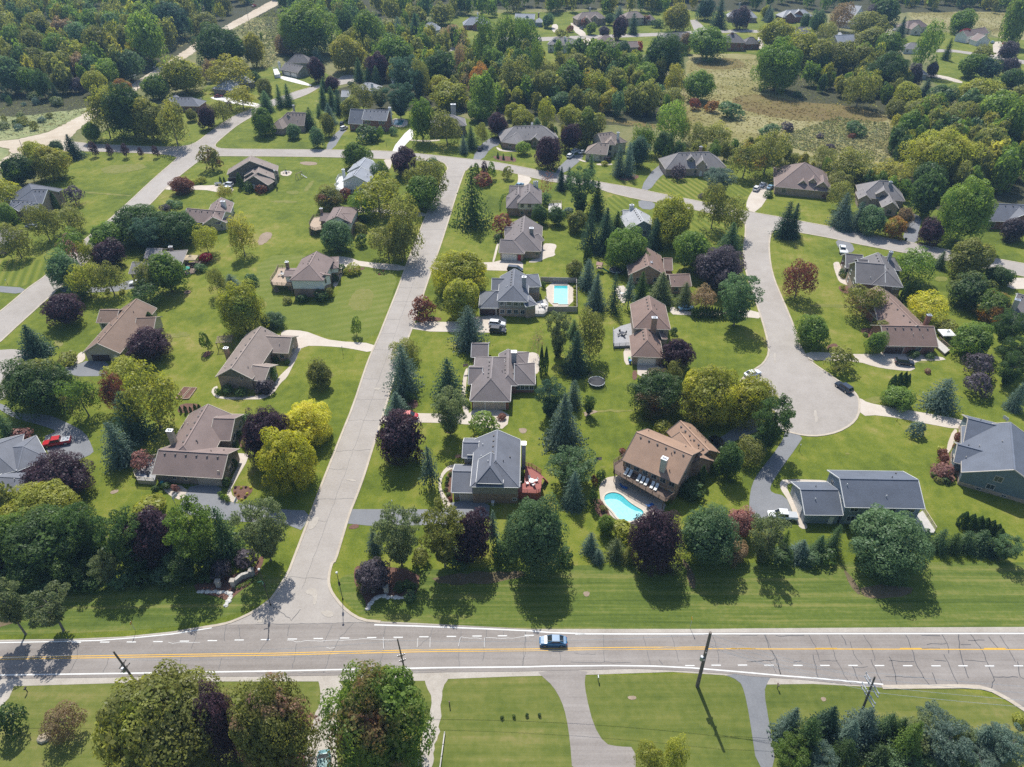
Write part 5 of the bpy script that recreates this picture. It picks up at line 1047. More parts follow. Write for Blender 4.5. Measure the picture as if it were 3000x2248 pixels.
for i in range(3): proto('c', crown_column(220+i, 1100, .075), trunk_mesh('trunk_mesh', 210+i, .6, 0, .05, .2, BARK), .01)
for i in range(3): proto('u', crown_broad(240+i, 12, 1100, .075, .0, (.2, .32), .3), trunk_mesh('trunk_mesh', 230+i, .5, 3, .02, .1, BARK), .0)
for i in range(2): proto('g', crown_broad(260+i, 16, 1900, .050, .14, (.15, .26), .3), trunk_mesh('trunk_mesh', 250+i, .65, 5, .022, .2, BARK), .14)   # small garden tree
proto('d', crown_broad(280, 20, 420, .03, .22, (.1, .2), .2, 1, .6), trunk_mesh('trunk_mesh', 270, .9, 22, .016, .22, BARKG, .4), .22)                 # nearly bare
PC = dict(g=(.078, .112, .030), dg=(.042, .066, .026), ol=(.110, .113, .038), yg=(.155, .158, .036), ye=(.40, .38, .055), yo=(.165, .155, .042), pu=(.056, .033, .042), bs=(.076, .104, .100), ds=(.036, .060, .046), gs=(.092, .108, .060), rb=(.150, .065, .042), og=(.25, .14, .045), ta=(.21, .155, .085), re=(.17, .022, .03), pk=(.235, .125, .105), yy=(.185, .178, .028), bg=(.062, .094, .052), lg=(.100, .135, .036), gp=(.075, .062, .072))
KINDN = dict(b='shade_tree', B='shade_tree', w='open_tree', f='wood_tree', s='spruce_tree', t='spruce_tree', n='spruce_tree', p='pine_tree', q='pine_tree', c='columnar_cedar', u='garden_shrub', g='garden_tree', d='bare_tree')
KINDL = dict(b='shade tree', B='shade tree', w='airy tree', f='wood tree', s='spruce', t='thin spruce', n='drooping spruce', p='pine', q='flat pine', c='columnar cedar', u='shrub', g='garden tree', d='nearly bare tree')
KCAT = dict(u='shrub', c='cedar')
PC = {k: ((v[0]*2.1, v[1]*2.14, v[2]*1.7) if k not in ('pu', 'gp', 'rb', 're', 'og', 'pk', 'ta', 'ye') else tuple(x*1.45 for x in v)) for k, v in PC.items()}
COLN = dict(g='green', dg='dark green', ol='olive', yg='yellow green', ye='golden', yo='yellowish', yy='yellow green', pu='purple', bs='blue', ds='dark', gs='grey green', rb='rusty', og='orange', ta='tan', re='crimson', pk='pinkish', bg='blue green', lg='bright green', gp='mauve')
REFS = []          # filled from HOUSES plus other landmarks
TREES = []
def solve_box(t, cx, cy, w, h, kind, c0):
    """crown box in the photograph -> ground point, width, full height (metres)"""
    sx, sy = spx(t, cx, cy); sc = TILE[t][2]; W, Hh = w/sc, h/sc
    zc = 4.0
    for _ in range(8):
        v = sy-1124; k = (CAM_H-zc)/(CAM_F*ST+v*CT); Y = k*(CAM_F*CT-v*ST); X = (sx-1500)*k
        dist = math.sqrt(X*X+Y*Y+(CAM_H-zc)**2); s = 1/k
        sphi = (CAM_H-zc)/dist; cphi = math.sqrt(1-sphi*sphi)
        wm = W/s; sv = s*math.sqrt(X*X*0+Y*Y+(CAM_H-zc)**2)/dist if dist else s
        if kind in 'stnc':
            Ht = max(1.0, (Hh/s-wm/2*sphi*.8)/cphi); zc = Ht*.5-(wm/2*sphi*.8/cphi)*.5
        else:
            val = (Hh/s/2)**2-(wm/2*sphi)**2
            b = math.sqrt(max(val, (wm*.30)**2))/1.0
            if val > 0: b = max(b/cphi if b/cphi < wm*1.4 else wm*1.4, wm*.28)
            Ht = 2*b/(1-c0); zc = (c0+1)/2*Ht
    return Vector((X, Y, 0)), wm, Ht

def tree(t, cx, cy, w, h, kind, col, group=None, label=None, zone=None):
    acc = None
    if '+' in col: col, acc = col.split('+')
    ps = PROTO[kind]; me, tm, c0 = ps[random.randrange(len(ps))]
    pos, wm, Ht = solve_box(t, cx, cy, w, h, kind, c0)
    root = bpy.data.objects.new(KINDN[kind], None); COL.objects.link(root); root.empty_display_size = .3
    root.location = pos; root.rotation_euler = (0, 0, random.uniform(0, 6.28)) if kind != 'q' else (0, 0, random.uniform(-.5, .5))
    wm *= 1.12; Ht *= 1.0
    sxy = wm*(1.0 if kind not in 'bBfug' else .97)
    root.scale = (sxy, sxy*random.uniform(.94, 1.06), Ht)
    c = bpy.data.objects.new('crown', me); COL.objects.link(c); c.parent = root
    k = random.uniform(.82, 1.18); base = PC[col]; c.color = (base[0]*k, base[1]*k, base[2]*k, 1)
    a = PC[acc] if acc else tuple(x*1.25 for x in base); c['accent'] = [a[0], a[1], a[2]]; c['accent_amount'] = (1.6 if acc in ('pk', 'og', 'ye') else 1.0) if acc else .35
    if kind != 'u' and (wm*Ht > 3 or True):
        tk = bpy.data.objects.new('trunk', tm); COL.objects.link(tk); tk.parent = root
    root['category'] = KCAT.get(kind, 'tree')
    TREES.append([root, pos, Ht, kind, col, acc, group, label, zone, wm])
    return root

def trees(text, group=None, label=None, zone=None):
    for ln in text.strip().splitlines():
        f = ln.split()
        if not f or f[0][0] == '#': continue
        tree(f[0], *[float(x) for x in f[1:5]], f[5], f[6], group, ' '.join(f[7:]) or label, zone)

# --- south side of the main road and the roadside belt
trees('''
D1 1250 1340 980 930 B ol+yg
D1 1790 1300 330 640 B pu
D2 110 1330 620 800 B ol+pk
D2 1000 1270 800 930 B g+rb
D1 80 1270 230 250 g dg
D1 495 1290 270 270 w ta
D1 1030 1060 130 110 u og
D1 400 370 330 330 q gs
D1 40 340 280 380 q gs
C1 330 1200 520 330 B yg
C1 430 1460 640 560 B dg+g
C1 90 1440 360 420 B g
C1 660 1420 260 420 p dg
C1 40 1580 260 260 b pu
C1 60 1190 200 220 b gp
C1 650 1560 270 260 s bg
D1 640 80 240 180 p dg
D1 850 60 200 250 p gs
D1 300 60 320 260 B dg
C1 1000 1480 300 440 p dg
C1 1250 1430 380 470 b pu
C1 1560 1440 340 490 p g
C1 1810 1440 270 470 s bg
C1 1980 1610 180 160 u gp
C1 2120 1400 340 460 p gs
C1 1210 1200 260 120 u yg
D1 1480 70 240 200 p dg
D1 1790 60 180 150 u gp
D1 1570 140 62 70 u dg
D1 1632 138 60 66 u dg
D1 1690 135 60 66 u dg
C2 1150 1450 320 430 p gs
C2 1510 1440 320 450 p ol
C2 1745 1430 300 410 b pu
C2 1920 1400 112 330 t bs
C2 955 1490 130 210 s bs
D2 950 90 270 210 b gp
D2 1165 200 90 90 u dg
D2 1232 180 84 80 u dg
D2 1280 196 60 70 u dg
D2 850 215 70 60 u ol
D2 1250 275 110 40 u bg
C3 200 1440 450 580 B bg
C2 2050 1430 150 310 s bg
C3 1160 1470 410 480 B pu
C3 635 1510 140 190 s bs
C3 695 1610 112 120 s bs
C3 840 1560 165 190 s gs
C3 940 1600 120 150 s ol
C3 1590 1440 460 490 B bg
C3 1850 1330 220 250 b pk
C3 1800 1560 200 170 b ta
C4 130 1470 250 380 p gs
C4 270 1510 105 240 s dg
C4 400 1570 185 200 s bs
C4 550 1530 140 200 s bg
C4 680 1470 130 250 s bg
C4 1100 1460 610 540 B bg
C4 1400 1470 150 190 s ds
C4 1530 1480 150 220 s bg
C4 1640 1500 130 190 s dg
C4 1740 1490 160 200 s bg
C4 1860 1490 190 220 s bg
C4 2070 1540 190 200 p bg
C4 1960 1540 120 170 s ds
C4 1720 1310 88 150 c dg
C4 1780 1330 88 150 c dg
C4 1840 1345 88 150 c dg
C4 1890 1360 88 150 c dg
C4 1940 1380 88 150 c dg
C4 1985 1405 88 140 c dg
C4 2010 1440 88 130 c dg
D4 310 1330 220 310 s bs
D4 430 1460 320 400 s dg
D4 620 1300 230 280 s ds
D4 900 1340 300 330 s bs
D4 1260 1480 280 430 s g
D4 1480 1300 220 240 p bs
D4 1560 1480 330 340 p bs
D4 1860 1440 220 270 s bs
D4 2080 1500 250 280 p bs
D4 750 1560 220 260 s dg
D4 560 1600 220 200 p bs
D4 1020 1590 260 220 s dg
D4 1850 1620 250 140 p bs
D4 1700 1400 170 200 p gs
D4 1090 1350 220 280 s bg
D4 1400 1420 300 260 p gs
D4 780 1420 220 300 s bs
D4 1180 1390 200 280 s dg
D4 1640 1590 300 220 p dg
D4 320 1560 260 240 p g
D4 1280 1620 300 160 p bg
D4 2000 1420 200 180 p bs
D4 2170 1270 92 90 u yg
D3 1130 1570 220 240 w yg
D3 1320 1560 220 260 w yg
D2 1992 1255 30 32 u dg
D2 2090 1245 30 32 u dg
D3 122 1237 30 32 u dg
D3 222 1232 30 32 u dg
''')
trees('''
C1 760 1500 200 260 b g
C1 880 1590 220 200 u dg
C1 1120 1590 260 180 b dg
C1 1420 1590 240 180 u bg
C1 1680 1600 220 180 u dg
D1 120 130 260 140 u dg
D1 380 170 240 120 u bg
D1 540 160 200 120 u dg
D1 720 150 220 130 u dg
D1 960 130 220 120 u bg
D1 1150 120 200 120 u dg
D1 1330 110 200 120 u bg
C2 1640 1600 200 150 u dg
C2 1330 1600 160 130 u ol
C2 1990 1560 150 190 u dg
C3 420 1590 130 130 u dg
C4 240 1600 200 130 u dg
C4 470 1610 180 110 u bg
C4 620 1600 150 110 u dg
''')
# --- blocks along the entrance street
trees('''
C1 950 710 260 410 s bs
C1 1055 490 280 450 s ds
C1 1200 300 400 480 w yg
C1 900 260 190 290 w rb
C1 1010 90 300 240 w yg
C1 300 200 510 450 B dg+ol
C1 640 290 260 320 w g+rb
C1 30 560 170 290 s bg
C1 450 970 480 340 B pu
C1 1130 830 170 160 g pk
C1 170 620 160 110 u pk
C1 290 1150 220 100 u yg
C2 80 620 370 430 B pu
C2 400 520 390 350 B ye
C2 265 790 430 490 B yy+ye
C2 505 120 190 220 b ol
C2 1190 110 270 430 s bs
B2 1215 1440 230 190 w ol
C2 1140 390 200 230 s bs
C2 1555 200 250 390 s ds
C2 1565 440 240 340 p gs
C2 1165 640 370 400 b pu
C2 1400 900 165 360 t bs
C2 1850 510 240 190 g lg
C2 1240 310 80 90 u dg
C2 130 130 80 110 u g
C2 60 230 130 110 u gp
C1 2150 230 130 120 u gp
C1 1840 250 100 70 u dg
C1 1760 265 50 60 u g
C1 1950 270 100 60 u dg
C1 1990 490 100 90 u bg
C1 1930 615 60 60 u dg
C1 1985 685 70 70 u ol
C1 1890 700 50 40 u dg
C1 1900 850 50 80 u dg
C1 1830 1000 70 90 u dg
C1 1785 1100 40 50 u g
C1 1805 1120 42 54 u g
C1 1838 1138 44 56 u g
C1 1350 1030 80 70 u dg
C1 1415 1050 55 65 u pk
C1 1255 1050 60 50 u dg
C1 1460 415 24 60 c dg
C1 1500 415 30 70 c dg
C1 1540 415 26 54 c dg
C1 1580 408 32 80 c dg
C1 1615 408 32 80 c dg
C2 1573 935 34 34 u dg
C2 1550 970 34 36 u dg
C2 1543 1010 34 36 u dg
C2 1538 1060 34 34 u dg
C2 1560 1100 44 34 u dg
C2 1575 1140 34 34 u rb
C2 1720 260 40 70 u dg
C2 1715 370 44 50 u dg
C2 1990 475 70 40 u rb
C3 420 540 310 460 s bs
C3 310 330 210 280 p ds
C3 500 300 140 240 s bs
C3 625 380 90 140 p dg
C3 480 890 340 310 p bg
C3 500 1080 190 310 s bs
C3 720 945 84 92 u dg
C3 665 990 60 80 u rb
C3 660 1140 70 160 u dg
C3 1180 260 430 390 B dg+rb
C3 1330 90 150 150 w ol
C3 1620 290 460 480 B yg+ye
C3 1930 330 390 390 B yg+ye
C3 2110 530 270 390 p dg
C3 1990 690 150 170 b bg
C3 1930 750 240 210 w ol
C3 1770 820 190 300 b dg
C3 1540 950 72 165 c dg
C3 1680 880 112 130 u bg
C3 1220 575 160 105 u yg
C3 1390 660 110 105 g rb
C3 1450 1060 200 90 u dg
C3 760 1340 130 165 b lg
C3 900 1390 190 110 u yg
C3 740 1215 60 50 u ol
C3 900 755 70 40 u rb
''')
# --- right blocks round the cul-de-sac
trees('''
C4 1148 200 60 140 c dg
C4 1195 185 60 150 c dg
C4 1235 180 56 150 c dg
C4 1265 195 54 140 c dg
C4 1200 310 230 170 b g
C4 1550 310 270 300 s bs
C4 1345 575 132 125 u bs
C4 1870 50 240 130 g gp
C4 1860 200 210 180 g gp
C4 2120 90 200 260 p dg
C4 2170 300 130 290 s bs
C4 1560 905 150 120 u pk
C4 1550 760 74 70 u rb
C4 1560 812 74 70 u rb
C4 1545 730 70 40 u yg
C4 1685 650 90 90 u rb
C4 1665 715 56 44 u rb
C4 1645 755 50 36 u yg
C4 1480 940 50 44 u g
C4 1580 985 80 44 u dg
C4 1520 985 70 36 u ol
B4 740 1520 240 175 g ol
B4 1435 1623 54 40 u pk
B4 290 410 170 310 s ds
B4 350 410 150 280 s ds
B4 400 860 250 280 w rb
B4 505 1300 260 250 b g
B4 655 1445 50 36 u dg
B4 745 330 170 290 s bs
B4 770 390 124 210 s bs
B4 870 380 130 240 s bs
B4 990 400 215 220 b bg
B4 740 190 195 200 w ol
B4 1170 460 160 160 b og+yg
B4 1250 375 124 150 b ta
B4 1460 490 175 200 b pu
B4 1760 320 390 500 B lg
B4 1440 200 260 350 f dg
B4 2130 470 200 180 b gp
B4 1770 700 310 310 b ol
B4 1540 730 112 150 s bg
B4 2010 850 220 160 b dg
B4 1790 970 330 270 b dg+ol
B4 1425 1080 300 210 w ye+yg
B4 1970 1100 270 230 b g+og
B4 1810 1360 300 270 b g
B4 1320 740 300 240 w g
B4 945 1035 290 260 w ol+rb
B4 1255 985 66 180 c dg
B4 1300 975 66 190 c dg
B4 1345 985 60 160 c dg
B4 1020 1390 150 185 b g
B4 1590 1275 170 110 u ol
B4 1070 1255 165 90 u ol
B4 2100 1280 230 260 p dg
B4 2130 1490 210 250 p dg
B4 735 820 50 60 u dg
B4 745 855 36 36 u ol
B4 790 850 56 56 u dg
B4 745 945 40 36 u yg
B4 930 1325 44 30 u g
B4 1320 1485 90 36 u dg
B4 1450 1495 80 30 u dg
B4 145 190 76 54 u dg
B4 620 200 80 60 u rb
B4 540 180 90 60 u dg
''')
# --- middle rows
trees('''
B3 690 250 170 310 s dg
B3 640 470 180 360 n ds
B3 760 500 210 380 s ds
B3 850 450 170 230 s dg
B3 940 625 335 320 B g
B3 1290 390 350 390 B yg+ol
B3 1160 520 132 270 s ds
B3 1470 640 290 310 b g
B3 1675 790 390 350 B gp
B3 1775 550 180 250 s bg
B3 1650 260 210 320 w ol
B3 1790 350 225 270 w ol
B3 1840 1050 270 370 p bg
B3 1550 1020 190 180 w ta
B3 615 850 160 260 s bs
B3 685 990 160 300 s bs
B3 830 1000 140 340 n ds
B3 950 990 112 300 t bs
B3 1050 950 130 260 s dg
B3 1210 960 220 270 s gs
B3 1400 1020 150 230 s gs
B3 1465 1150 30 95 c dg
B3 1490 1150 30 95 c dg
B3 1515 1148 30 95 c dg
B3 1540 1148 30 95 c dg
B3 1565 1146 30 95 c dg
B3 1590 1146 30 95 c dg
B3 1615 1148 30 95 c dg
B3 1640 1150 30 95 c dg
B3 1665 1150 30 95 c dg
B3 1690 1150 30 95 c dg
B3 1712 1152 30 90 c dg
B3 1734 1155 28 85 c dg
B3 1340 1480 250 250 b pu
B3 230 350 130 150 b dg
B3 360 365 130 140 b dg
B3 455 330 90 70 u bs
B3 520 410 160 160 b ol+dg
B3 275 225 80 100 u bg
B3 560 170 190 330 p bg
B3 400 70 84 190 s ds
B3 462 60 84 170 s ds
B3 285 85 125 190 d rb
B3 600 690 44 150 c dg
B3 632 685 40 150 c dg
B3 510 795 140 150 b ol
B3 375 1330 160 340 p gs
B3 520 1490 210 370 s ds
B3 500 1290 120 160 s bg
B3 640 1300 230 340 w ol
B3 212 1360 112 190 d ta
B3 240 1540 42 240 c dg
B3 277 1545 42 230 c dg
B3 1680 90 210 190 p bs
B3 1310 1300 60 60 u dg
B3 1540 205 60 30 u gp
B2 1750 230 310 500 n dg
B2 1660 810 450 360 B yg+ye
B2 1650 1030 300 320 b yg
B2 1350 1110 215 180 g rb
B2 1720 1290 260 370 s bs
B2 1990 430 165 150 g rb
B2 1340 170 290 270 b g
A2 1370 1440 300 320 w ol
B2 980 170 420 220 w yg
B2 860 260 210 190 w g
B2 1060 570 260 240 w ol
B2 1180 430 270 420 w ol+yo
B2 1170 580 240 260 w ol
B2 590 220 215 180 b ol+rb
B2 645 520 265 250 b bg
B2 805 1250 86 140 g lg
B2 150 1205 155 125 b bg
B2 715 190 110 100 u rb
B2 690 790 74 74 u bg
B2 635 865 70 70 u dg
B2 520 1010 130 80 u dg
B2 590 990 80 90 u ol
B2 375 1030 90 50 u dg
B2 255 1050 80 40 u ol
B2 780 800 130 44 u yg
B2 850 460 100 90 u ol
B2 870 390 80 70 u dg
B2 850 560 100 100 u dg
B2 1960 545 70 60 u dg
B2 250 1550 50 40 u g
B2 160 1520 60 60 u dg
''')
# --- left rows
trees('''
B1 505 1115 275 260 b pu
B1 260 1390 250 290 s ds
B1 1200 1410 320 270 B pu
B1 1220 1215 84 140 c dg
B1 1945 1110 345 400 B yg+lg
B1 1660 1375 90 145 g g
B1 1340 820 290 320 b g
B1 1160 860 150 260 w ol
B1 680 870 235 250 w yg
B1 870 850 220 260 w ol
B1 505 800 240 290 b bg
B1 565 600 260 260 w g+pk
B1 700 660 110 200 w yg
B1 865 665 240 210 b pu
B1 1100 420 400 300 B dg+g
B1 1420 450 350 270 B dg
B1 850 530 260 230 b g
B1 1190 520 210 240 p ds
B1 1655 540 185 210 w yg
B1 1940 510 210 280 w yo+yg
B1 1755 880 140 200 w ol
B1 1870 905 140 130 s bs
B1 2035 875 105 105 u bg
B1 1665 705 112 90 u re
B1 335 400 200 260 w ol
B1 555 385 240 190 w ol
B1 110 560 230 240 w ol
B1 50 350 140 170 b g
B1 60 170 260 220 w yg
B1 540 1525 155 115 u ol
B1 590 195 150 130 g gp
B1 1470 115 185 130 b rb
B1 1378 265 84 56 u bg
B1 1437 275 86 56 u bg
B1 1335 300 80 44 u gp
B1 1565 92 64 44 u yg
B1 1628 74 74 54 u yg
B1 1940 85 54 130 c dg
B1 1785 80 24 60 c dg
B1 1815 80 22 54 c dg
B1 2008 135 80 80 u dg
B1 2110 150 90 70 u rb
B1 1810 170 120 110 w yo
B1 1160 980 260 160 w dg
B1 440 250 50 150 c dg
B1 540 290 80 50 u ol
B1 870 975 40 36 u yg
B1 985 980 50 36 u yg
B1 1620 785 90 70 u bg
B1 2170 1210 130 110 b bg
B1 640 985 200 60 u dg
''')
# --- near far-street rows
trees('''
A1 577 1195 165 200 s ds
A1 450 1190 110 110 b bg
A1 390 1310 290 260 b yo+g
A1 130 1380 250 240 b dg+g
A1 270 1220 190 150 b yg
A1 755 1200 66 105 g pu
A1 882 1215 56 90 g pu
A1 1006 1212 60 100 g pu
A1 1134 1228 44 70 g pu
A1 1258 1222 52 84 g pu
A1 1700 1270 180 170 g ol+rb
A1 1668 945 135 175 b pu
A1 1790 895 145 150 w ol
A1 2140 705 115 125 b ol
A1 1950 775 215 160 w yo+yg
A1 2150 830 120 170 s bg
A1 2130 985 180 200 b g
A1 1850 855 60 70 u gp
A1 1545 930 90 90 b ol
A2 60 985 140 200 b g
A2 75 820 120 160 s bg
A2 185 780 80 180 s bg
A2 255 775 100 180 s bg
A2 70 705 120 130 b ol
A2 435 965 112 180 s bg
A2 508 900 60 110 s bg
A2 590 930 120 170 s bs
A2 545 690 80 110 s bg
A2 612 675 115 110 b pu
A2 540 790 100 170 s bg
A2 610 800 110 180 s bg
A2 665 830 90 200 s ds
A2 490 1110 110 150 b bg
A2 580 1010 110 170 b ol
A2 300 1065 115 105 b bg
A2 490 560 140 180 b pu
A2 760 870 150 170 b ol
A2 1002 1070 60 90 g g
A2 1110 1060 72 66 u bg
A2 1340 970 180 330 f g
A2 1540 1010 250 240 w ol
A2 1680 1175 84 150 s bs
A2 1740 1120 112 190 s bg
A2 1830 1070 100 150 w ol
A2 1490 690 205 150 b yg+yo
A2 1570 770 300 160 b yg
A2 1850 760 230 330 f lg
A2 1800 890 180 160 b lg
A2 2090 610 260 270 w ol
A2 800 1250 200 190 b g
A2 920 1260 60 90 g g
A2 1205 1300 215 215 b pu
A2 1000 1390 150 160 w dg
A2 1432 1320 90 86 b bg
A2 1480 1380 50 50 u bg
A2 1785 1380 66 120 g g
A2 1850 1372 66 120 g pu
A2 1912 1370 66 120 g g
A2 2032 1392 92 90 g ol
A2 1840 1450 160 36 u rb
A2 1958 1255 26 56 s bg
A2 2003 1270 26 50 s bg
A2 2070 1270 26 50 s bg
A2 2170 1190 120 90 g lg
A2 1960 1010 160 180 b pu
A2 2090 900 160 130 b yg
A2 830 565 100 180 s bg
A2 905 610 90 120 s bg
A2 972 610 80 140 s bg
A2 985 530 165 200 b pu
A2 1200 610 230 260 p ds
A2 1160 810 200 230 p ds
A2 860 780 190 190 w ol+yo
A2 1000 790 130 140 p gs
A2 1310 680 110 200 p ds
A2 770 680 60 30 u dg
A2 1480 560 280 270 f dg
A2 1330 620 150 260 w ol
A2 1800 610 170 190 w og
A2 1690 640 90 200 d ta
A2 910 1080 200 40 u dg
A3 290 1230 215 245 b pu
A3 470 1110 160 200 b pu
A3 615 1020 240 280 b ol+g
A3 470 930 190 150 b yg
A3 280 910 160 200 w yg
A3 90 960 180 150 b yg
A3 870 1310 112 260 s bs
A3 945 1300 112 280 s bs
A3 1020 1230 180 220 b ds
A3 1080 1110 190 200 w lg
A3 1310 970 240 290 w lg
A3 1350 1390 112 125 u gp
A3 85 1195 110 84 g lg
A3 1230 1170 170 200 b dg
A3 1520 1100 180 180 w ol
A3 1680 1090 220 170 w ol+yg
A3 1900 1280 250 250 w ol+og
A3 2080 1220 270 290 w ol+yo
A3 640 1370 100 220 t bg
A3 770 1290 60 50 u gp
A3 750 1320 60 24 u yg
A4 800 1330 300 240 w ol+yo
A4 1110 1400 260 200 w yo+ol
A4 600 1260 180 130 w ol
A4 730 1480 180 160 b ol
''', zone='row')
# --- the hedge-row and grove by the dirt road, and the far gardens
trees('''
A1 980 720 190 150 b og+g
A1 1030 890 330 400 B dg
A1 1200 960 290 320 b ol+yo
A1 820 890 240 330 w ol+yg
A1 1380 960 250 320 w ol+yo
A1 740 1070 135 150 b g
A1 1260 700 220 190 b g
A1 900 780 180 160 b yg
A1 1470 600 300 270 b yg
A1 1790 380 390 330 B dg
A1 2050 400 165 240 b yo
A1 1830 570 340 150 w yo+ol
A1 1700 560 120 140 w ta
A1 2060 630 90 90 b dg
''', group='trees of the grove between the dirt road and the houses')
''' far rows '''
trees('''
A2 410 220 460 380 B lg
A2 715 205 150 250 f dg
A2 720 430 270 260 b yo+ol
A2 900 240 240 290 f lg
A2 1140 420 280 250 b g
A2 820 290 160 180 f ol
A2 1150 230 100 170 s bs
A2 1290 240 140 230 s ds
A2 1160 290 120 60 b gp
A2 1500 110 200 160 f ol
A2 1310 130 170 140 f ol
A2 1850 300 190 300 w g
A2 2020 260 160 260 w g
A2 2150 280 140 240 w g
A2 1590 270 170 130 w ta
A2 1680 330 90 220 d ta
A2 1340 350 150 150 b g
A2 1640 470 90 200 w ta
A2 1940 480 120 140 b g
A2 230 360 170 130 b ta
A2 490 450 90 120 s bs
A3 75 560 190 300 f dg
A3 130 290 180 260 w g
A3 200 470 100 260 w lg
A3 310 690 220 230 b ol
A3 740 460 250 250 f g
A3 540 520 220 170 b ol
A3 920 520 190 170 f lg
A3 1230 450 330 330 B dg
A3 1080 610 190 190 f lg
A3 700 680 240 210 w yg+og
A3 1090 800 230 260 f ol
A3 500 660 240 250 f dg+ol
A3 790 810 150 170 b yo+og
A3 960 790 140 180 b ol
A3 1310 630 150 190 w yo
A3 1520 690 240 220 b g
A3 1310 780 190 140 w ol
A3 1400 1040 90 160 w ol
A3 620 800 160 150 b bg
A3 400 820 180 130 b bg
A3 1480 840 90 90 u rb
A3 1620 860 110 90 u og
A3 1770 890 190 90 u bg
A3 300 580 160 160 w ol
A3 860 660 180 200 f ol
A3 1590 345 300 230 b g
A3 1410 350 90 140 b ta
A3 1030 370 80 70 u re
A3 900 390 130 110 b bg
A3 290 165 95 100 b bg
A3 640 230 84 84 b lg
A3 750 255 90 80 b gp
A3 870 225 120 170 b pu
A3 985 195 90 160 s ds
A3 870 110 110 110 s bs
A3 790 155 70 80 b bg
A3 1340 140 215 200 b yo+ol
A3 1685 110 132 220 s ds
A3 1858 140 150 160 b gp+rb
A3 1570 70 145 160 f ds
A3 2080 110 80 120 s bs
A3 1080 160 70 70 u rb
A3 590 180 60 70 u rb
A3 400 275 110 70 u ol
A3 470 235 60 50 u rb
A3 1180 190 100 30 u dg
A4 220 280 290 220 b yg
A4 230 520 370 380 B g
A4 430 390 280 250 b yg+ol
A4 560 440 200 240 f ol
A4 740 460 260 220 b ol
A4 900 460 180 190 f ol
A4 1110 570 330 280 B dg
A4 900 700 270 250 w ol+yg
A4 970 200 290 150 b ol
A4 970 310 250 130 b ol
A4 1130 360 200 180 b g
A4 1040 100 180 140 b gp
A4 1110 90 200 190 f dg
A4 740 120 180 180 w ta
A4 630 250 150 130 w ol
A4 540 180 130 180 f bg
A4 130 100 90 100 b yg
A4 165 130 80 110 s bs
A4 440 180 80 120 b bg
A4 1710 170 190 170 b g
A4 2150 170 190 370 f lg
A4 2090 410 150 140 b gp
A4 1430 360 180 330 w g
A4 1600 400 70 170 s dg
A4 1225 230 90 170 s ds
A4 1790 530 220 180 f g
A4 1930 560 180 170 f ds
A4 2095 540 140 140 b gp
A4 1475 560 90 110 b gp
A4 1330 610 120 170 b gp
A4 1880 420 170 70 u ol
A4 1725 280 90 90 u re
A4 1280 770 210 190 b yg
A4 1860 750 340 230 b yg+ol
A4 1560 780 220 170 f bg
A4 1400 900 270 230 b ol
A4 1300 1020 220 240 b g
A4 1560 990 260 210 b ol
A4 1730 930 240 200 b ol
A4 1990 910 300 330 f lg
A4 2130 1010 200 400 f lg
A4 1560 1250 500 400 B yg+yo
A4 1930 1200 260 330 f ol+dg
A4 1170 980 60 110 u yo
A4 1180 880 160 130 b ol
A4 1440 1430 240 240 f dg
A4 1420 720 120 150 s ds
A4 2130 640 200 160 f dg
A4 300 1025 110 50 u gp
A4 160 1060 180 70 u bg
A4 560 1100 60 30 u gp
A4 820 1100 60 30 u rb
A4 640 1190 80 40 u gp
A4 850 1040 160 50 u bg
A4 380 760 70 40 u bg
A4 2100 1330 180 200 f dg
A4 1750 1420 150 120 b ol
''', zone='far')
trees('''
A1 1190 310 250 380 f lg
A1 820 370 260 300 f ol+dg
A1 640 440 210 190 f yg
A1 1030 530 230 230 f bg
A1 860 590 190 210 f lg
A1 750 670 180 180 f yg
A1 460 530 200 200 f ol
A1 330 680 150 220 f dg
A1 220 650 190 200 f g
A1 80 610 230 280 f bg
A1 640 540 210 200 f ta
A1 1390 170 280 270 f ds
A1 1660 190 210 160 b ol
A1 440 740 70 130 s ds
A1 480 660 130 180 f ol
A1 620 690 120 110 b gp
A1 1480 60 160 200 f ol
A1 300 480 200 180 f ol
A1 130 480 190 200 f ol
A1 450 380 200 200 f g
A1 260 350 200 200 f ol
A1 90 330 190 220 f g
A1 640 300 200 220 f bg
A1 1020 330 180 220 f ol
A1 500 260 190 210 f ta
A1 940 200 200 200 f g
A1 300 210 190 190 f ol
A1 740 180 190 190 f g
A1 1130 130 190 190 f lg
A1 560 140 180 180 f g
''', group='trees of the wood left of the dirt road', label='mixed green tree in the dense wood beyond the scrubby field')
# bushes of the scrub field
rr = random.Random(3)
for i in range(26):
    x, y = rr.uniform(0, 690), rr.uniform(770, 1080)
    if y > 1120-.33*x-10: continue
    tree('A1', x, y, rr.uniform(36, 100), rr.uniform(30, 70), 'u', rr.choice(['bs', 'bg', 'ol', 'dg', 'gs']), 'bushes scattered over the scrubby field', 'rounded wild bush in the scrubby field by the dirt road')

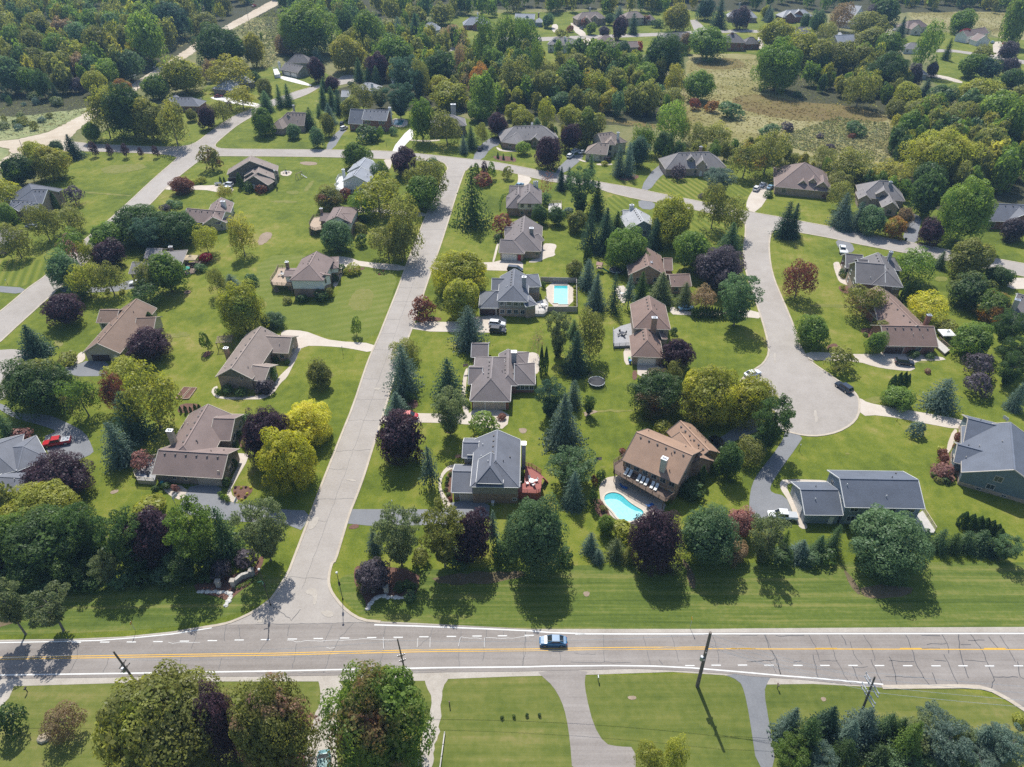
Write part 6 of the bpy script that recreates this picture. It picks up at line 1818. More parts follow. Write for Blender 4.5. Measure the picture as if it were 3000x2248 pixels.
# ------------------------------------------------------------------ the far wood that reads as one mass
def wood_mass():
    r = np.random.RandomState(4); V = []; Cc = []
    spots = []
    def scatter(t, poly, n, hmin, hmax):
        P = [at(t, *p) for p in poly]
        x0, x1 = min(p.x for p in P), max(p.x for p in P); y0, y1 = min(p.y for p in P), max(p.y for p in P)
        k = 0; tries = 0
        while k < n and tries < n*60:
            tries += 1; x, y = r.uniform(x0, x1), r.uniform(y0, y1); ins = False
            for i in range(len(P)):
                a, b = P[i], P[i-1]
                if (a.y > y) != (b.y > y) and x < (b.x-a.x)*(y-a.y)/(b.y-a.y)+a.x: ins = not ins
            if not ins: continue
            if any((x-q[0])**2+(y-q[1])**2 < 12 for q in spots): continue
            if any((Vector((x, y, 0))-h[1]).length < h[2]*.8 for h in HOUSES): continue
            spots.append((x, y, r.uniform(hmin, hmax))); k += 1
    scatter('F', [(-120, -70), (560, -70), (540, 10), (400, 92), (330, 150), (250, 190), (150, 215), (-60, 205), (-160, 100)], 620, 12, 20)
    scatter('F', [(600, -75), (2350, -75), (2330, 20), (2200, 26), (1900, 20), (1820, 26), (1700, 22), (1560, 28), (1400, 30), (1250, 33), (1100, 38), (1000, 34), (880, 52), (740, 70), (640, 46), (590, 20)], 950, 13, 21)
    scatter('F', [(1880, 2), (2160, 2), (2300, 40), (2150, 30), (1890, 22)], 30, 8, 13)
    scatter('F', [(700, 130), (880, 60), (940, 90), (1030, 110), (1280, 125), (1420, 150), (1460, 250), (1330, 265), (1020, 235), (880, 200)], 230, 8, 15)
    scatter('F', [(1660, 150), (1900, 130), (1960, 190), (1930, 230), (1700, 190)], 60, 8, 15)
    scatter('F', [(2000, 260), (2250, 230), (2250, 400), (2080, 430), (1960, 360), (1900, 330)], 130, 9, 16)
    scatter('F', [(1420, 350), (1620, 330), (1780, 380), (1900, 400), (2000, 430), (1950, 440), (1700, 360), (1560, 350)], 80, 5, 9)
    scatter('F', [(1060, 280), (1240, 290), (1300, 315), (1180, 300)], 14, 4, 8)
    scatter('F', [(560, 40), (620, 100), (600, 130), (545, 90)], 5, 3, 5)
    scatter('F', [(-40, 1080), (60, 1130), (190, 1200), (190, 1245), (-60, 1250)], 16, 6, 11)
    pal = [PC[k] for k in ('g', 'g', 'ol', 'ol', 'dg', 'bg', 'lg', 'ol', 'yg', 'yo', 'g', 'ol')]
    for (x, y, h) in spots:
        w = h*r.uniform(.5, .78); n = int(420 if y > 450 else 700); nl = 9
        q = crown_broad(int(r.randint(1e6)), 12, int(n*1.5), .062, .03, (.16, .28), .4)
        q[:, 0] = q[:, 0]*w+x; q[:, 1] = q[:, 1]*w+y; q[:, 2] *= h
        c = np.array(pal[r.randint(len(pal))])*r.uniform(.8, 1.2)
        V.append(q); Cc.append(np.tile(np.append(c, 1), (len(q), 1)))
    V = np.vstack(V); Cc = np.vstack(Cc)
    m = LEAF.copy(); m.name = 'wood_leaf'; nt = m.node_tree
    at_ = N(nt, 'ShaderNodeAttribute', attribute_type='GEOMETRY', attribute_name='tint')
    for n in nt.nodes:
        if n.type == 'OBJECT_INFO': 
            for l in list(nt.links):
                if l.from_node == n and l.from_socket.name == 'Color': to = l.to_socket; nt.links.remove(l); L(nt, at_.outputs['Color'], to)
    for n in nt.nodes:
        if n.type == 'TEX_NOISE': n.inputs['Scale'].default_value *= .08
    me = mesh_from_quads('woodland', V, m)
    ca = me.color_attributes.new('tint', 'FLOAT_COLOR', 'POINT'); ca.data.foreach_set('color', Cc.astype(np.float32).ravel())
    o = bpy.data.objects.new('woodland', me); COL.objects.link(o); o['accent'] = [.1, .11, .035]; o['accent_amount'] = .4
    tag(o, 'dense mixed wood closing off the far edge of the scene', 'woodland', kind='stuff')
wood_mass()
# ================================================================== VEHICLES
def paint_mat():
    m, nt, b = nodes_of('car_paint'); oi = N(nt, 'ShaderNodeObjectInfo'); L(nt, oi.outputs['Color'], b.inputs['Base Color'])
    b.inputs['Roughness'].default_value = .28; b.inputs['Coat Weight'].default_value = .5; b.inputs['Coat Roughness'].default_value = .08; return m
m_paint = paint_mat(); m_cglass = mat_glass('car_glass', (.02, .028, .034)); m_tyre = plain('tyre_rubber', (.02, .02, .021), .85, .1); m_rim = plain('wheel_rim', (.45, .46, .47), .35, .1, metal=.8)
m_lamp = plain('headlamp_glass', (.7, .72, .74), .15, .03); m_tail = plain('tail_lamp', (.4, .02, .015), .25, .05); m_plast = plain('dark_trim_plastic', (.035, .035, .037), .6, .1)
def loft(b, secs, m=0):
    """secs: list of (x, halfwidth_low, halfwidth_high, z0, z1, bulge)"""
    n = 8; vs = []
    for (x, w0, w1, z0, z1) in secs:
        wm = max(w0, w1)*1.0; zm = z0+(z1-z0)*.5
        vs += [(x, -w0*.92, z0), (x, -wm, z0+(z1-z0)*.3), (x, -wm*.99, zm+(z1-zm)*.3), (x, -w1*.90, z1), (x, w1*.90, z1), (x, wm*.99, zm+(z1-zm)*.3), (x, wm, z0+(z1-z0)*.3), (x, w0*.92, z0)]
    fs = []
    for i in range(len(secs)-1):
        for k in range(n): fs.append((i*n+k, i*n+(k+1) % n, (i+1)*n+(k+1) % n, (i+1)*n+k))
    fs += [tuple(range(n-1, -1, -1)), tuple((len(secs)-1)*n+k for k in range(n))]
    b.add(vs, fs, m)
CARS = {}
SPEC = dict(
    sedan=dict(l=4.75, w=.92, secs=[(-2.37, .74, .70, .42, .88), (-2.2, .86, .80, .30, .98), (-1.2, .91, .86, .24, 1.00), (.5, .92, .87, .24, .98), (1.5, .90, .84, .24, .93), (2.15, .86, .76, .28, .80), (2.37, .70, .62, .36, .70)], cab=[(-1.85, .72, .98), (-1.05, .64, 1.42), (.15, .65, 1.44), (1.05, .74, .97)], roof=(-1.05, .15), wb=(-1.42, 1.42), r=.33),
    suv=dict(l=4.8, w=.96, secs=[(-2.4, .82, .78, .48, 1.05), (-2.25, .92, .86, .34, 1.12), (-1.0, .96, .90, .28, 1.14), (.7, .96, .90, .28, 1.12), (1.6, .94, .88, .28, 1.06), (2.2, .90, .82, .32, .96), (2.4, .76, .70, .42, .82)], cab=[(-2.28, .80, 1.12), (-1.95, .70, 1.68), (.35, .70, 1.72), (1.15, .80, 1.10)], roof=(-1.95, .35), wb=(-1.42, 1.45), r=.37),
    van=dict(l=5.1, w=1.0, secs=[(-2.55, .86, .82, .46, 1.08), (-2.4, .96, .90, .32, 1.12), (-1.0, 1.0, .94, .27, 1.14), (.9, 1.0, .94, .27, 1.12), (1.9, .97, .88, .28, 1.02), (2.4, .90, .78, .34, .88), (2.55, .76, .66, .42, .76)], cab=[(-2.45, .84, 1.12), (-2.2, .74, 1.74), (.7, .74, 1.76), (1.75, .82, 1.08)], roof=(-2.2, .7), wb=(-1.5, 1.55), r=.35),
    pickup=dict(l=5.9, w=1.0, secs=[(-2.95, .94, .94, .55, 1.08), (-2.8, .98, .96, .46, 1.14), (-.95, 1.0, .97, .42, 1.15), (.6, 1.0, .96, .40, 1.16), (1.7, .98, .92, .40, 1.14), (2.7, .94, .86, .42, 1.06), (2.95, .84, .80, .50, .90)], cab=[(-.95, .88, 1.14), (-.85, .76, 1.84), (.75, .76, 1.88), (1.5, .86, 1.15)], roof=(-.85, .75), wb=(-1.9, 1.95), r=.42))
def make_car(kind):
    sp = SPEC[kind]; root = thing({'sedan': 'parked_sedan', 'suv': 'parked_suv', 'van': 'parked_van', 'pickup': 'pickup_truck'}[kind], None, {'sedan': 'car', 'suv': 'car', 'van': 'van', 'pickup': 'pickup truck'}[kind])
    kids = []
    b = MB(); loft(b, sp['secs']); body = b.build('body', m_paint, root, smooth=False)
    for s in (-1, 1):
        for x in sp['wb']: pass
    b = MB(); loft(b, [(x, w+.0, w, 0, 0) for (x, w, z) in []]) if False else None
    C4 = sp['cab']; zb = [C4[0][2], C4[3][2]]
    b = MB(); vs = []
    x0, w0, z0 = C4[0]; x1, w1, z1 = C4[1]; x2, w2, z2 = C4[2]; x3, w3, z3 = C4[3]
    vs = [(x0, -w0, z0-.03), (x0, w0, z0-.03), (x3, w3, z3-.03), (x3, -w3, z3-.03), (x1, -w1, z1), (x1, w1, z1), (x2, w2, z2), (x2, -w2, z2)]
    b.add(vs, [(0, 1, 5, 4), (1, 2, 6, 5), (2, 3, 7, 6), (3, 0, 4, 7), (4, 5, 6, 7)])
    glass = b.build('windows', m_cglass, root)
    b = MB(); rx0, rx1 = sp['roof']; b.prism([Vector((x1-.04, -w1-.015, 0)), Vector((x2+.05, -w2-.015, 0)), Vector((x2+.05, w2+.015, 0)), Vector((x1-.04, w1+.015, 0))], min(z1, z2)-.01, max(z1, z2)+.035)
    for s in (-1, 1):
        b.beam((x0, s*(w0+.0), z0), (x1, s*(w1+.01), z1), .09, .06); b.beam((x3, s*(w3+.0), z3), (x2, s*(w2+.01), z2), .08, .06)
        xm = (x1+x2)/2; b.beam((xm, s*(w0+.02), z0), (xm, s*(w1+.012), z1), .1, .05)
    roofp = b.build('roof_panel', m_paint, root)
    kids += [(body, []), (glass, []), (roofp, [])]
    for x in sp['wb']:
        for s in (-1, 1):
            b = MB(); y = s*(sp['w']-.10); r = sp['r']; b.tube([(x, y-.12, r), (x, y+.12, r)], r, 14); w_ = b.build('wheel', m_tyre, root)
            b = MB(); b.tube([(x, y+s*.10, r), (x, y+s*.135, r)], r*.62, 10); rm = b.build('rim', m_rim, w_); kids.append((w_, [rm]))
    hx = sp['secs'][-2][0]; hz = sp['secs'][-2][4]-.14
    for s in (-1, 1):
        b = MB(); b.box((hx+.07, s*(sp['w']-.26), hz), (.16, .30, .13)); kids.append((b.build('headlight', m_lamp, root), []))
        b = MB(); tx = sp['secs'][0][0]; b.box((tx+.02, s*(sp['w']-.24), sp['secs'][0][4]-.12), (.12, .22, .16)); kids.append((b.build('tail_light', m_tail, root), []))
    if kind == 'pickup':
        b = MB(); b.box((-1.92, 0, 1.165), (1.85, 1.66, .05)); kids.append((b.build('bed_cover', m_plast, root), []))
    b = MB(); b.box((sp['secs'][-1][0]-.05, 0, .5), (.14, 1.2, .16)); kids.append((b.build('bumper', m_plast, root), []))
    return root, kids
CARC = dict(white=(.72, .73, .74), black=(.012, .013, .016), red=(.42, .012, .018), blue=(.05, .16, .32), navy=(.022, .032, .055), silver=(.45, .47, .49), teal=(.07, .20, .21), wine=(.16, .008, .016), grey=(.10, .11, .12), lblue=(.20, .36, .50), bright=(.018, .13, .27))
def car(kind, col, t, a, b, label, group=None, cover=None, name=None):
    """a rear, b front, both on the ground as seen in the photograph"""
    pa, pb = at(t, *a, .6), at(t, *b, .6); c = (pa+pb)/2; d = pb-a_ if False else pb-pa
    if kind not in CARS:
        root, kids = make_car(kind); CARS[kind] = (root, kids)
    else:
        r0_, k0 = CARS[kind]; root = r0_.copy(); COL.objects.link(root); kids = []
        for o, sub in k0:
            n = o.copy(); COL.objects.link(n); n.parent = root; ss = []
            for q in sub: m = q.copy(); COL.objects.link(m); m.parent = n; ss.append(m)
            kids.append((n, ss))
    gz = .062 if t[0] != 'D' else .09
    root.location = (c.x, c.y, gz); root.rotation_euler = (0, 0, math.atan2(d.y, d.x)); root['label'] = label
    root['group'] = group or 'vehicles of the neighbourhood'
    for o, _ in kids:
        o.color = rgba(CARC[col])
        if cover and o.name.startswith('bed_cover'): o.material_slots[0].link = 'OBJECT'; o.material_slots[0].material = cover
    return root
car('pickup', 'red', 'C1', (570, 662), (352, 700), 'bright red pickup with silver bed cover beside grey hipped house', cover=plain('silver_cover', (.42, .44, .46), .4, .05))
car('suv', 'black', 'B4', (1172, 1545), (1314, 1562), 'black suv parked on concrete drive of red brick gazebo house')
car('suv', 'navy', 'C4', (800, 270), (705, 205), 'dark suv parked against the cul-de-sac kerb')
car('sedan', 'white', 'C3', (1890, 140), (2005, 108), 'white sedan parked at the mouth of the cul-de-sac')
car('pickup', 'white', 'C4', (368, 1285), (140, 1268), 'white work pickup with dark empty bed on curved asphalt drive')
car('suv', 'black', 'C3', (1700, 720), (1635, 650), 'black suv half under trees beside orange brick house')
car('suv', 'white', 'B2', (1890, 1238), (2014, 1248), 'white suv beside a dark one before the open garage')
car('suv', 'black', 'B2', (1900, 1292), (2018, 1302), 'dark suv with bright roof glare before the open garage')
car('van', 'navy', 'B2', (2040, 795), (2155, 805), 'dark minivan on the drive of the red door house')
car('van', 'red', 'C2', (1150, 470), (1305, 470), 'red van partly behind spruce on the concrete drive')
car('suv', 'silver', 'B1', (1900, 122), (1790, 112), 'silver suv at the stepped contemporary house')
car('suv', 'white', 'B1', (1885, 158), (1785, 142), 'white suv in front of the silver one')
car('suv', 'grey', 'B1', (305, 462), (208, 450), 'grey car outside the brick house with white portico')
car('sedan', 'white', 'B1', (1150, 902), (1070, 912), 'white sedan in the shade near the tan canopy house')
car('suv', 'navy', 'A2', (690, 1020), (700, 990), 'dark blue suv at the colonial house')
car('suv', 'white', 'A2', (690, 1050), (735, 1030), 'white suv nearest the colonial house lawn')
car('suv', 'navy', 'A2', (1800, 1225), (1830, 1185), 'dark blue suv on the drive by the low grey brick house')
car('suv', 'white', 'A3', (450, 1280), (492, 1250), 'white suv lowest of three on the brown house drive')
car('suv', 'white', 'A3', (490, 1238), (535, 1215), 'second white suv further up the same brown house drive')
car('sedan', 'white', 'A3', (548, 1240), (598, 1225), 'white sedan tucked against the brown house garage')
car('suv', 'white', 'B3', (1955, 170), (2005, 125), 'white suv on the tan concrete drive of arched gable house')
car('sedan', 'white', 'B3', (2012, 128), (2045, 100), 'small white sedan behind the white suv')
car('sedan', 'lblue', 'B3', (2072, 148), (2115, 120), 'light blue sedan beside the arched gable house')
car('pickup', 'white', 'B4', (735, 605), (745, 680), 'white pickup on the short asphalt drive of the flag house')
car('sedan', 'lblue', 'B3', (1360, 1115), (1460, 1108), 'blue sedan under the spruces by the cedar hedge')
car('sedan', 'lblue', 'A3', (40, 1510), (80, 1490), 'pale blue car behind the timbered house')
car('suv', 'navy', 'A3', (505, 200), (530, 180), 'dark suv by the large tan roofed far house')
car('suv', 'navy', 'A3', (548, 225), (578, 238), 'dark suv lower on the far concrete drive')
car('sedan', 'wine', 'A1', (1738, 782), (1800, 778), 'maroon car gleaming outside a grey hipped house')
car('sedan', 'lblue', 'A4', (1938, 352), (1975, 335), 'pale blue car on the wide far driveway')
car('sedan', 'red', 'A4', (2035, 360), (2065, 342), 'red car at the edge of the wide far driveway')
car('sedan', 'white', 'A4', (1145, 250), (1175, 235), 'white car by the tan house near the hay meadow')
car('pickup', 'red', 'A1', (2030, 60), (2085, 42), 'red pickup stopped on the far dirt road')
car('sedan', 'wine', 'D2', (330, 1780), (345, 1590), 'dark red sedan at the foot of the gravel drive')
car('van', 'teal', 'D2', (545, 1780), (552, 1545), 'teal van beside the dark red sedan on gravel')
car('sedan', 'bright', 'D3', (450, 640), (215, 636), 'bright blue sedan driving along the main road')
car('sedan', 'blue', 'A3', (1985, 345), (2015, 330), 'small blue car by the steep red brick house')
# white boat trailer
b = MB(); t_ = thing('boat_trailer', 'white covered trailer parked behind the white pickup', 'trailer', at('B4', 752, 668), R(100)); loft(b, [(-1.6, .5, .6, .5, .9), (-.5, .9, .95, .45, 1.25), (1.0, .8, .85, .5, 1.3), (1.9, .2, .25, .7, 1.2)]); b.build('cover', m_white, t_)
for s in (-1, 1): b = MB(); b.tube([(0, s*.8, .3), (0, s*.98, .3)], .3, 12); b.build('wheel', m_tyre, t_)
b = MB(); b.beam((-1.5, 0, .4), (2.6, 0, .4), .12, .1); b.build('drawbar', m_rim, t_)
t_ = thing('utility_trailer', 'small white utility trailer beside dark cedars and silver suv', 'trailer', at('B1', 1768, 118), R(5))
b = MB(); b.box((0, 0, .55), (2.4, 1.4, .1)); [b.box((0, s*.68, .8), (2.4, .05, .4)) for s in (-1, 1)]; b.box((-1.18, 0, .8), (.05, 1.36, .4)); b.build('bed', m_white, t_)
for s in (-1, 1): b = MB(); b.tube([(0, s*.76, .28), (0, s*.92, .28)], .28, 12); b.build('wheel', m_tyre, t_)

# ================================================================== POLES, LAMPS, WIRES
m_pole = plain('weathered_pole', (.15, .125, .105), .9, .3, 1.5); m_iron = plain('black_iron', (.015, .016, .018), .5, .1); m_globe = plain('white_globe', (.75, .74, .70), .3, .03); m_galv = plain('galvanised', (.40, .43, .46), .45, .15, metal=.5)
m_green = plain('green_sign', (.02, .22, .13), .5, .05); m_wire = plain('aluminium_wire', (.42, .44, .45), .5, .1); m_ins = plain('insulator', (.45, .47, .50), .3, .1); m_yel = plain('yellow_sign', (.65, .38, .02), .5, .05)
def z_at(base, t, x, y):
    sx, sy = spx(t, x, y); v = sy-1124; k = base.y/(CAM_F*CT-v*ST)
    return Vector(((sx-1500)*k, base.y, CAM_H-k*(CAM_F*ST+v*CT)))
TOPS = []
def utility_pole(t, bx, by, tx, ty, label, arms=(), can=None, r=.2):
    p = at(t, bx, by); q = z_at(p, t, tx, ty)-p; root = thing('utility_pole', label, 'utility pole', p, 0, 'wooden utility poles')
    b = MB(); b.tube([(0, 0, -.1), q*.5, q], [r, r*.85, r*.68], 10); b.build('pole', m_pole, root); T = []
    for (f, ln, ang) in arms:
        c = q*f; d = Vector((math.cos(ang), math.sin(ang), 0))*ln/2; b = MB(); b.beam(c-d+Vector((0, 0, .0)), c+d, .12, .14)
        for s in (-1, 1): b.beam(c+d*s*.55, c-Vector((0, 0, .7)), .04, .04)
        a_ = b.build('crossarm', m_galv if ln > 2.6 else m_pole, root)
        for s in (-.95, -.35, .35, .95):
            b = MB(); b.cyl(c+d*s+Vector((0, 0, .07)), .05, .24, 8); b.build('insulator', m_ins, a_)
            if f == arms[0][0]: T.append(p+c+d*s+Vector((0, 0, .3)))
    if can:
        c = q*can; b = MB(); b.lathe([(.0, -.5), (.26, -.5), (.27, -.45), (.27, .4), (.2, .5), (.0, .5)], 12, c+Vector((-.45, -.1, 0))); b.beam(c, c+Vector((-.3, -.05, 0)), .1, .1); b.build('transformer', m_galv, root)
    TOPS.append((p+q, p+q*.78, T)); return root
utility_pole('D1', 1132, 1012, 918, 722, 'wooden utility pole with small crossarms behind the large olive maple', [(.66, 1.6, R(75)), (.56, 1.8, R(65))], .52)
utility_pole('D2', 1225, 960, 1145, 620, 'thin wooden utility pole behind the green maple with orange patch', [(.62, 1.2, R(20)), (.5, 1.0, R(20))], None, .15)
utility_pole('D3', 1500, 1002, 1608, 568, 'tall utility pole with transformer and long shadow over grass', [(.70, 1.6, R(70)), (.56, 1.5, R(70))], .55, .32)
utility_pole('D4', 880, 1252, 1005, 925, 'utility pole with four long galvanised crossarms above blue pines', [(.84, 3.6, R(100)), (.76, 3.6, R(100)), (.60, 3.6, R(100)), (.52, 3.6, R(100))], None, .2)
utility_pole('A1', 240, 1345, 155, 1135, 'slim dark pole by the dirt road bend', (), None, .13)
utility_pole('A1', 2028, 255, 1990, 45, 'slim dark pole beside the far dirt road', [(.95, 2, R(60))], None, .13)
utility_pole('A1', 1285, 620, 1250, 540, 'wooden pole with pale crossarm by the grove', [(.95, 3, R(80))], None, .15)
utility_pole('A1', 1115, 720, 1090, 605, 'wooden pole with two pale crossarms left of the grove', [(.97, 3, R(80)), (.82, 3, R(80))], None, .15)
def wire(a, b_, sag, label, group, r=.026):
    P = [a.lerp(b_, i/14)+Vector((0, 0, -sag*4*(i/14)*(1-i/14))) for i in range(15)]
    c = (a+b_)/2; m = MB(); m.tube([p-a for p in P], r, 4, cap=False)
    return tag(m.build('overhead_wire', m_wire, loc=a), label, 'wire', group)
P1, P2, P3, P4 = TOPS[:4]
ends = [(P1, P2, 'thin wire strung between the two left utility poles'), (P2, P3, 'thin wire strung from the thin pole to the tall transformer pole'), (P3, P4, 'thin wire strung from the transformer pole to the four-armed pole')]
for A_, B_, lab in ends:
    wire(A_[0]-Vector((0, 0, .4)), B_[0]-Vector((0, 0, .4)), .9, 'topmost '+lab, 'overhead wires along the main road'); wire(A_[1], B_[1], 1.1, 'lower '+lab, 'overhead wires along the main road', .03)
wire(P1[0]-Vector((0, 0, .4)), P1[0]+Vector((-48, -1, 0)), .9, 'wire running off frame from the pole behind the olive maple', 'overhead wires along the main road')
for i, q in enumerate(P4[2]): wire(q, q+Vector((45, -3.5, -.3)), .8, ['outermost', 'second', 'third', 'innermost'][i]+' of four wires leaving the four-armed pole', 'wires leaving the four-armed pole')
for i, q in enumerate(P4[2][:3]): wire(q, P3[1]+Vector((0, .2*i, .6*i-.4)), .7, ['lowest', 'middle', 'highest'][i]+' of three wires rising to the transformer pole', 'overhead wires along the main road')

def lamp_post(t, bx, by, ty, label, big=True, sign=False):
    p = at(t, bx, by); h = max(1.6, z_at(p, t, bx, ty).z); root = thing('lamp_post', label, 'lamp post', p, 0, 'black lamp posts'); k = 1.0 if big else .55
    b = MB(); b.lathe([(.0, 0), (.16*k, 0), (.16*k, .1), (.09*k, .35), (.065*k, .5), (.055*k, h-.35), (.09*k, h-.3), (.0, h-.28)], 10); b.build('post', m_iron, root)
    b = MB(); b.lathe([(.0, h-.3), (.13*k, h-.25), (.21*k, h-.08), (.19*k, h+.08), (.0, h+.2)], 12); b.build('globe', m_globe, root)
    if big: b = MB(); b.lathe([(.12, h*.52), (.2, h*.55), (.2, h*.63), (.1, h*.66)], 10); b.build('planter', m_iron, root)
    if sign:
        for a in (20, 110): b = MB(); d = Vector((math.cos(R(a)), math.sin(R(a)), 0)); b.beam(Vector((0, 0, h*.68))-d*.1, Vector((0, 0, h*.68))+d*.85*-1, .03, .22); b.build('street_name_blade', m_green, root)
    return root
lamp_post('D1', 2192, 345, 55, 'black lamp post with green street name blades at the corner', True, True)
lamp_post('D2', 703, 300, 82, 'black lamp post with white globe right of the entrance street')
lamp_post('C2', 1114, 1255, 1152, 'black yard lamp beside the asphalt drive of red deck house', False)
lamp_post('C4', 388, 752, 700, 'small yard lamp on its round bed by the dark drive', False)
lamp_post('B2', 706, 1492, 1425, 'yard lamp on the corner lawn by the wing house drive', False)
lamp_post('B2', 1000, 812, 765, 'yard lamp by the curved flower bed', False)
lamp_post('B1', 62, 925, 885, 'yard lamp on the striped lawn at left', False)
lamp_post('C4', 1180, 510, 465, 'yard lamp beside the long concrete drive', False)
lamp_post('A1', 1555, 1172, 1095, 'black lamp post at the upper street corner', False)
lamp_post('A1', 1645, 850, 800, 'pale basketball style lamp near the hidden brick house', False)
def post_sign(t, bx, by, ty, label, m):
    p = at(t, bx, by); h = z_at(p, t, bx, ty).z; root = thing('road_sign', label, 'sign', p, 0, 'roadside signs'); b = MB(); b.tube([(0, 0, 0), (0, 0, h)], .035, 6); b.build('post', m_galv, root)
    b = MB(); b.prism([Vector((math.cos(a), math.sin(a), 0))*.42 for a in (0, math.pi/2, math.pi, 1.5*math.pi)], -.015, .015); o = b.build('panel', m, root); o.location = (-.05, 0, h-.45); o.rotation_euler = (0, math.pi/2, 0)
post_sign('D1', 1100, 560, 478, 'yellow diamond sign seen edgewise beside the left turn lane', m_yel)
post_sign('D3', 1440, 532, 442, 'thin roadside sign on the verge left of transformer pole', m_yel)
def mailbox(t, bx, by, label, m, g='roadside mailboxes'):
    p = at(t, bx, by); root = thing('mailbox', label, 'mailbox', p, R(90), g); b = MB(); b.box((0, 0, .5), (.11, .11, 1.0)); b.build('post', m_pole, root)
    b = MB(); n = 8; pr = [(-.11, 0), (.11, 0)]+[(.11*math.cos(a), .14+.11*math.sin(a)) for a in np.linspace(0, math.pi, 7)]
    vs = [(x_, y, 1.0+z) for x_ in (-.26, .26) for (y, z) in pr]; k = len(pr); b.add(vs, [tuple(range(k)), tuple(range(k, 2*k))]+[(i, (i+1) % k, k+(i+1) % k, k+i) for i in range(k)]); b.build('box', m, root)
    b = MB(); b.box((.1, .125, 1.2), (.14, .02, .1)); b.build('flag', m_rdoor, root)
mailbox('D1', 224, 1050, 'dark mailbox on a gravel ring by the left gravel drive', m_iron); mailbox('D3', 696, 955, 'pale mailbox left of the transformer pole', m_galv); mailbox('D3', 2146, 1020, 'dark wooden mailbox by the narrow asphalt drive', m_pole)
mailbox('C2', 988, 622, 'blue mailbox at the kerb of the entrance street', plain('blue_box', (.06, .16, .34), .5, .1)); mailbox('A1', 922, 1242, 'left dark mailbox by the sapling row', m_iron); mailbox('A1', 942, 1244, 'right dark mailbox by the sapling row', m_iron); mailbox('A2', 1057, 1185, 'dark mailbox on the colonial house lawn', m_iron)

# ================================================================== DECKS, FENCES, POOLS, PLAY EQUIPMENT
def wood(name, c):
    if name in MATS: return MATS[name]
    m, nt, b = nodes_of(name); tc = N(nt, 'ShaderNodeTexCoord'); wv = N(nt, 'ShaderNodeTexWave', Scale=1.1, Distortion=.3, bands_direction='X', wave_profile='SAW'); L(nt, tc.outputs['Object'], wv.inputs['Vector'])
    nz = N(nt, 'ShaderNodeTexNoise', Scale=3, Detail=4); L(nt, tc.outputs['Object'], nz.inputs['Vector']); a = N(nt, 'ShaderNodeMath', operation='MULTIPLY_ADD'); L(nt, wv.outputs['Fac'], a.inputs[0]); a.inputs[1].default_value = .35; L(nt, nz.outputs['Fac'], a.inputs[2])
    r = ramp(nt, a.outputs[0], [(.35, mul(c, .75)), (.95, mul(c, 1.15))]); L(nt, r.outputs['Color'], b.inputs['Base Color']); b.inputs['Roughness'].default_value = .75; MATS[name] = m; return m
w_grey = wood('grey_deck', (.30, .30, .31)); w_red = wood('red_deck', (.27, .075, .06)); w_tan = wood('tan_deck', (.36, .27, .19)); w_brown = wood('brown_deck', (.13, .085, .06)); w_white = wood('white_deck', (.62, .62, .60)); w_pale = wood('pale_deck', (.46, .44, .41)); w_rail = wood('beige_rail', (.55, .47, .36))
def deck(label, t, poly, z, m, mr, rail, group='raised decks behind the houses', solid=False, stairs=None, cat='deck'):
    P = pts(t, poly, z); c = sum(P, Vector())/len(P); c.z = 0; P = [p-c for p in P]; root = thing('deck', label, cat, c, 0, group)
    b = MB(); b.prism(P, z-.2, z); b.build('platform', m, root)
    b = MB(); b.prism([p*.985 for p in P], .0, z-.2) if (solid or z < 1.3) else None
    if b.v: b.build('skirting', mr, root)
    else:
        for p in P: b = MB(); q = p*.95; b.box((q.x, q.y, (z-.2)/2), (.16, .16, z-.2)); b.build('support_post', mr, root)
    for i, j in rail:
        a, e = P[i], P[j]; d = e-a; n = max(2, int(d.length/1.5)); b = MB()
        for h in (.95, .55, .2): b.beam(a+Vector((0, 0, h)), e+Vector((0, 0, h)), .09 if h > .9 else .05, .07)
        for k in range(n+1): q = a.lerp(e, k/n); b.box((q.x, q.y, z+.5), (.10, .10, 1.05))
        k2 = int(d.length/.28)
        for k in range(1, k2): q = a.lerp(e, k/k2); b.box((q.x, q.y, z+.56), (.035, .035, .76))
        b.build('railing', mr, root)
    if stairs:
        a, e = at(t, *stairs[0], z)-c, at(t, *stairs[1], .1)-c; b = MB(); n = max(3, int(z/.2)); d = (e-a); sd = Vector((-d.y, d.x, 0)).normalized()*.6
        for k in range(n): q = a.lerp(e, (k+.5)/n); b.box(q, (.34, 1.15, .06), math.atan2(d.y, d.x))
        b.beam(a+sd, e+sd, .06, .25); b.beam(a-sd, e-sd, .06, .25); b.build('stairs', mr, root)
    return root
deck('octagon grey deck with beige rail beside the mauve roofed house', 'C1', [(1300, 800), (1195, 812), (1092, 940), (1108, 985), (1250, 995), (1275, 900)], 1.2, w_grey, w_rail, [(0, 1), (1, 2), (2, 3), (3, 4)])
deck('tan raised deck with stairs left of the timbered band house', 'B2', [(250, 785), (180, 785), (165, 825), (118, 893), (135, 925), (288, 935), (262, 860)], 2.6, w_tan, w_tan, [(0, 1), (1, 2), (2, 3), (3, 4), (4, 5)], stairs=((128, 900), (175, 985)))
deck('curved brown deck with stairs at the smaller timbered house', 'E1', [(1315, 950), (1235, 958), (1205, 1000), (1178, 1060), (1195, 1105), (1250, 1130), (1335, 1112), (1325, 1000)], 2.4, w_tan, w_brown, [(0, 1), (1, 2), (2, 3), (3, 4), (4, 5), (5, 6)], stairs=((1190, 1085), (1205, 1190)))
deck('bright white angular deck left of the twin gabled house', 'E1', [(1608, 420), (1562, 430), (1522, 500), (1560, 520), (1505, 560), (1530, 600), (1622, 628), (1618, 500)], 2.6, w_white, w_white, [(0, 1), (1, 2), (3, 4), (4, 5), (5, 6)], solid=True)
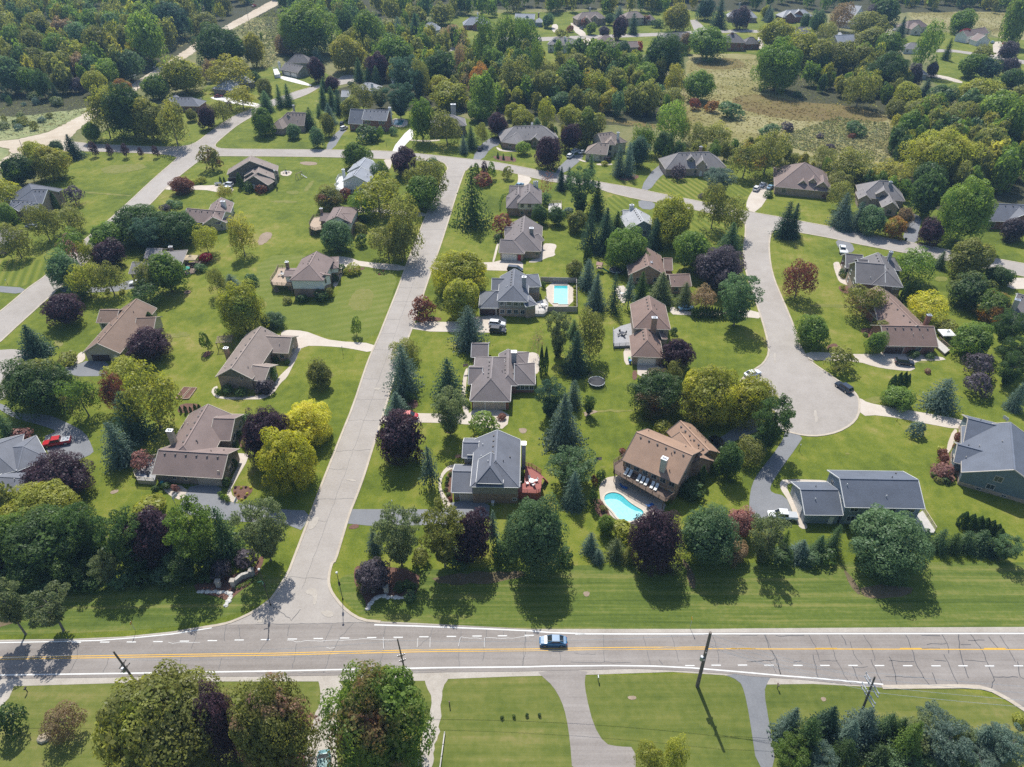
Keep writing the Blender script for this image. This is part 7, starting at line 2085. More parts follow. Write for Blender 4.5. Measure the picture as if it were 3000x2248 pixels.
deck('pale pink deck behind the house with three flues', 'E2', [(1470, 790), (1480, 640), (1685, 635), (1688, 740), (1600, 800)], .8, w_pale, w_tan, [(1, 2), (2, 3)])
deck('grey deck with white rail between slate house and pool', 'B3', [(165, 1140), (200, 1062), (270, 1040), (292, 1070), (287, 1135), (258, 1160), (170, 1158)], 1.0, w_pale, w_pale, [(2, 3), (3, 4), (4, 5), (5, 6)])
deck('barn red deck with railing beside the dark grey house', 'C3', [(108, 870), (160, 880), (236, 930), (240, 985), (233, 1080), (200, 1092), (45, 1085), (60, 1030), (100, 1010)], 2.2, w_red, w_red, [(0, 1), (1, 2), (3, 4), (4, 5), (5, 6)], solid=True, stairs=((240, 955), (280, 995)))
deck('long dark brown balcony deck over the kidney pool patio', 'C3', [(905, 795), (822, 850), (824, 925), (1242, 1162), (1322, 1108), (898, 872)], 2.7, w_brown, w_brown, [(0, 1), (1, 2), (2, 3), (3, 4)])
deck('weathered white deck at the right end of the blue house', 'C4', [(1390, 1232), (1492, 1392), (1480, 1412), (1330, 1405), (1300, 1300)], .5, w_pale, w_rail, [(0, 1)])
deck('square grey deck left of the stacked hip roof house', 'B3', [(880, 1258), (972, 1232), (970, 1415), (820, 1422), (818, 1292)], .8, w_grey, w_grey, [(3, 4), (2, 3)])
deck('narrow wooden deck with steps right of the gazebo house', 'B4', [(1470, 1300), (1520, 1370), (1612, 1450), (1570, 1482), (1500, 1420)], .8, w_pale, w_tan, [(1, 2)])
deck('small white deck left of the long garage house', 'A2', [(138, 560), (172, 555), (196, 600), (150, 608)], 2.0, w_white, w_white, [(0, 1), (0, 3)], solid=True)
deck('shaded brown patio deck under the tan canopy', 'B1', [(1475, 760), (1610, 725), (1640, 745), (1570, 830), (1480, 835)], .4, w_brown, w_rail, [(2, 3)])
# canopies, gazebo, pergola
def canopy(name, label, cat, t, x, y, w, d, h, m, rz=0.0, peak=.7):
    p = at(t, x, y); root = thing(name, label, cat, p, rz, None)
    for i in (-1, 1):
        for j in (-1, 1): b = MB(); b.box((i*w/2*.92, j*d/2*.92, h/2), (.11, .11, h)); b.build('post', m_iron, root)
    b = MB(); A = [(-w/2, -d/2, h), (w/2, -d/2, h), (w/2, d/2, h), (-w/2, d/2, h)]; B = [(x_, y_, h-.28) for x_, y_, _ in A]; b.add(A+B+[(0, 0, h+peak)], [(0, 1, 8), (1, 2, 8), (2, 3, 8), (3, 0, 8), (0, 1, 5, 4), (1, 2, 6, 5), (2, 3, 7, 6), (3, 0, 4, 7)]); b.build('roof_cloth', m, root)
    b = MB(); b.add([(-.5, -.5, h+peak-.12), (.5, -.5, h+peak-.12), (.5, .5, h+peak-.12), (-.5, .5, h+peak-.12), (0, 0, h+peak+.3)], [(0, 1, 4), (1, 2, 4), (2, 3, 4), (3, 0, 4)]); b.build('vent_cap', m, root); return root
canopy('patio_canopy', 'tan cloth canopy shading a patio beside a crimson shrub', 'canopy', 'B1', 1560, 760, 4.2, 3.6, 2.5, plain('tan_cloth', (.42, .34, .22), .9, .1))
canopy('garden_gazebo', 'white square gazebo behind the red brick house', 'gazebo', 'B4', 1560, 1375, 3.6, 3.4, 2.6, plain('white_cloth', (.74, .74, .72), .9, .04))
p = at('B1', 1517, 838); root = thing('parasol', 'green octagonal parasol on the canopy house patio', 'parasol', p); b = MB(); b.cyl((0, 0, 0), .03, 2.5, 6); b.build('pole', m_galv, root)
b = MB(); n = 8; A = [(1.35*math.cos(2*math.pi*k/n), 1.35*math.sin(2*math.pi*k/n), 2.1) for k in range(n)]; b.add(A+[(0, 0, 2.6)], [(k, (k+1) % n, n) for k in range(n)]); b.build('canopy', plain('green_cloth', (.04, .26, .20), .9, .08), root)
p = at('B1', 1835, 1430); root = thing('pergola', 'weathered wooden pergola left of the taupe wing house', 'pergola', p, R(10))
for i in (-1, 1):
    for j in (-1, 1): b = MB(); b.box((i*1.9, j*1.5, 1.25), (.14, .14, 2.5)); b.build('post', w_brown, root)
b = MB(); [b.box((0, j*1.5, 2.55), (4.4, .1, .2)) for j in (-1, 1)]; [b.box((-2+.25*k, 0, 2.72), (.06, 3.6, .14)) for k in range(17)]; b.build('slatted_top', w_tan, root)
# pools
def water(name, c):
    m, nt, b = nodes_of(name); tc = N(nt, 'ShaderNodeTexCoord'); nz = N(nt, 'ShaderNodeTexNoise', Scale=1.6, Detail=4, Distortion=1.2); L(nt, tc.outputs['Object'], nz.inputs['Vector']); r = ramp(nt, nz.outputs['Fac'], [(.35, mul(c, .88)), (.65, mul(c, 1.14))]); L(nt, r.outputs['Color'], b.inputs['Base Color'])
    b.inputs['Roughness'].default_value = .06; bp = N(nt, 'ShaderNodeBump', Strength=.15); n2 = N(nt, 'ShaderNodeTexNoise', Scale=5, Detail=2); L(nt, tc.outputs['Object'], n2.inputs['Vector']); L(nt, n2.outputs['Fac'], bp.inputs['Height']); L(nt, bp.outputs[0], b.inputs['Normal']); return m
m_cop = plain('pool_coping', (.52, .47, .39), .8, .15, 2); m_poolw = water('pool_water', (.30, .66, .70)); m_pool_shade = water('shaded_pool_water', (.06, .40, .44)); m_dull = water('green_pool_water', (.06, .20, .22))  # the darker turquoise paints the basin wall's shadow into the water colour
def pool(label, t, poly, sm, m, sunlit=None, z=.065):
    P = pts(t, poly, .1); P = chaikin(P, sm, True) if sm else P; c = sum(P, Vector())/len(P); c.z = 0; P = [p-c for p in P]; root = thing('swimming_pool', label, 'pool', c, 0, 'swimming pools')
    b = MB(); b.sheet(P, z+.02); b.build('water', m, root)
    if sunlit:
        Q = [p-c for p in chaikin(pts(t, sunlit, .1), sm, True)]; b = MB(); b.sheet([Vector((q.x, q.y, 0)) for q in Q], z+.026); b.build('sunlit_water', m_poolw, root)  # paler sheet for the sunlit water, leaving the painted shadow band uncovered
    b = MB(); n = len(P); vs = []
    for i in range(n):
        d = (P[(i+1) % n]-P[i-1]); d.z = 0; d.normalize(); q = Vector((-d.y, d.x, 0)); p = Vector((P[i].x, P[i].y, 0))
        for o_, h in ((-.22, .06), (-.22, .24), (.22, .24), (.22, .06)): vs.append((p.x+q.x*o_, p.y+q.y*o_, h))
    fs = []
    for i in range(n):
        a, e = i*4, ((i+1) % n)*4; fs += [(a, a+1, e+1, e), (a+1, a+2, e+2, e+1), (a+2, a+3, e+3, e+2)]
    b.add(vs, fs); b.build('coping', m_cop, root); return root
pool('kidney shaped turquoise pool in front of the orange brick house', 'C3', [(735, 1120), (770, 1088), (830, 1080), (890, 1100), (940, 1150), (1000, 1195), (1060, 1225), (1080, 1260), (1040, 1300), (980, 1325), (900, 1328), (850, 1300), (810, 1240), (745, 1180)], 2, m_pool_shade, [(738, 1150), (800, 1135), (865, 1145), (925, 1195), (985, 1232), (1055, 1245), (1060, 1270), (1025, 1305), (975, 1322), (905, 1324), (855, 1297), (815, 1238), (752, 1178)])  # dark band at the upper edge is the wall's shadow, painted as colour
r_ = pool('rectangular turquoise pool inside the pale board fence', 'B3', [(337, 932), (455, 932), (455, 1086), (375, 1086), (375, 1076), (333, 1076)], 0, m_pool_shade, None)
c_ = r_.location; Q = [p-c_ for p in pts('B3', [(338, 955), (454, 955), (453, 1084), (376, 1084), (376, 1074), (335, 1074)], .1)]; b = MB(); b.sheet([Vector((q.x, q.y, 0)) for q in Q], .092); b.build('sunlit_water', m_poolw, r_)  # stops short of the far edge, where the wall's shadow is painted dark
pool('dull green pool beside the red brick colonial house', 'A2', [(1125, 968), (1208, 975), (1180, 1020), (1108, 1012)], 0, m_dull)
# board fence round the rectangular pool
m_fence = mat_siding('fence_boards', (.33, .30, .27))
root = thing('pool_fence', 'pale grey board fence enclosing the rectangular pool', 'fence', at('B3', 400, 1000)); c_ = root.location
FP = pts('B3', [(232, 905), (520, 912), (524, 1146), (290, 1146), (292, 1120)])
for a, e in zip(FP[:-1], FP[1:]):
    a, e = a-c_, e-c_; b = MB(); b.beam(a+Vector((0, 0, .95)), e+Vector((0, 0, .95)), .05, 1.75); b.beam(a+Vector((0, 0, 1.86)), e+Vector((0, 0, 1.86)), .12, .06); b.build('panel', m_fence, root)
    n = max(1, int((e-a).length/2.4))
    for k in range(n): q = a.lerp(e, k/n); b = MB(); b.box((q.x, q.y, .98), (.13, .13, 1.98)); b.build('fence_post', w_pale, root)
for (x, y, w, h, lab) in ((510, 1000, 34, 150, 'row of ornamental grass along the pool fence'),): 
    for k in range(6): tree('B3', 508, 945+k*28, 30, 26, 'u', 'yg', 'grasses along the pool fence', 'yellow ornamental grass clump along the right pool fence')
tree('B3', 255, 925, 44, 60, 'u', 'dg', None, 'dark shrub between the pool fence and slate roofed house'); TREES[-1][0]['group'] = 'garden shrubs round the houses'
# trampolines
def trampoline(label, t, x, y, r, net):
    p = at(t, x, y); root = thing('trampoline', label, 'trampoline', p, 0, 'round trampolines'); b = MB(); n = 24
    P = [(r*math.cos(2*math.pi*k/n), r*math.sin(2*math.pi*k/n), .85) for k in range(n+1)]; b.tube(P, .09, 6, cap=False); b.build('rim', m_galv, root)
    b = MB(); b.cyl((0, 0, .83), r*.93, .02, 24); b.build('jumping_mat', plain('trampoline_mat', (.05, .05, .056), .8, .1), root)
    for k in range(6): a = 2*math.pi*k/6; b = MB(); b.tube([(r*math.cos(a), r*math.sin(a), 0), (r*math.cos(a), r*math.sin(a), 2.6 if net else .85)], .03, 6); b.build('leg', m_iron, root)
    if net:
        b = MB(); b.tube([(r*math.cos(2*math.pi*k/n), r*math.sin(2*math.pi*k/n), 2.6) for k in range(n+1)], .03, 5, cap=False)
        for k in range(48): a = 2*math.pi*k/48; b.beam((r*math.cos(a), r*math.sin(a), .9), (r*math.cos(a), r*math.sin(a), 2.6), .03, .03)
        for h in (1.3, 1.7, 2.1): b.tube([(r*math.cos(2*math.pi*k/n), r*math.sin(2*math.pi*k/n), h) for k in range(n+1)], .02, 3, cap=False)
        b.build('safety_net', m_iron, root)
trampoline('round trampoline with tall net on the lawn left of the red maple', 'C3', 683, 208, 2.1, True); trampoline('round netless trampoline below the broad green tree', 'B3', 842, 822, 2.2, False)
p = at('B3', 705, 815); root = thing('play_tower', 'wooden play tower with pink roof and green slide', 'playset', p, R(-20))
for i in (-.8, .8):
    for j in (-.8, .8): b = MB(); b.box((i, j, 1.3), (.12, .12, 2.6)); b.build('leg', w_tan, root)
b = MB(); b.box((0, 0, 1.3), (1.8, 1.8, .1)); b.build('platform', w_tan, root); b = MB(); b.add([(-1, -1, 2.6), (1, -1, 2.6), (1, 1, 2.6), (-1, 1, 2.6), (-1, 0, 3.3), (1, 0, 3.3)], [(0, 1, 5, 4), (2, 3, 4, 5), (0, 4, 3), (1, 2, 5)]); b.build('roof', plain('pink_roof', (.5, .30, .24), .7, .1), root)
b = MB(); b.beam((.9, 0, 1.3), (3.3, 0, .15), .6, .06); [b.beam((.9, s*.3, 1.42), (3.3, s*.3, .27), .05, .2) for s in (-1, 1)]; b.build('slide', plain('green_slide', (.02, .16, .10), .4, .05), root); b = MB(); b.beam((.9, 0, 2.3), (3.6, .9, 2.3), .1, .12); b.beam((3.6, .9, 2.3), (3.9, .3, 0), .1, .1); b.beam((3.6, .9, 2.3), (3.5, 1.6, 0), .1, .1); b.build('swing_beam', w_tan, root)
p = at('E1', 1050, 455); root = thing('swing_set', 'wooden A-frame swing set with slide on the open lawn', 'swing set', p, R(60))
for s in (-1.5, 1.5):
    for j in (-1, 1): b = MB(); b.beam((s, j*1.0, 0), (s, 0, 2.4), .11, .11); b.build('leg', w_tan, root)
b = MB(); b.beam((-1.8, 0, 2.42), (1.8, 0, 2.42), .13, .15); b.build('top_beam', w_tan, root)
for s in (-.7, .4): b = MB(); b.box((s, 0, .5), (.45, .2, .05)); [b.beam((s+k, 0, .5), (s+k, 0, 2.4), .015, .015) for k in (-.2, .2)]; b.build('swing_seat', m_iron, root)
b = MB(); b.beam((1.5, .2, 1.3), (1.7, -2.6, .15), .5, .05); b.build('slide', plain('grey_slide', (.28, .30, .30), .4, .05), root)
# basketball hoops and flag poles
def hoop(label, t, bx, by, ty, rz):
    p = at(t, bx, by); h = max(3.05, min(4, z_at(p, t, bx, ty).z)); root = thing('basketball_hoop', label, 'basketball hoop', p, rz, 'driveway basketball hoops'); b = MB(); b.tube([(0, 0, 0), (0, 0, h-.6), (.7, 0, h)], .06, 8); b.build('pole', m_galv, root)
    b = MB(); b.box((.75, 0, h), (.05, 1.4, .9)); b.build('backboard', m_white, root); b = MB(); b.tube([(1.02+.23*math.cos(2*math.pi*k/12), .23*math.sin(2*math.pi*k/12), h-.3) for k in range(13)], .015, 4, cap=False); b.build('rim', plain('orange_rim', (.55, .12, .02), .5, .05), root)
hoop('basketball hoop at the left edge of the mauve house drive', 'C1', 1428, 1205, 1110, R(-20)); hoop('blue tinted basketball hoop by the mum bed', 'C1', 1972, 1262, 930, R(180)); hoop('basketball hoop behind the teal gabled house drive', 'C4', 2040, 560, 520, R(200)); hoop('lone hoop near the hidden grove house', 'A1', 1650, 852, 800, R(180))
def flagpole(label, t, bx, by, ty, house_flag=False):
    p = at(t, bx, by); h = z_at(p, t, bx, ty).z if not house_flag else 3.0; root = thing('flag', label, 'flag', p, R(190) if house_flag else 0, 'flags by the houses'); b = MB()
    if house_flag: b.tube([(0, 0, 0), (0, 0, 2.2), (1.0, 0, 3.0)], .025, 6)
    else: b.tube([(0, 0, 0), (0, 0, h)], [.06, .03], 8)
    b.build('pole', m_white, root); b = MB(); x0 = .12 if house_flag else .04; zt = 2.75 if house_flag else h-.1
    for k in range(7): b.add([(x0, .0, zt-.13*k), (x0+1.3, .12, zt-.13*k-.3*house_flag*0), (x0+1.3, .12, zt-.13*(k+1)), (x0, 0, zt-.13*(k+1))], [(0, 1, 2, 3)], k % 2)
    b.add([(x0, -.006, zt), (x0+.55, .045, zt), (x0+.55, .045, zt-.5), (x0, -.006, zt-.5)], [(0, 1, 2, 3)], 2); b.build('cloth', [m_rdoor, m_white, plain('flag_blue', (.02, .04, .16), .8, .05)], root)
flagpole('small striped flag on the walk of the dark hipped house', 'E3', 262, 600, 540, True); flagpole('small striped flag by the broad grey house', 'C2', 1722, 110, 40, True); flagpole('small striped flag by the red deck house', 'C2', 1668, 850, 780, True); flagpole('tall white flag pole beside the round topped pine', 'C3', 666, 935, 800)
# garden beds, boulders, entrance walls, fire pit
def boulder(label, t, x, y, r, group, m=m_stone, seed=0):
    rg2 = random.Random(seed+int(x)); b = MB(); n = 9; rings = [(.0, -.1), (.75, -.05), (1.0, .25), (.85, .6), (.45, .85), (0, .92)]; vs = []
    for (rr_, z) in rings:
        for k in range(n): a = 2*math.pi*k/n; q = rr_*rg2.uniform(.78, 1.15); vs.append((q*r*math.cos(a)*1.2, q*r*math.sin(a), (z+rg2.uniform(-.08, .08)*(z > 0))*r*.85))
    b.add(vs, [(i*n+k, i*n+(k+1) % n, (i+1)*n+(k+1) % n, (i+1)*n+k) for i in range(len(rings)-1) for k in range(n)]); o = b.build('boulder', m, loc=at(t, x, y)); return tag(o, label, 'rock', group)
m_edge = plain('white_stone', (.58, .56, .52), .85, .3, 1.5)
boulder('large tan boulder on the lawn beside the small tan tree', 'D1', 356, 1428, .95, None, plain('tan_rock', (.40, .34, .25), .9, .3, 2))
for i, (x, y) in enumerate([(1610, 240), (1640, 238), (1680, 242), (1712, 242), (1745, 238), (1775, 244), (1806, 240), (1838, 246), (1865, 255), (1868, 275), (1862, 295), (1850, 318), (1838, 335), (1828, 350)]): boulder('pale stone in the curved edging row of the left entrance bed', 'D1', x, y, .34+.07*(i % 3), 'stones edging the left entrance bed', m_edge, i)
for i, (x, y) in enumerate([(1190, 288), (1160, 288), (1130, 286), (1100, 284), (1070, 286), (1042, 276), (1020, 272), (995, 278), (972, 290), (952, 305), (940, 322), (925, 340), (912, 360), (904, 378)]): boulder('pale stone in the curved edging row of the right entrance bed', 'D2', x, y, .34+.07*(i % 3), 'stones edging the right entrance bed', m_edge, i)
m_wallst = mat_brick('pale_wall_stone', (.46, .44, .41), (.34, .33, .31))
def sign_wall(label, t, a, e, col):
    A, B = at(t, *a), at(t, *e); c = (A+B)/2; root = thing('entrance_wall', label, 'wall', c, 0, 'curved stone entrance walls'); A, B = A-c, B-c; n = Vector((-(B-A).y, (B-A).x, 0)).normalized()
    mid = n*.5; b = MB(); b.beam(A+Vector((0, 0, .6)), mid+Vector((0, 0, .6)), .45, 1.2); b.beam(mid+Vector((0, 0, .6)), B+Vector((0, 0, .602)), .45, 1.204); b.build('wall', m_wallst, root)
    b = MB(); b.beam(A+Vector((0, 0, 1.25)), mid+Vector((0, 0, 1.25)), .6, .1); b.beam(mid+Vector((0, 0, 1.25)), B+Vector((0, 0, 1.255)), .6, .1); b.build('coping', m_stone, root)
    for q in (A, B, at(t, *col)-c): b = MB(); b.box((q.x, q.y, .8), (.75, .75, 1.6)); b.box((q.x, q.y, 1.66), (.95, .95, .12)); b.build('pillar', m_wallst, root)
sign_wall('pale stone entrance wall left of the street mouth', 'D1', (1895, 190), (2045, 105), (1775, 195)); sign_wall('pale stone entrance wall right of the street mouth', 'D2', (845, 120), (950, 235), (1058, 240))
def hedge(label, t, P, w, h, group=None):
    W = pts(t, P); c = W[len(W)//2].copy(); root = thing('clipped_hedge', label, 'hedge', c, 0, group); V = []; r = np.random.RandomState(3)
    for a, e in zip(W[:-1], W[1:]):
        n = int((e-a).length*60)
        for k in range(n): q = a.lerp(e, r.rand())-c; V.append([q.x+r.uniform(-w/2, w/2), q.y+r.uniform(-w/2, w/2), h*r.uniform(.1, 1)**.5])
    V = np.array(V); o = bpy.data.objects.new('foliage', mesh_from_quads('hedge_mesh', leaf_quads(V, unit(np.random.RandomState(5).normal(size=V.shape)+[0, 0, .8]), .16), LEAF)); COL.objects.link(o); o.parent = root; o.color = rgba(PC['g']); o['accent'] = [.1, .12, .03]; o['accent_amount'] = .3
hedge('low clipped hedge in front of the left entrance wall', 'D1', [(1915, 215), (2000, 180), (2080, 120)], .7, .6); hedge('low clipped hedge in front of the right entrance wall', 'D2', [(825, 70), (830, 170), (920, 240)], .7, .6); hedge('short dark hedge along the left side of the timbered flue house', 'E2', [(830, 505), (740, 530), (690, 640), (690, 770)], .7, .9)
p = at('B1', 1520, 990); root = thing('fire_pit', 'round brick fire pit on the lawn below the canopy house', 'fire pit', p); b = MB(); b.lathe([(.55, 0), (.95, 0), (.95, .35), (.6, .35), (.55, .05), (0, .05)], 16); b.build('ring', mat_brick('firepit_brick', (.34, .22, .16)), root)
def raised_bed(label, t, P): 
    W = pts(t, P); c = sum(W, Vector())/4; root = thing('raised_garden_bed', label, 'garden bed', c, 0, 'raised vegetable beds'); W = [p-c for p in W]
    for a, e in zip(W, W[1:]+W[:1]): b = MB(); b.beam(a+Vector((0, 0, .17)), e+Vector((0, 0, .17)), .14, .34); b.build('board', w_tan, root)
    b = MB(); b.prism(W, .0, .26); b.build('soil', m_mulch, root)
raised_bed('left raised vegetable bed edged with pale boards', 'C1', [(1424, 330), (1470, 330), (1545, 242), (1490, 240)]); raised_bed('right raised vegetable bed with small plants', 'C1', [(1480, 335), (1530, 333), (1595, 245), (1555, 243)])
p1, p2 = at('D2', 1528, 1390), at('D2', 1490, 1680); b = MB(); d_ = p2-p1; b.beam(Vector((0, 0, .45)), d_+Vector((0, 0, .45)), .16, .16); [b.box(((d_*f).x, (d_*f).y, .3), (.16, .16, .62)) for f in (0, .33, .66, 1)]; tag(b.build('wooden_rail', w_pale, loc=p1), 'pale wooden rail along the gravel drive edge', 'fence')
p = at('D2', 1568, 1160); b = MB(); b.box((0, 0, .6), (.16, .16, 1.2)); b.box((0, 0, 1.22), (.2, .2, .06)); tag(b.build('marker_post', w_brown, loc=p), 'short dark post near the gravel drive corner', 'post')
# bins, loungers, tables
def bin_(label, t, x, y, c):
    p = at(t, x, y); root = thing('wheeled_bin', label, 'bin', p, 0, 'wheeled rubbish bins'); b = MB(); b.add([(-.24, -.24, .08), (.24, -.24, .08), (.24, .24, .08), (-.24, .24, .08), (-.3, -.32, 1.0), (.3, -.32, 1.0), (.3, .32, 1.0), (-.3, .32, 1.0)], [(3, 2, 1, 0), (0, 1, 5, 4), (1, 2, 6, 5), (2, 3, 7, 6), (3, 0, 4, 7), (4, 5, 6, 7)]); m = plain('bin_'+label[:9].replace(' ', '_'), c, .5, .08); b.build('body', m, root)
    b = MB(); b.box((0, 0, 1.04), (.64, .7, .07)); b.build('lid', m, root)
    for s in (-1, 1): b = MB(); b.tube([(s*.2, .28, .1), (s*.3, .28, .1)], .1, 8); b.build('wheel', m_tyre, root)
bin_('green bin by the stacked hip roof house garage', 'B3', 948, 1540, (.10, .34, .12)); bin_('blue bin by the stacked hip roof house garage', 'B3', 954, 1562, (.05, .20, .45)); bin_('white bin at the red deck house garage corner', 'C2', 1918, 1190, (.6, .6, .6)); bin_('dark bin at the end of the right shaded drive', 'B4', 1250, 570, (.03, .03, .035)); bin_('black bin beside the far white drive', 'A2', 452, 705, (.03, .03, .035)); bin_('teal bin among pots by the octagon deck', 'C1', 1320, 1030, (.05, .25, .26))
FUR = {}
def furniture(kind, label, group, p, rz, col):
    if kind not in FUR:
        root = thing('patio_chair' if kind == 'chair' else 'sun_lounger' if kind == 'lounger' else 'patio_table', label, {'chair': 'chair', 'lounger': 'lounger', 'table': 'table'}[kind], p, rz, group); K = []
        if kind == 'chair':
            b = MB(); b.box((0, 0, .42), (.55, .55, .06)); K.append(b.build('seat', m_paint, root)); b = MB(); b.beam((-.26, 0, .45), (-.38, 0, .95), .55, .05); K.append(b.build('backrest', m_paint, root))
            for i in (-.23, .23):
                for j in (-.23, .23): b = MB(); b.box((i, j, .2), (.05, .05, .4)); K.append(b.build('leg', m_paint, root))
        elif kind == 'lounger':
            b = MB(); b.box((.3, 0, .34), (1.3, .62, .08)); K.append(b.build('seat', m_paint, root)); b = MB(); b.beam((-.35, 0, .36), (-.85, 0, .85), .62, .07); K.append(b.build('backrest', m_paint, root))
            for i in (-.2, .85):
                for j in (-.26, .26): b = MB(); b.box((i, j, .15), (.05, .05, .3)); K.append(b.build('leg', m_paint, root))
        else:
            b = MB(); b.cyl((0, 0, .7), .62, .05, 16); K.append(b.build('tabletop', m_paint, root)); b = MB(); b.lathe([(.3, 0), (.3, .04), (.05, .1), (.05, .7)], 10); K.append(b.build('pedestal', m_paint, root))
        FUR[kind] = (root, K)
    else:
        r0_, K0 = FUR[kind]; root = r0_.copy(); COL.objects.link(root); K = []
        for o in K0: n = o.copy(); COL.objects.link(n); n.parent = root; K.append(n)
    root.location = p; root.rotation_euler = (0, 0, rz); root['label'] = label; root['group'] = group
    for o in K: o.color = rgba(col)
def dining(t, x, y, z, where, col, n=4):
    c = at(t, x, y, z); furniture('table', 'round patio table '+where, 'patio tables', c, 0, col)
    for k in range(n): a = 2*math.pi*k/n+.4; furniture('chair', 'patio chair around the table '+where, 'chairs '+where, c+Vector((1.05*math.cos(a), 1.05*math.sin(a), 0)), a+math.pi, col)
dining('C3', 160, 1010, 2.2, 'on the barn red deck', (.7, .7, .69)); dining('B3', 250, 1100, 1.0, 'on the grey poolside deck', (.68, .68, .67)); dining('C1', 1200, 920, 1.2, 'on the octagon grey deck', (.06, .06, .065)); dining('B2', 215, 850, 2.6, 'on the tan raised deck', (.35, .33, .30)); dining('B3', 890, 1330, .8, 'on the square grey deck', (.03, .03, .035))
dining('A2', 245, 1400, .06, 'on the patio by the contemporary house', (.12, .11, .10)); dining('B1', 1530, 790, .4, 'under the tan canopy', (.10, .07, .06)); dining('B1', 1520, 845, .06, 'under the green parasol', (.14, .09, .08)); dining('E2', 1580, 700, .8, 'on the pale pink deck', (.14, .12, .1)); dining('B3', 890, 1010, .06, 'on the patio left of the spruces', (.62, .62, .6))
m_bl = (.03, .14, .42)
for i, f in enumerate((.12, .2, .38, .46, .54, .66, .74)):
    a, e = at('C3', 880, 905, 2.7), at('C3', 1270, 1110, 2.7); furniture('lounger', 'white lounger in the row on the long brown balcony deck', 'loungers on the balcony deck', a.lerp(e, f), R(-120), (.66, .68, .66))
for i, (x, y, lab) in enumerate(((900, 1050, 'blue covered lounger at the top edge of the kidney pool'), (1112, 1200, 'blue covered lounger at the right end of the kidney pool'))): furniture('lounger', lab, 'blue loungers by the kidney pool', at('C3', x, y, .06), R(-30+60*i), m_bl)
# the gardener with a red mower on the timbered house lawn
def person(label, p, rz):
    me = bpy.data.meshes.new('person')
    V = [(0, 0, .95), (0, 0, 1.12), (0, 0, 1.38), (0, .01, 1.50), (.02, 0, 1.66), (0, .17, 1.40), (.10, .23, 1.18), (.34, .20, 1.06), (.42, .18, 1.03), (0, -.17, 1.40), (.10, -.23, 1.18), (.34, -.20, 1.06), (.42, -.18, 1.03), (0, .09, .90), (.10, .10, .50), (.04, .10, .08), (.16, .11, .03), (0, -.09, .90), (-.04, -.10, .50), (-.20, -.10, .10), (-.08, -.11, .03), (.02, 0, 1.76)]
    E = [(0, 1), (1, 2), (2, 3), (3, 4), (4, 21), (2, 5), (5, 6), (6, 7), (7, 8), (2, 9), (9, 10), (10, 11), (11, 12), (0, 13), (13, 14), (14, 15), (15, 16), (0, 17), (17, 18), (18, 19), (19, 20)]
    Rr = [.14, .14, .16, .06, .10, .065, .05, .04, .03, .065, .05, .04, .03, .09, .065, .045, .04, .09, .065, .045, .04, .07]
    me.from_pydata(V, E, []); o = bpy.data.objects.new('person', me); COL.objects.link(o); sk = o.modifiers.new('skin', 'SKIN'); sb2 = o.modifiers.new('sub', 'SUBSURF'); sb2.levels = sb2.render_levels = 1
    for i, r in enumerate(Rr): me.skin_vertices[0].data[i].radius = (r, r)
    me.skin_vertices[0].data[0].use_root = True
    m, nt, b = nodes_of('person_clothes'); tc = N(nt, 'ShaderNodeTexCoord'); sx = N(nt, 'ShaderNodeSeparateXYZ'); L(nt, tc.outputs['Object'], sx.inputs[0]); rp = ramp(nt, sx.outputs['Z'], [(.0, (.04, .03, .03)), (.08, (.05, .06, .10)), (.50, (.04, .05, .10)), (.51, (.30, .05, .05)), (.78, (.30, .05, .05)), (.80, (.42, .26, .18))])
    mr_ = N(nt, 'ShaderNodeMath', operation='MULTIPLY'); L(nt, sx.outputs['Z'], mr_.inputs[0]); mr_.inputs[1].default_value = .54; L(nt, mr_.outputs[0], rp.inputs['Fac']); L(nt, rp.outputs['Color'], b.inputs['Base Color']); b.inputs['Roughness'].default_value = .8; me.materials.append(m)
    for e in rp.color_ramp.elements: pass
    rp.color_ramp.interpolation = 'CONSTANT'; o.location = p; o.rotation_euler = (0, 0, rz); tag(o, label, 'person')
    b = MB(); b.lathe([(0, .13), (.08, .11), (.115, .04), (.12, -.02), (.10, -.05)], 12, (.0, 0, 1.74)); b.build('hair', plain('dark_hair', (.03, .022, .016), .8, .2), o)
    b = MB()
    for s in (-1, 1):
        for k in range(4): b.tube([(.44+.012*k, s*(.165+.014*k), 1.035), (.50, s*(.165+.014*k), 1.045), (.50, s*(.165+.014*k), 1.0)], [.013, .011, .008], 5)
        b.tube([(.43, s*.155, 1.03), (.47, s*.14, 1.01)], [.014, .009], 5)
    b.build('hands', plain('skin', (.42, .26, .18), .6, .08), o); return o
pp = at('B2', 1036, 838); pm = at('B2', 1000, 842); dv = pm-pp; ang = math.atan2(dv.y, dv.x)
person('person in dark trousers walking behind a mower on the lawn', (pp.x, pp.y, .03), ang)
root = thing('lawn_mower', 'red push mower ahead of the walking person', 'lawn mower', pp+Vector((math.cos(ang), math.sin(ang), 0))*1.45, ang)
b = MB(); b.lathe([(0, .28), (.28, .26), (.36, .2), (.38, .12), (.34, .1), (0, .1)], 12); b.build('deck_housing', m_rdoor, root); b = MB(); b.cyl((0, 0, .27), .13, .2, 10); b.build('engine', m_iron, root); b = MB(); [b.beam((-.3, s*.2, .22), (-1.02, s*.2, 1.03), .03, .03) for s in (-1, 1)]; b.beam((-1.02, -.2, 1.03), (-1.02, .2, 1.03), .03, .03); b.build('handle', m_iron, root)
for i in (-.32, .32):
    for j in (-.3, .3): b = MB(); b.tube([(i, j-.03, .1), (i, j+.03, .1)], .1, 8); b.build('wheel', m_tyre, root)
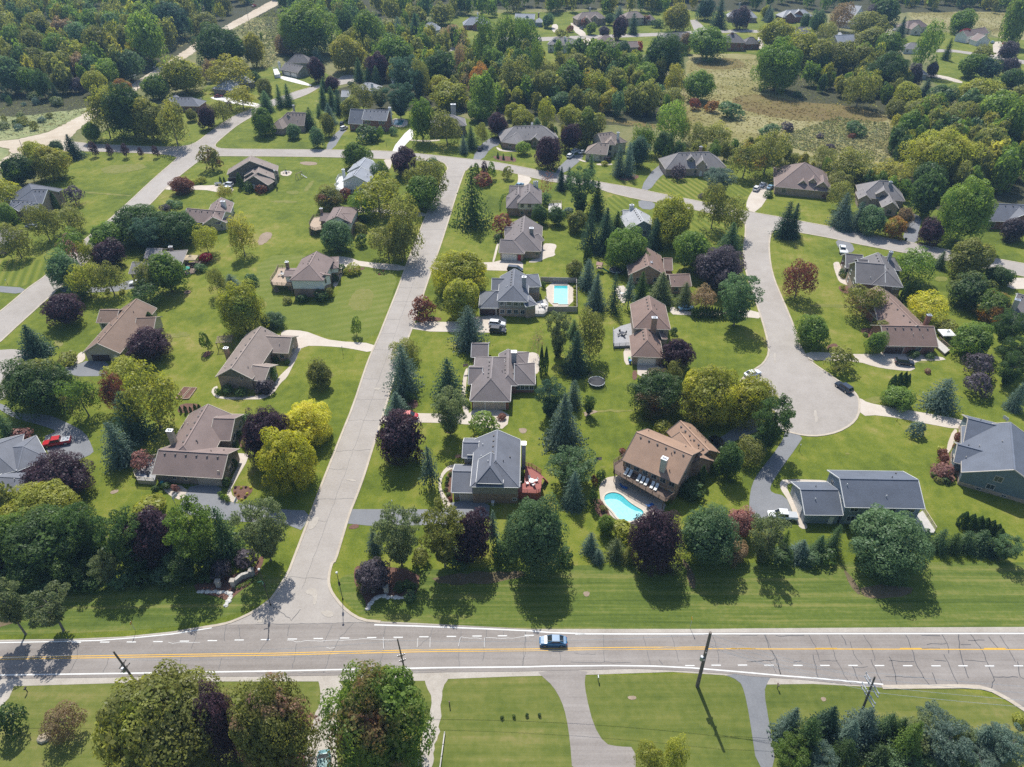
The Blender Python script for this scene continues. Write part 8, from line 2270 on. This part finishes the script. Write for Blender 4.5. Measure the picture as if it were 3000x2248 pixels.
# chrysanthemum mounds in the drive bed
for x, y, c in ((1905, 1042, 'pu'), (1953, 1048, 'ye'), (1990, 1042, 'pu'), (2030, 1045, 'ye'), (2000, 1095, 'ye'), (1985, 1122, 'pu'), (1955, 1142, 'ye'), (1903, 1085, 'og'), (1930, 1110, 'og')):
    tree('C1', x, y, 22, 18, 'u', c, 'chrysanthemums in the drive bed', {'pu': 'purple', 'ye': 'yellow', 'og': 'rusty'}[c]+' chrysanthemum mound in the mulch bed by the asphalt drive')
# tall grass and sedge tufts of the meadow, field and verge edges
def tufts():
    r = np.random.RandomState(8); P = []; Cc = []
    def scat(t, poly, n, pal, smin, smax):
        W = pts(t, poly); x0, x1 = min(p.x for p in W), max(p.x for p in W); y0, y1 = min(p.y for p in W), max(p.y for p in W); k = 0; it = 0
        while k < n and it < n*20:
            it += 1; x, y = r.uniform(x0, x1), r.uniform(y0, y1); ins = False
            for i in range(len(W)):
                a, b_ = W[i], W[i-1]
                if (a.y > y) != (b_.y > y) and x < (b_.x-a.x)*(y-a.y)/(b_.y-a.y)+a.x: ins = not ins
            if not ins: continue
            k += 1; s = r.uniform(smin, smax); f = 3; col = np.array(pal[int(min(len(pal)-1, max(0, (math.sin(x*.045+1.3*math.sin(y*.03))+math.sin(y*.07+x*.02)+2)/4*len(pal)+r.normal(0, .5))))])*r.uniform(.8, 1.2)
            q = np.array([[x, y, s*.22]]*f)+r.normal(0, s*.35, (f, 3))*[1, 1, .15]; P.append(leaf_quads(q, unit(r.normal(size=(f, 3))+[0, 0, .5]), s*.55, .6, r)); Cc.append(np.tile(np.append(col, 1), (f*4, 1)))
    tan = [(.20, .15, .06), (.24, .21, .08), (.29, .26, .11), (.33, .29, .14), (.30, .28, .11), (.24, .25, .095), (.20, .22, .10)]
    grn = [(.17, .185, .07), (.22, .235, .10), (.26, .27, .125), (.24, .255, .14), (.31, .29, .15)]
    scat('A3', [(0, 790), (420, 880), (1180, 1010), (1420, 640), (1450, 500), (2100, 470), ('A4', 760, 600), ('A4', 1140, 940), ('A4', 1330, 1250), ('A4', 2200, 1330), ('A4', 2300, 1560), ('A4', 1700, 1480), ('A4', 500, 1250), (1780, 1130), (1000, 1040), (200, 890)], 6500, tan, .35, 1.0)
    scat('A4', [(700, 950), (1100, 1000), (1340, 1260), (1200, 1330), (500, 1240), (100, 1150)], 3200, grn, .5, 1.3)
    scat('A4', [(1290, 100), (2080, 110), (2080, 200), (1940, 300), (1520, 230), (1300, 140)], 1600, tan[1:5], .35, .9)
    scat('A1', [(-100, 770), (300, 800), (520, 740), (690, 760), (680, 920), (400, 1060), (0, 1130), (-100, 1140)], 1500, grn, .35, .9)
    scat('A1', [(1900, 240), (2211, 80), ('A2', 190, 150), ('A2', 230, 420), ('A2', 100, 560), (2110, 560), (2130, 430)], 1800, grn, .8, 1.8)
    scat('A1', [(1320, 460), (1640, 300), (1560, 260), (1300, 340)], 500, grn, .8, 1.8); scat('A1', [(1500, 260), (1900, 60), (1800, 40), (1480, 200)], 500, tan[1:5]+grn, .9, 2)
    V = np.vstack(P); Cc = np.vstack(Cc); me = mesh_from_quads('marsh_grass', V, bpy.data.materials['wood_leaf']); ca = me.color_attributes.new('tint', 'FLOAT_COLOR', 'POINT'); ca.data.foreach_set('color', Cc.astype(np.float32).ravel())
    o = bpy.data.objects.new('marsh_grass', me); COL.objects.link(o); o['accent'] = [.2, .16, .08]; o['accent_amount'] = .3; tag(o, 'tall tan and olive grass tufts filling the marsh and field', 'grass', kind='stuff')
tufts()
# ================================================================== AIR
hb = MB(); hb.box((0, 1075, 60), (3400, 2900, 122))
m = bpy.data.materials.new('haze_air'); m.use_nodes = True; nt = m.node_tree
for n in list(nt.nodes):
    if n.type == 'BSDF_PRINCIPLED': nt.nodes.remove(n)
pv = N(nt, 'ShaderNodeVolumePrincipled'); pv.inputs['Color'].default_value = (.40, .66, 1.0, 1); pv.inputs['Density'].default_value = .00013; pv.inputs['Anisotropy'].default_value = 0
L(nt, pv.outputs[0], [n for n in nt.nodes if n.type == 'OUTPUT_MATERIAL'][0].inputs['Volume'])
hz_ = hb.build('haze', m); tag(hz_, 'thin bluish summer haze over the whole neighbourhood', 'haze', kind='stuff')
# ------------------------------------------------------------------ descriptions of the trees: what sets each apart, by its neighbours
for (ref, c, r_) in HOUSES: REFS.append((ref, c, r_, 'h'))
for ref, p, r_ in (('the main road', at('D3', 800, 540), 6), ('the gravel drive', at('D2', 560, 1250), 4), ('the cul-de-sac', at('C4', 480, 300), 14), ('the kidney pool', at('C3', 880, 1200), 7),
                   ('the right entrance sign wall', at('D2', 900, 150), 5), ('the left entrance sign wall', at('D1', 1960, 130), 5), ('the front lawn of four tiny shrubs', at('D3', 100, 1235), 8),
                   ('the four-armed utility pole', at('D4', 950, 1200), 8), ('the marsh', at('A4', 500, 900), 25), ('the scrubby field', at('A1', 400, 950), 20), ('the tall utility pole', at('D3', 1500, 1000), 3)):
    REFS.append((ref, p, r_, 'o'))
def size_word(h, kind):
    if kind == 'u': return 'low' if h < 1.3 else 'rounded' if h < 2.5 else 'big'
    return 'tiny' if h < 3 else 'small' if h < 6 else 'medium' if h < 10 else 'tall' if h < 16 else 'towering'
def relation(p, q, r):
    d = p-q
    if d.length < r*.8+2.5: return 'close beside'
    if abs(d.x) > abs(d.y)*1.1: return ('right of' if d.x > 0 else 'left of')
    return 'behind' if d.y > 0 else 'in front of'
def describe(root, pos, Ht, kind, col, acc, n2=False):
    best = sorted(REFS, key=lambda q: (pos-q[1]).length-q[2]*.5)
    r = best[0]
    w_ = [size_word(Ht, kind), COLN[col]]
    s = ' '.join(w_)+' '+KINDL[kind]
    e = ' '+relation(pos, r[1], r[2])+' '+r[0]
    if acc and len((s+e).split()) < 11: s += ' with '+COLN[acc]+' tips'
    s += e
    return s, best[1][0]
groups = {}
for T in TREES:
    root, pos, Ht, kind, col, acc, group, label, zone, wm = T
    if label: root['label'] = label
    else:
        s, second = describe(root, pos, Ht, kind, col, acc)
        groups.setdefault(s, []).append((root, pos, Ht, second))
    if group: root['group'] = group
ORD = ['first', 'second', 'third', 'fourth', 'fifth', 'sixth', 'seventh', 'eighth', 'ninth', 'tenth', 'eleventh', 'twelfth', 'thirteenth', 'fourteenth']
for s, M in groups.items():
    if len(M) == 1: M[0][0]['label'] = s; continue
    s0 = s; s = s.split(' with ')[0]+s[len(s.split(' with ')[0]):] if len(s.split()) < 15 else s
    M.sort(key=lambda m: m[1].x/m[1].y)
    for i, (root, pos, Ht, second) in enumerate(M):
        if len(M) == 2:
            if abs(M[0][2]-M[1][2]) > .18*max(M[0][2], M[1][2]): pre = 'larger' if Ht == max(M[0][2], M[1][2]) else 'smaller'
            else: pre = 'left' if i == 0 else 'right'
        else: pre = 'leftmost' if i == 0 else 'rightmost' if i == len(M)-1 else ORD[i]+' leftmost'
        root['label'] = pre+' '+s
        root['group'] = root.get('group') or ' '.join(s.split(' with ')[0].split()[:9])
for T in TREES:
    root, pos, Ht, kind = T[:4]
    if not root.get('group'):
        root['group'] = {'u': 'garden shrubs round the houses', 'c': 'columnar cedars', 's': 'spruces of the gardens', 't': 'spruces of the gardens', 'n': 'spruces of the gardens', 'p': 'pines of the gardens', 'q': 'pines of the gardens'}.get(kind, 'garden trees of the subdivision')


for T in TREES:
    w_ = T[0]['label'].split()
    if len(w_) > 16 and ' with ' in T[0]['label']:
        i = w_.index('with'); T[0]['label'] = ' '.join(w_[:i]+w_[i+3:])
    if len(T[0]['label'].split()) > 16: T[0]['label'] = T[0]['label'].replace('first leftmost ', '').replace(' leftmost', '-left', 1)
    if len(T[0]['label'].split()) > 16: w_ = T[0]['label'].split(); T[0]['label'] = ' '.join(w_[:1]+w_[2:])
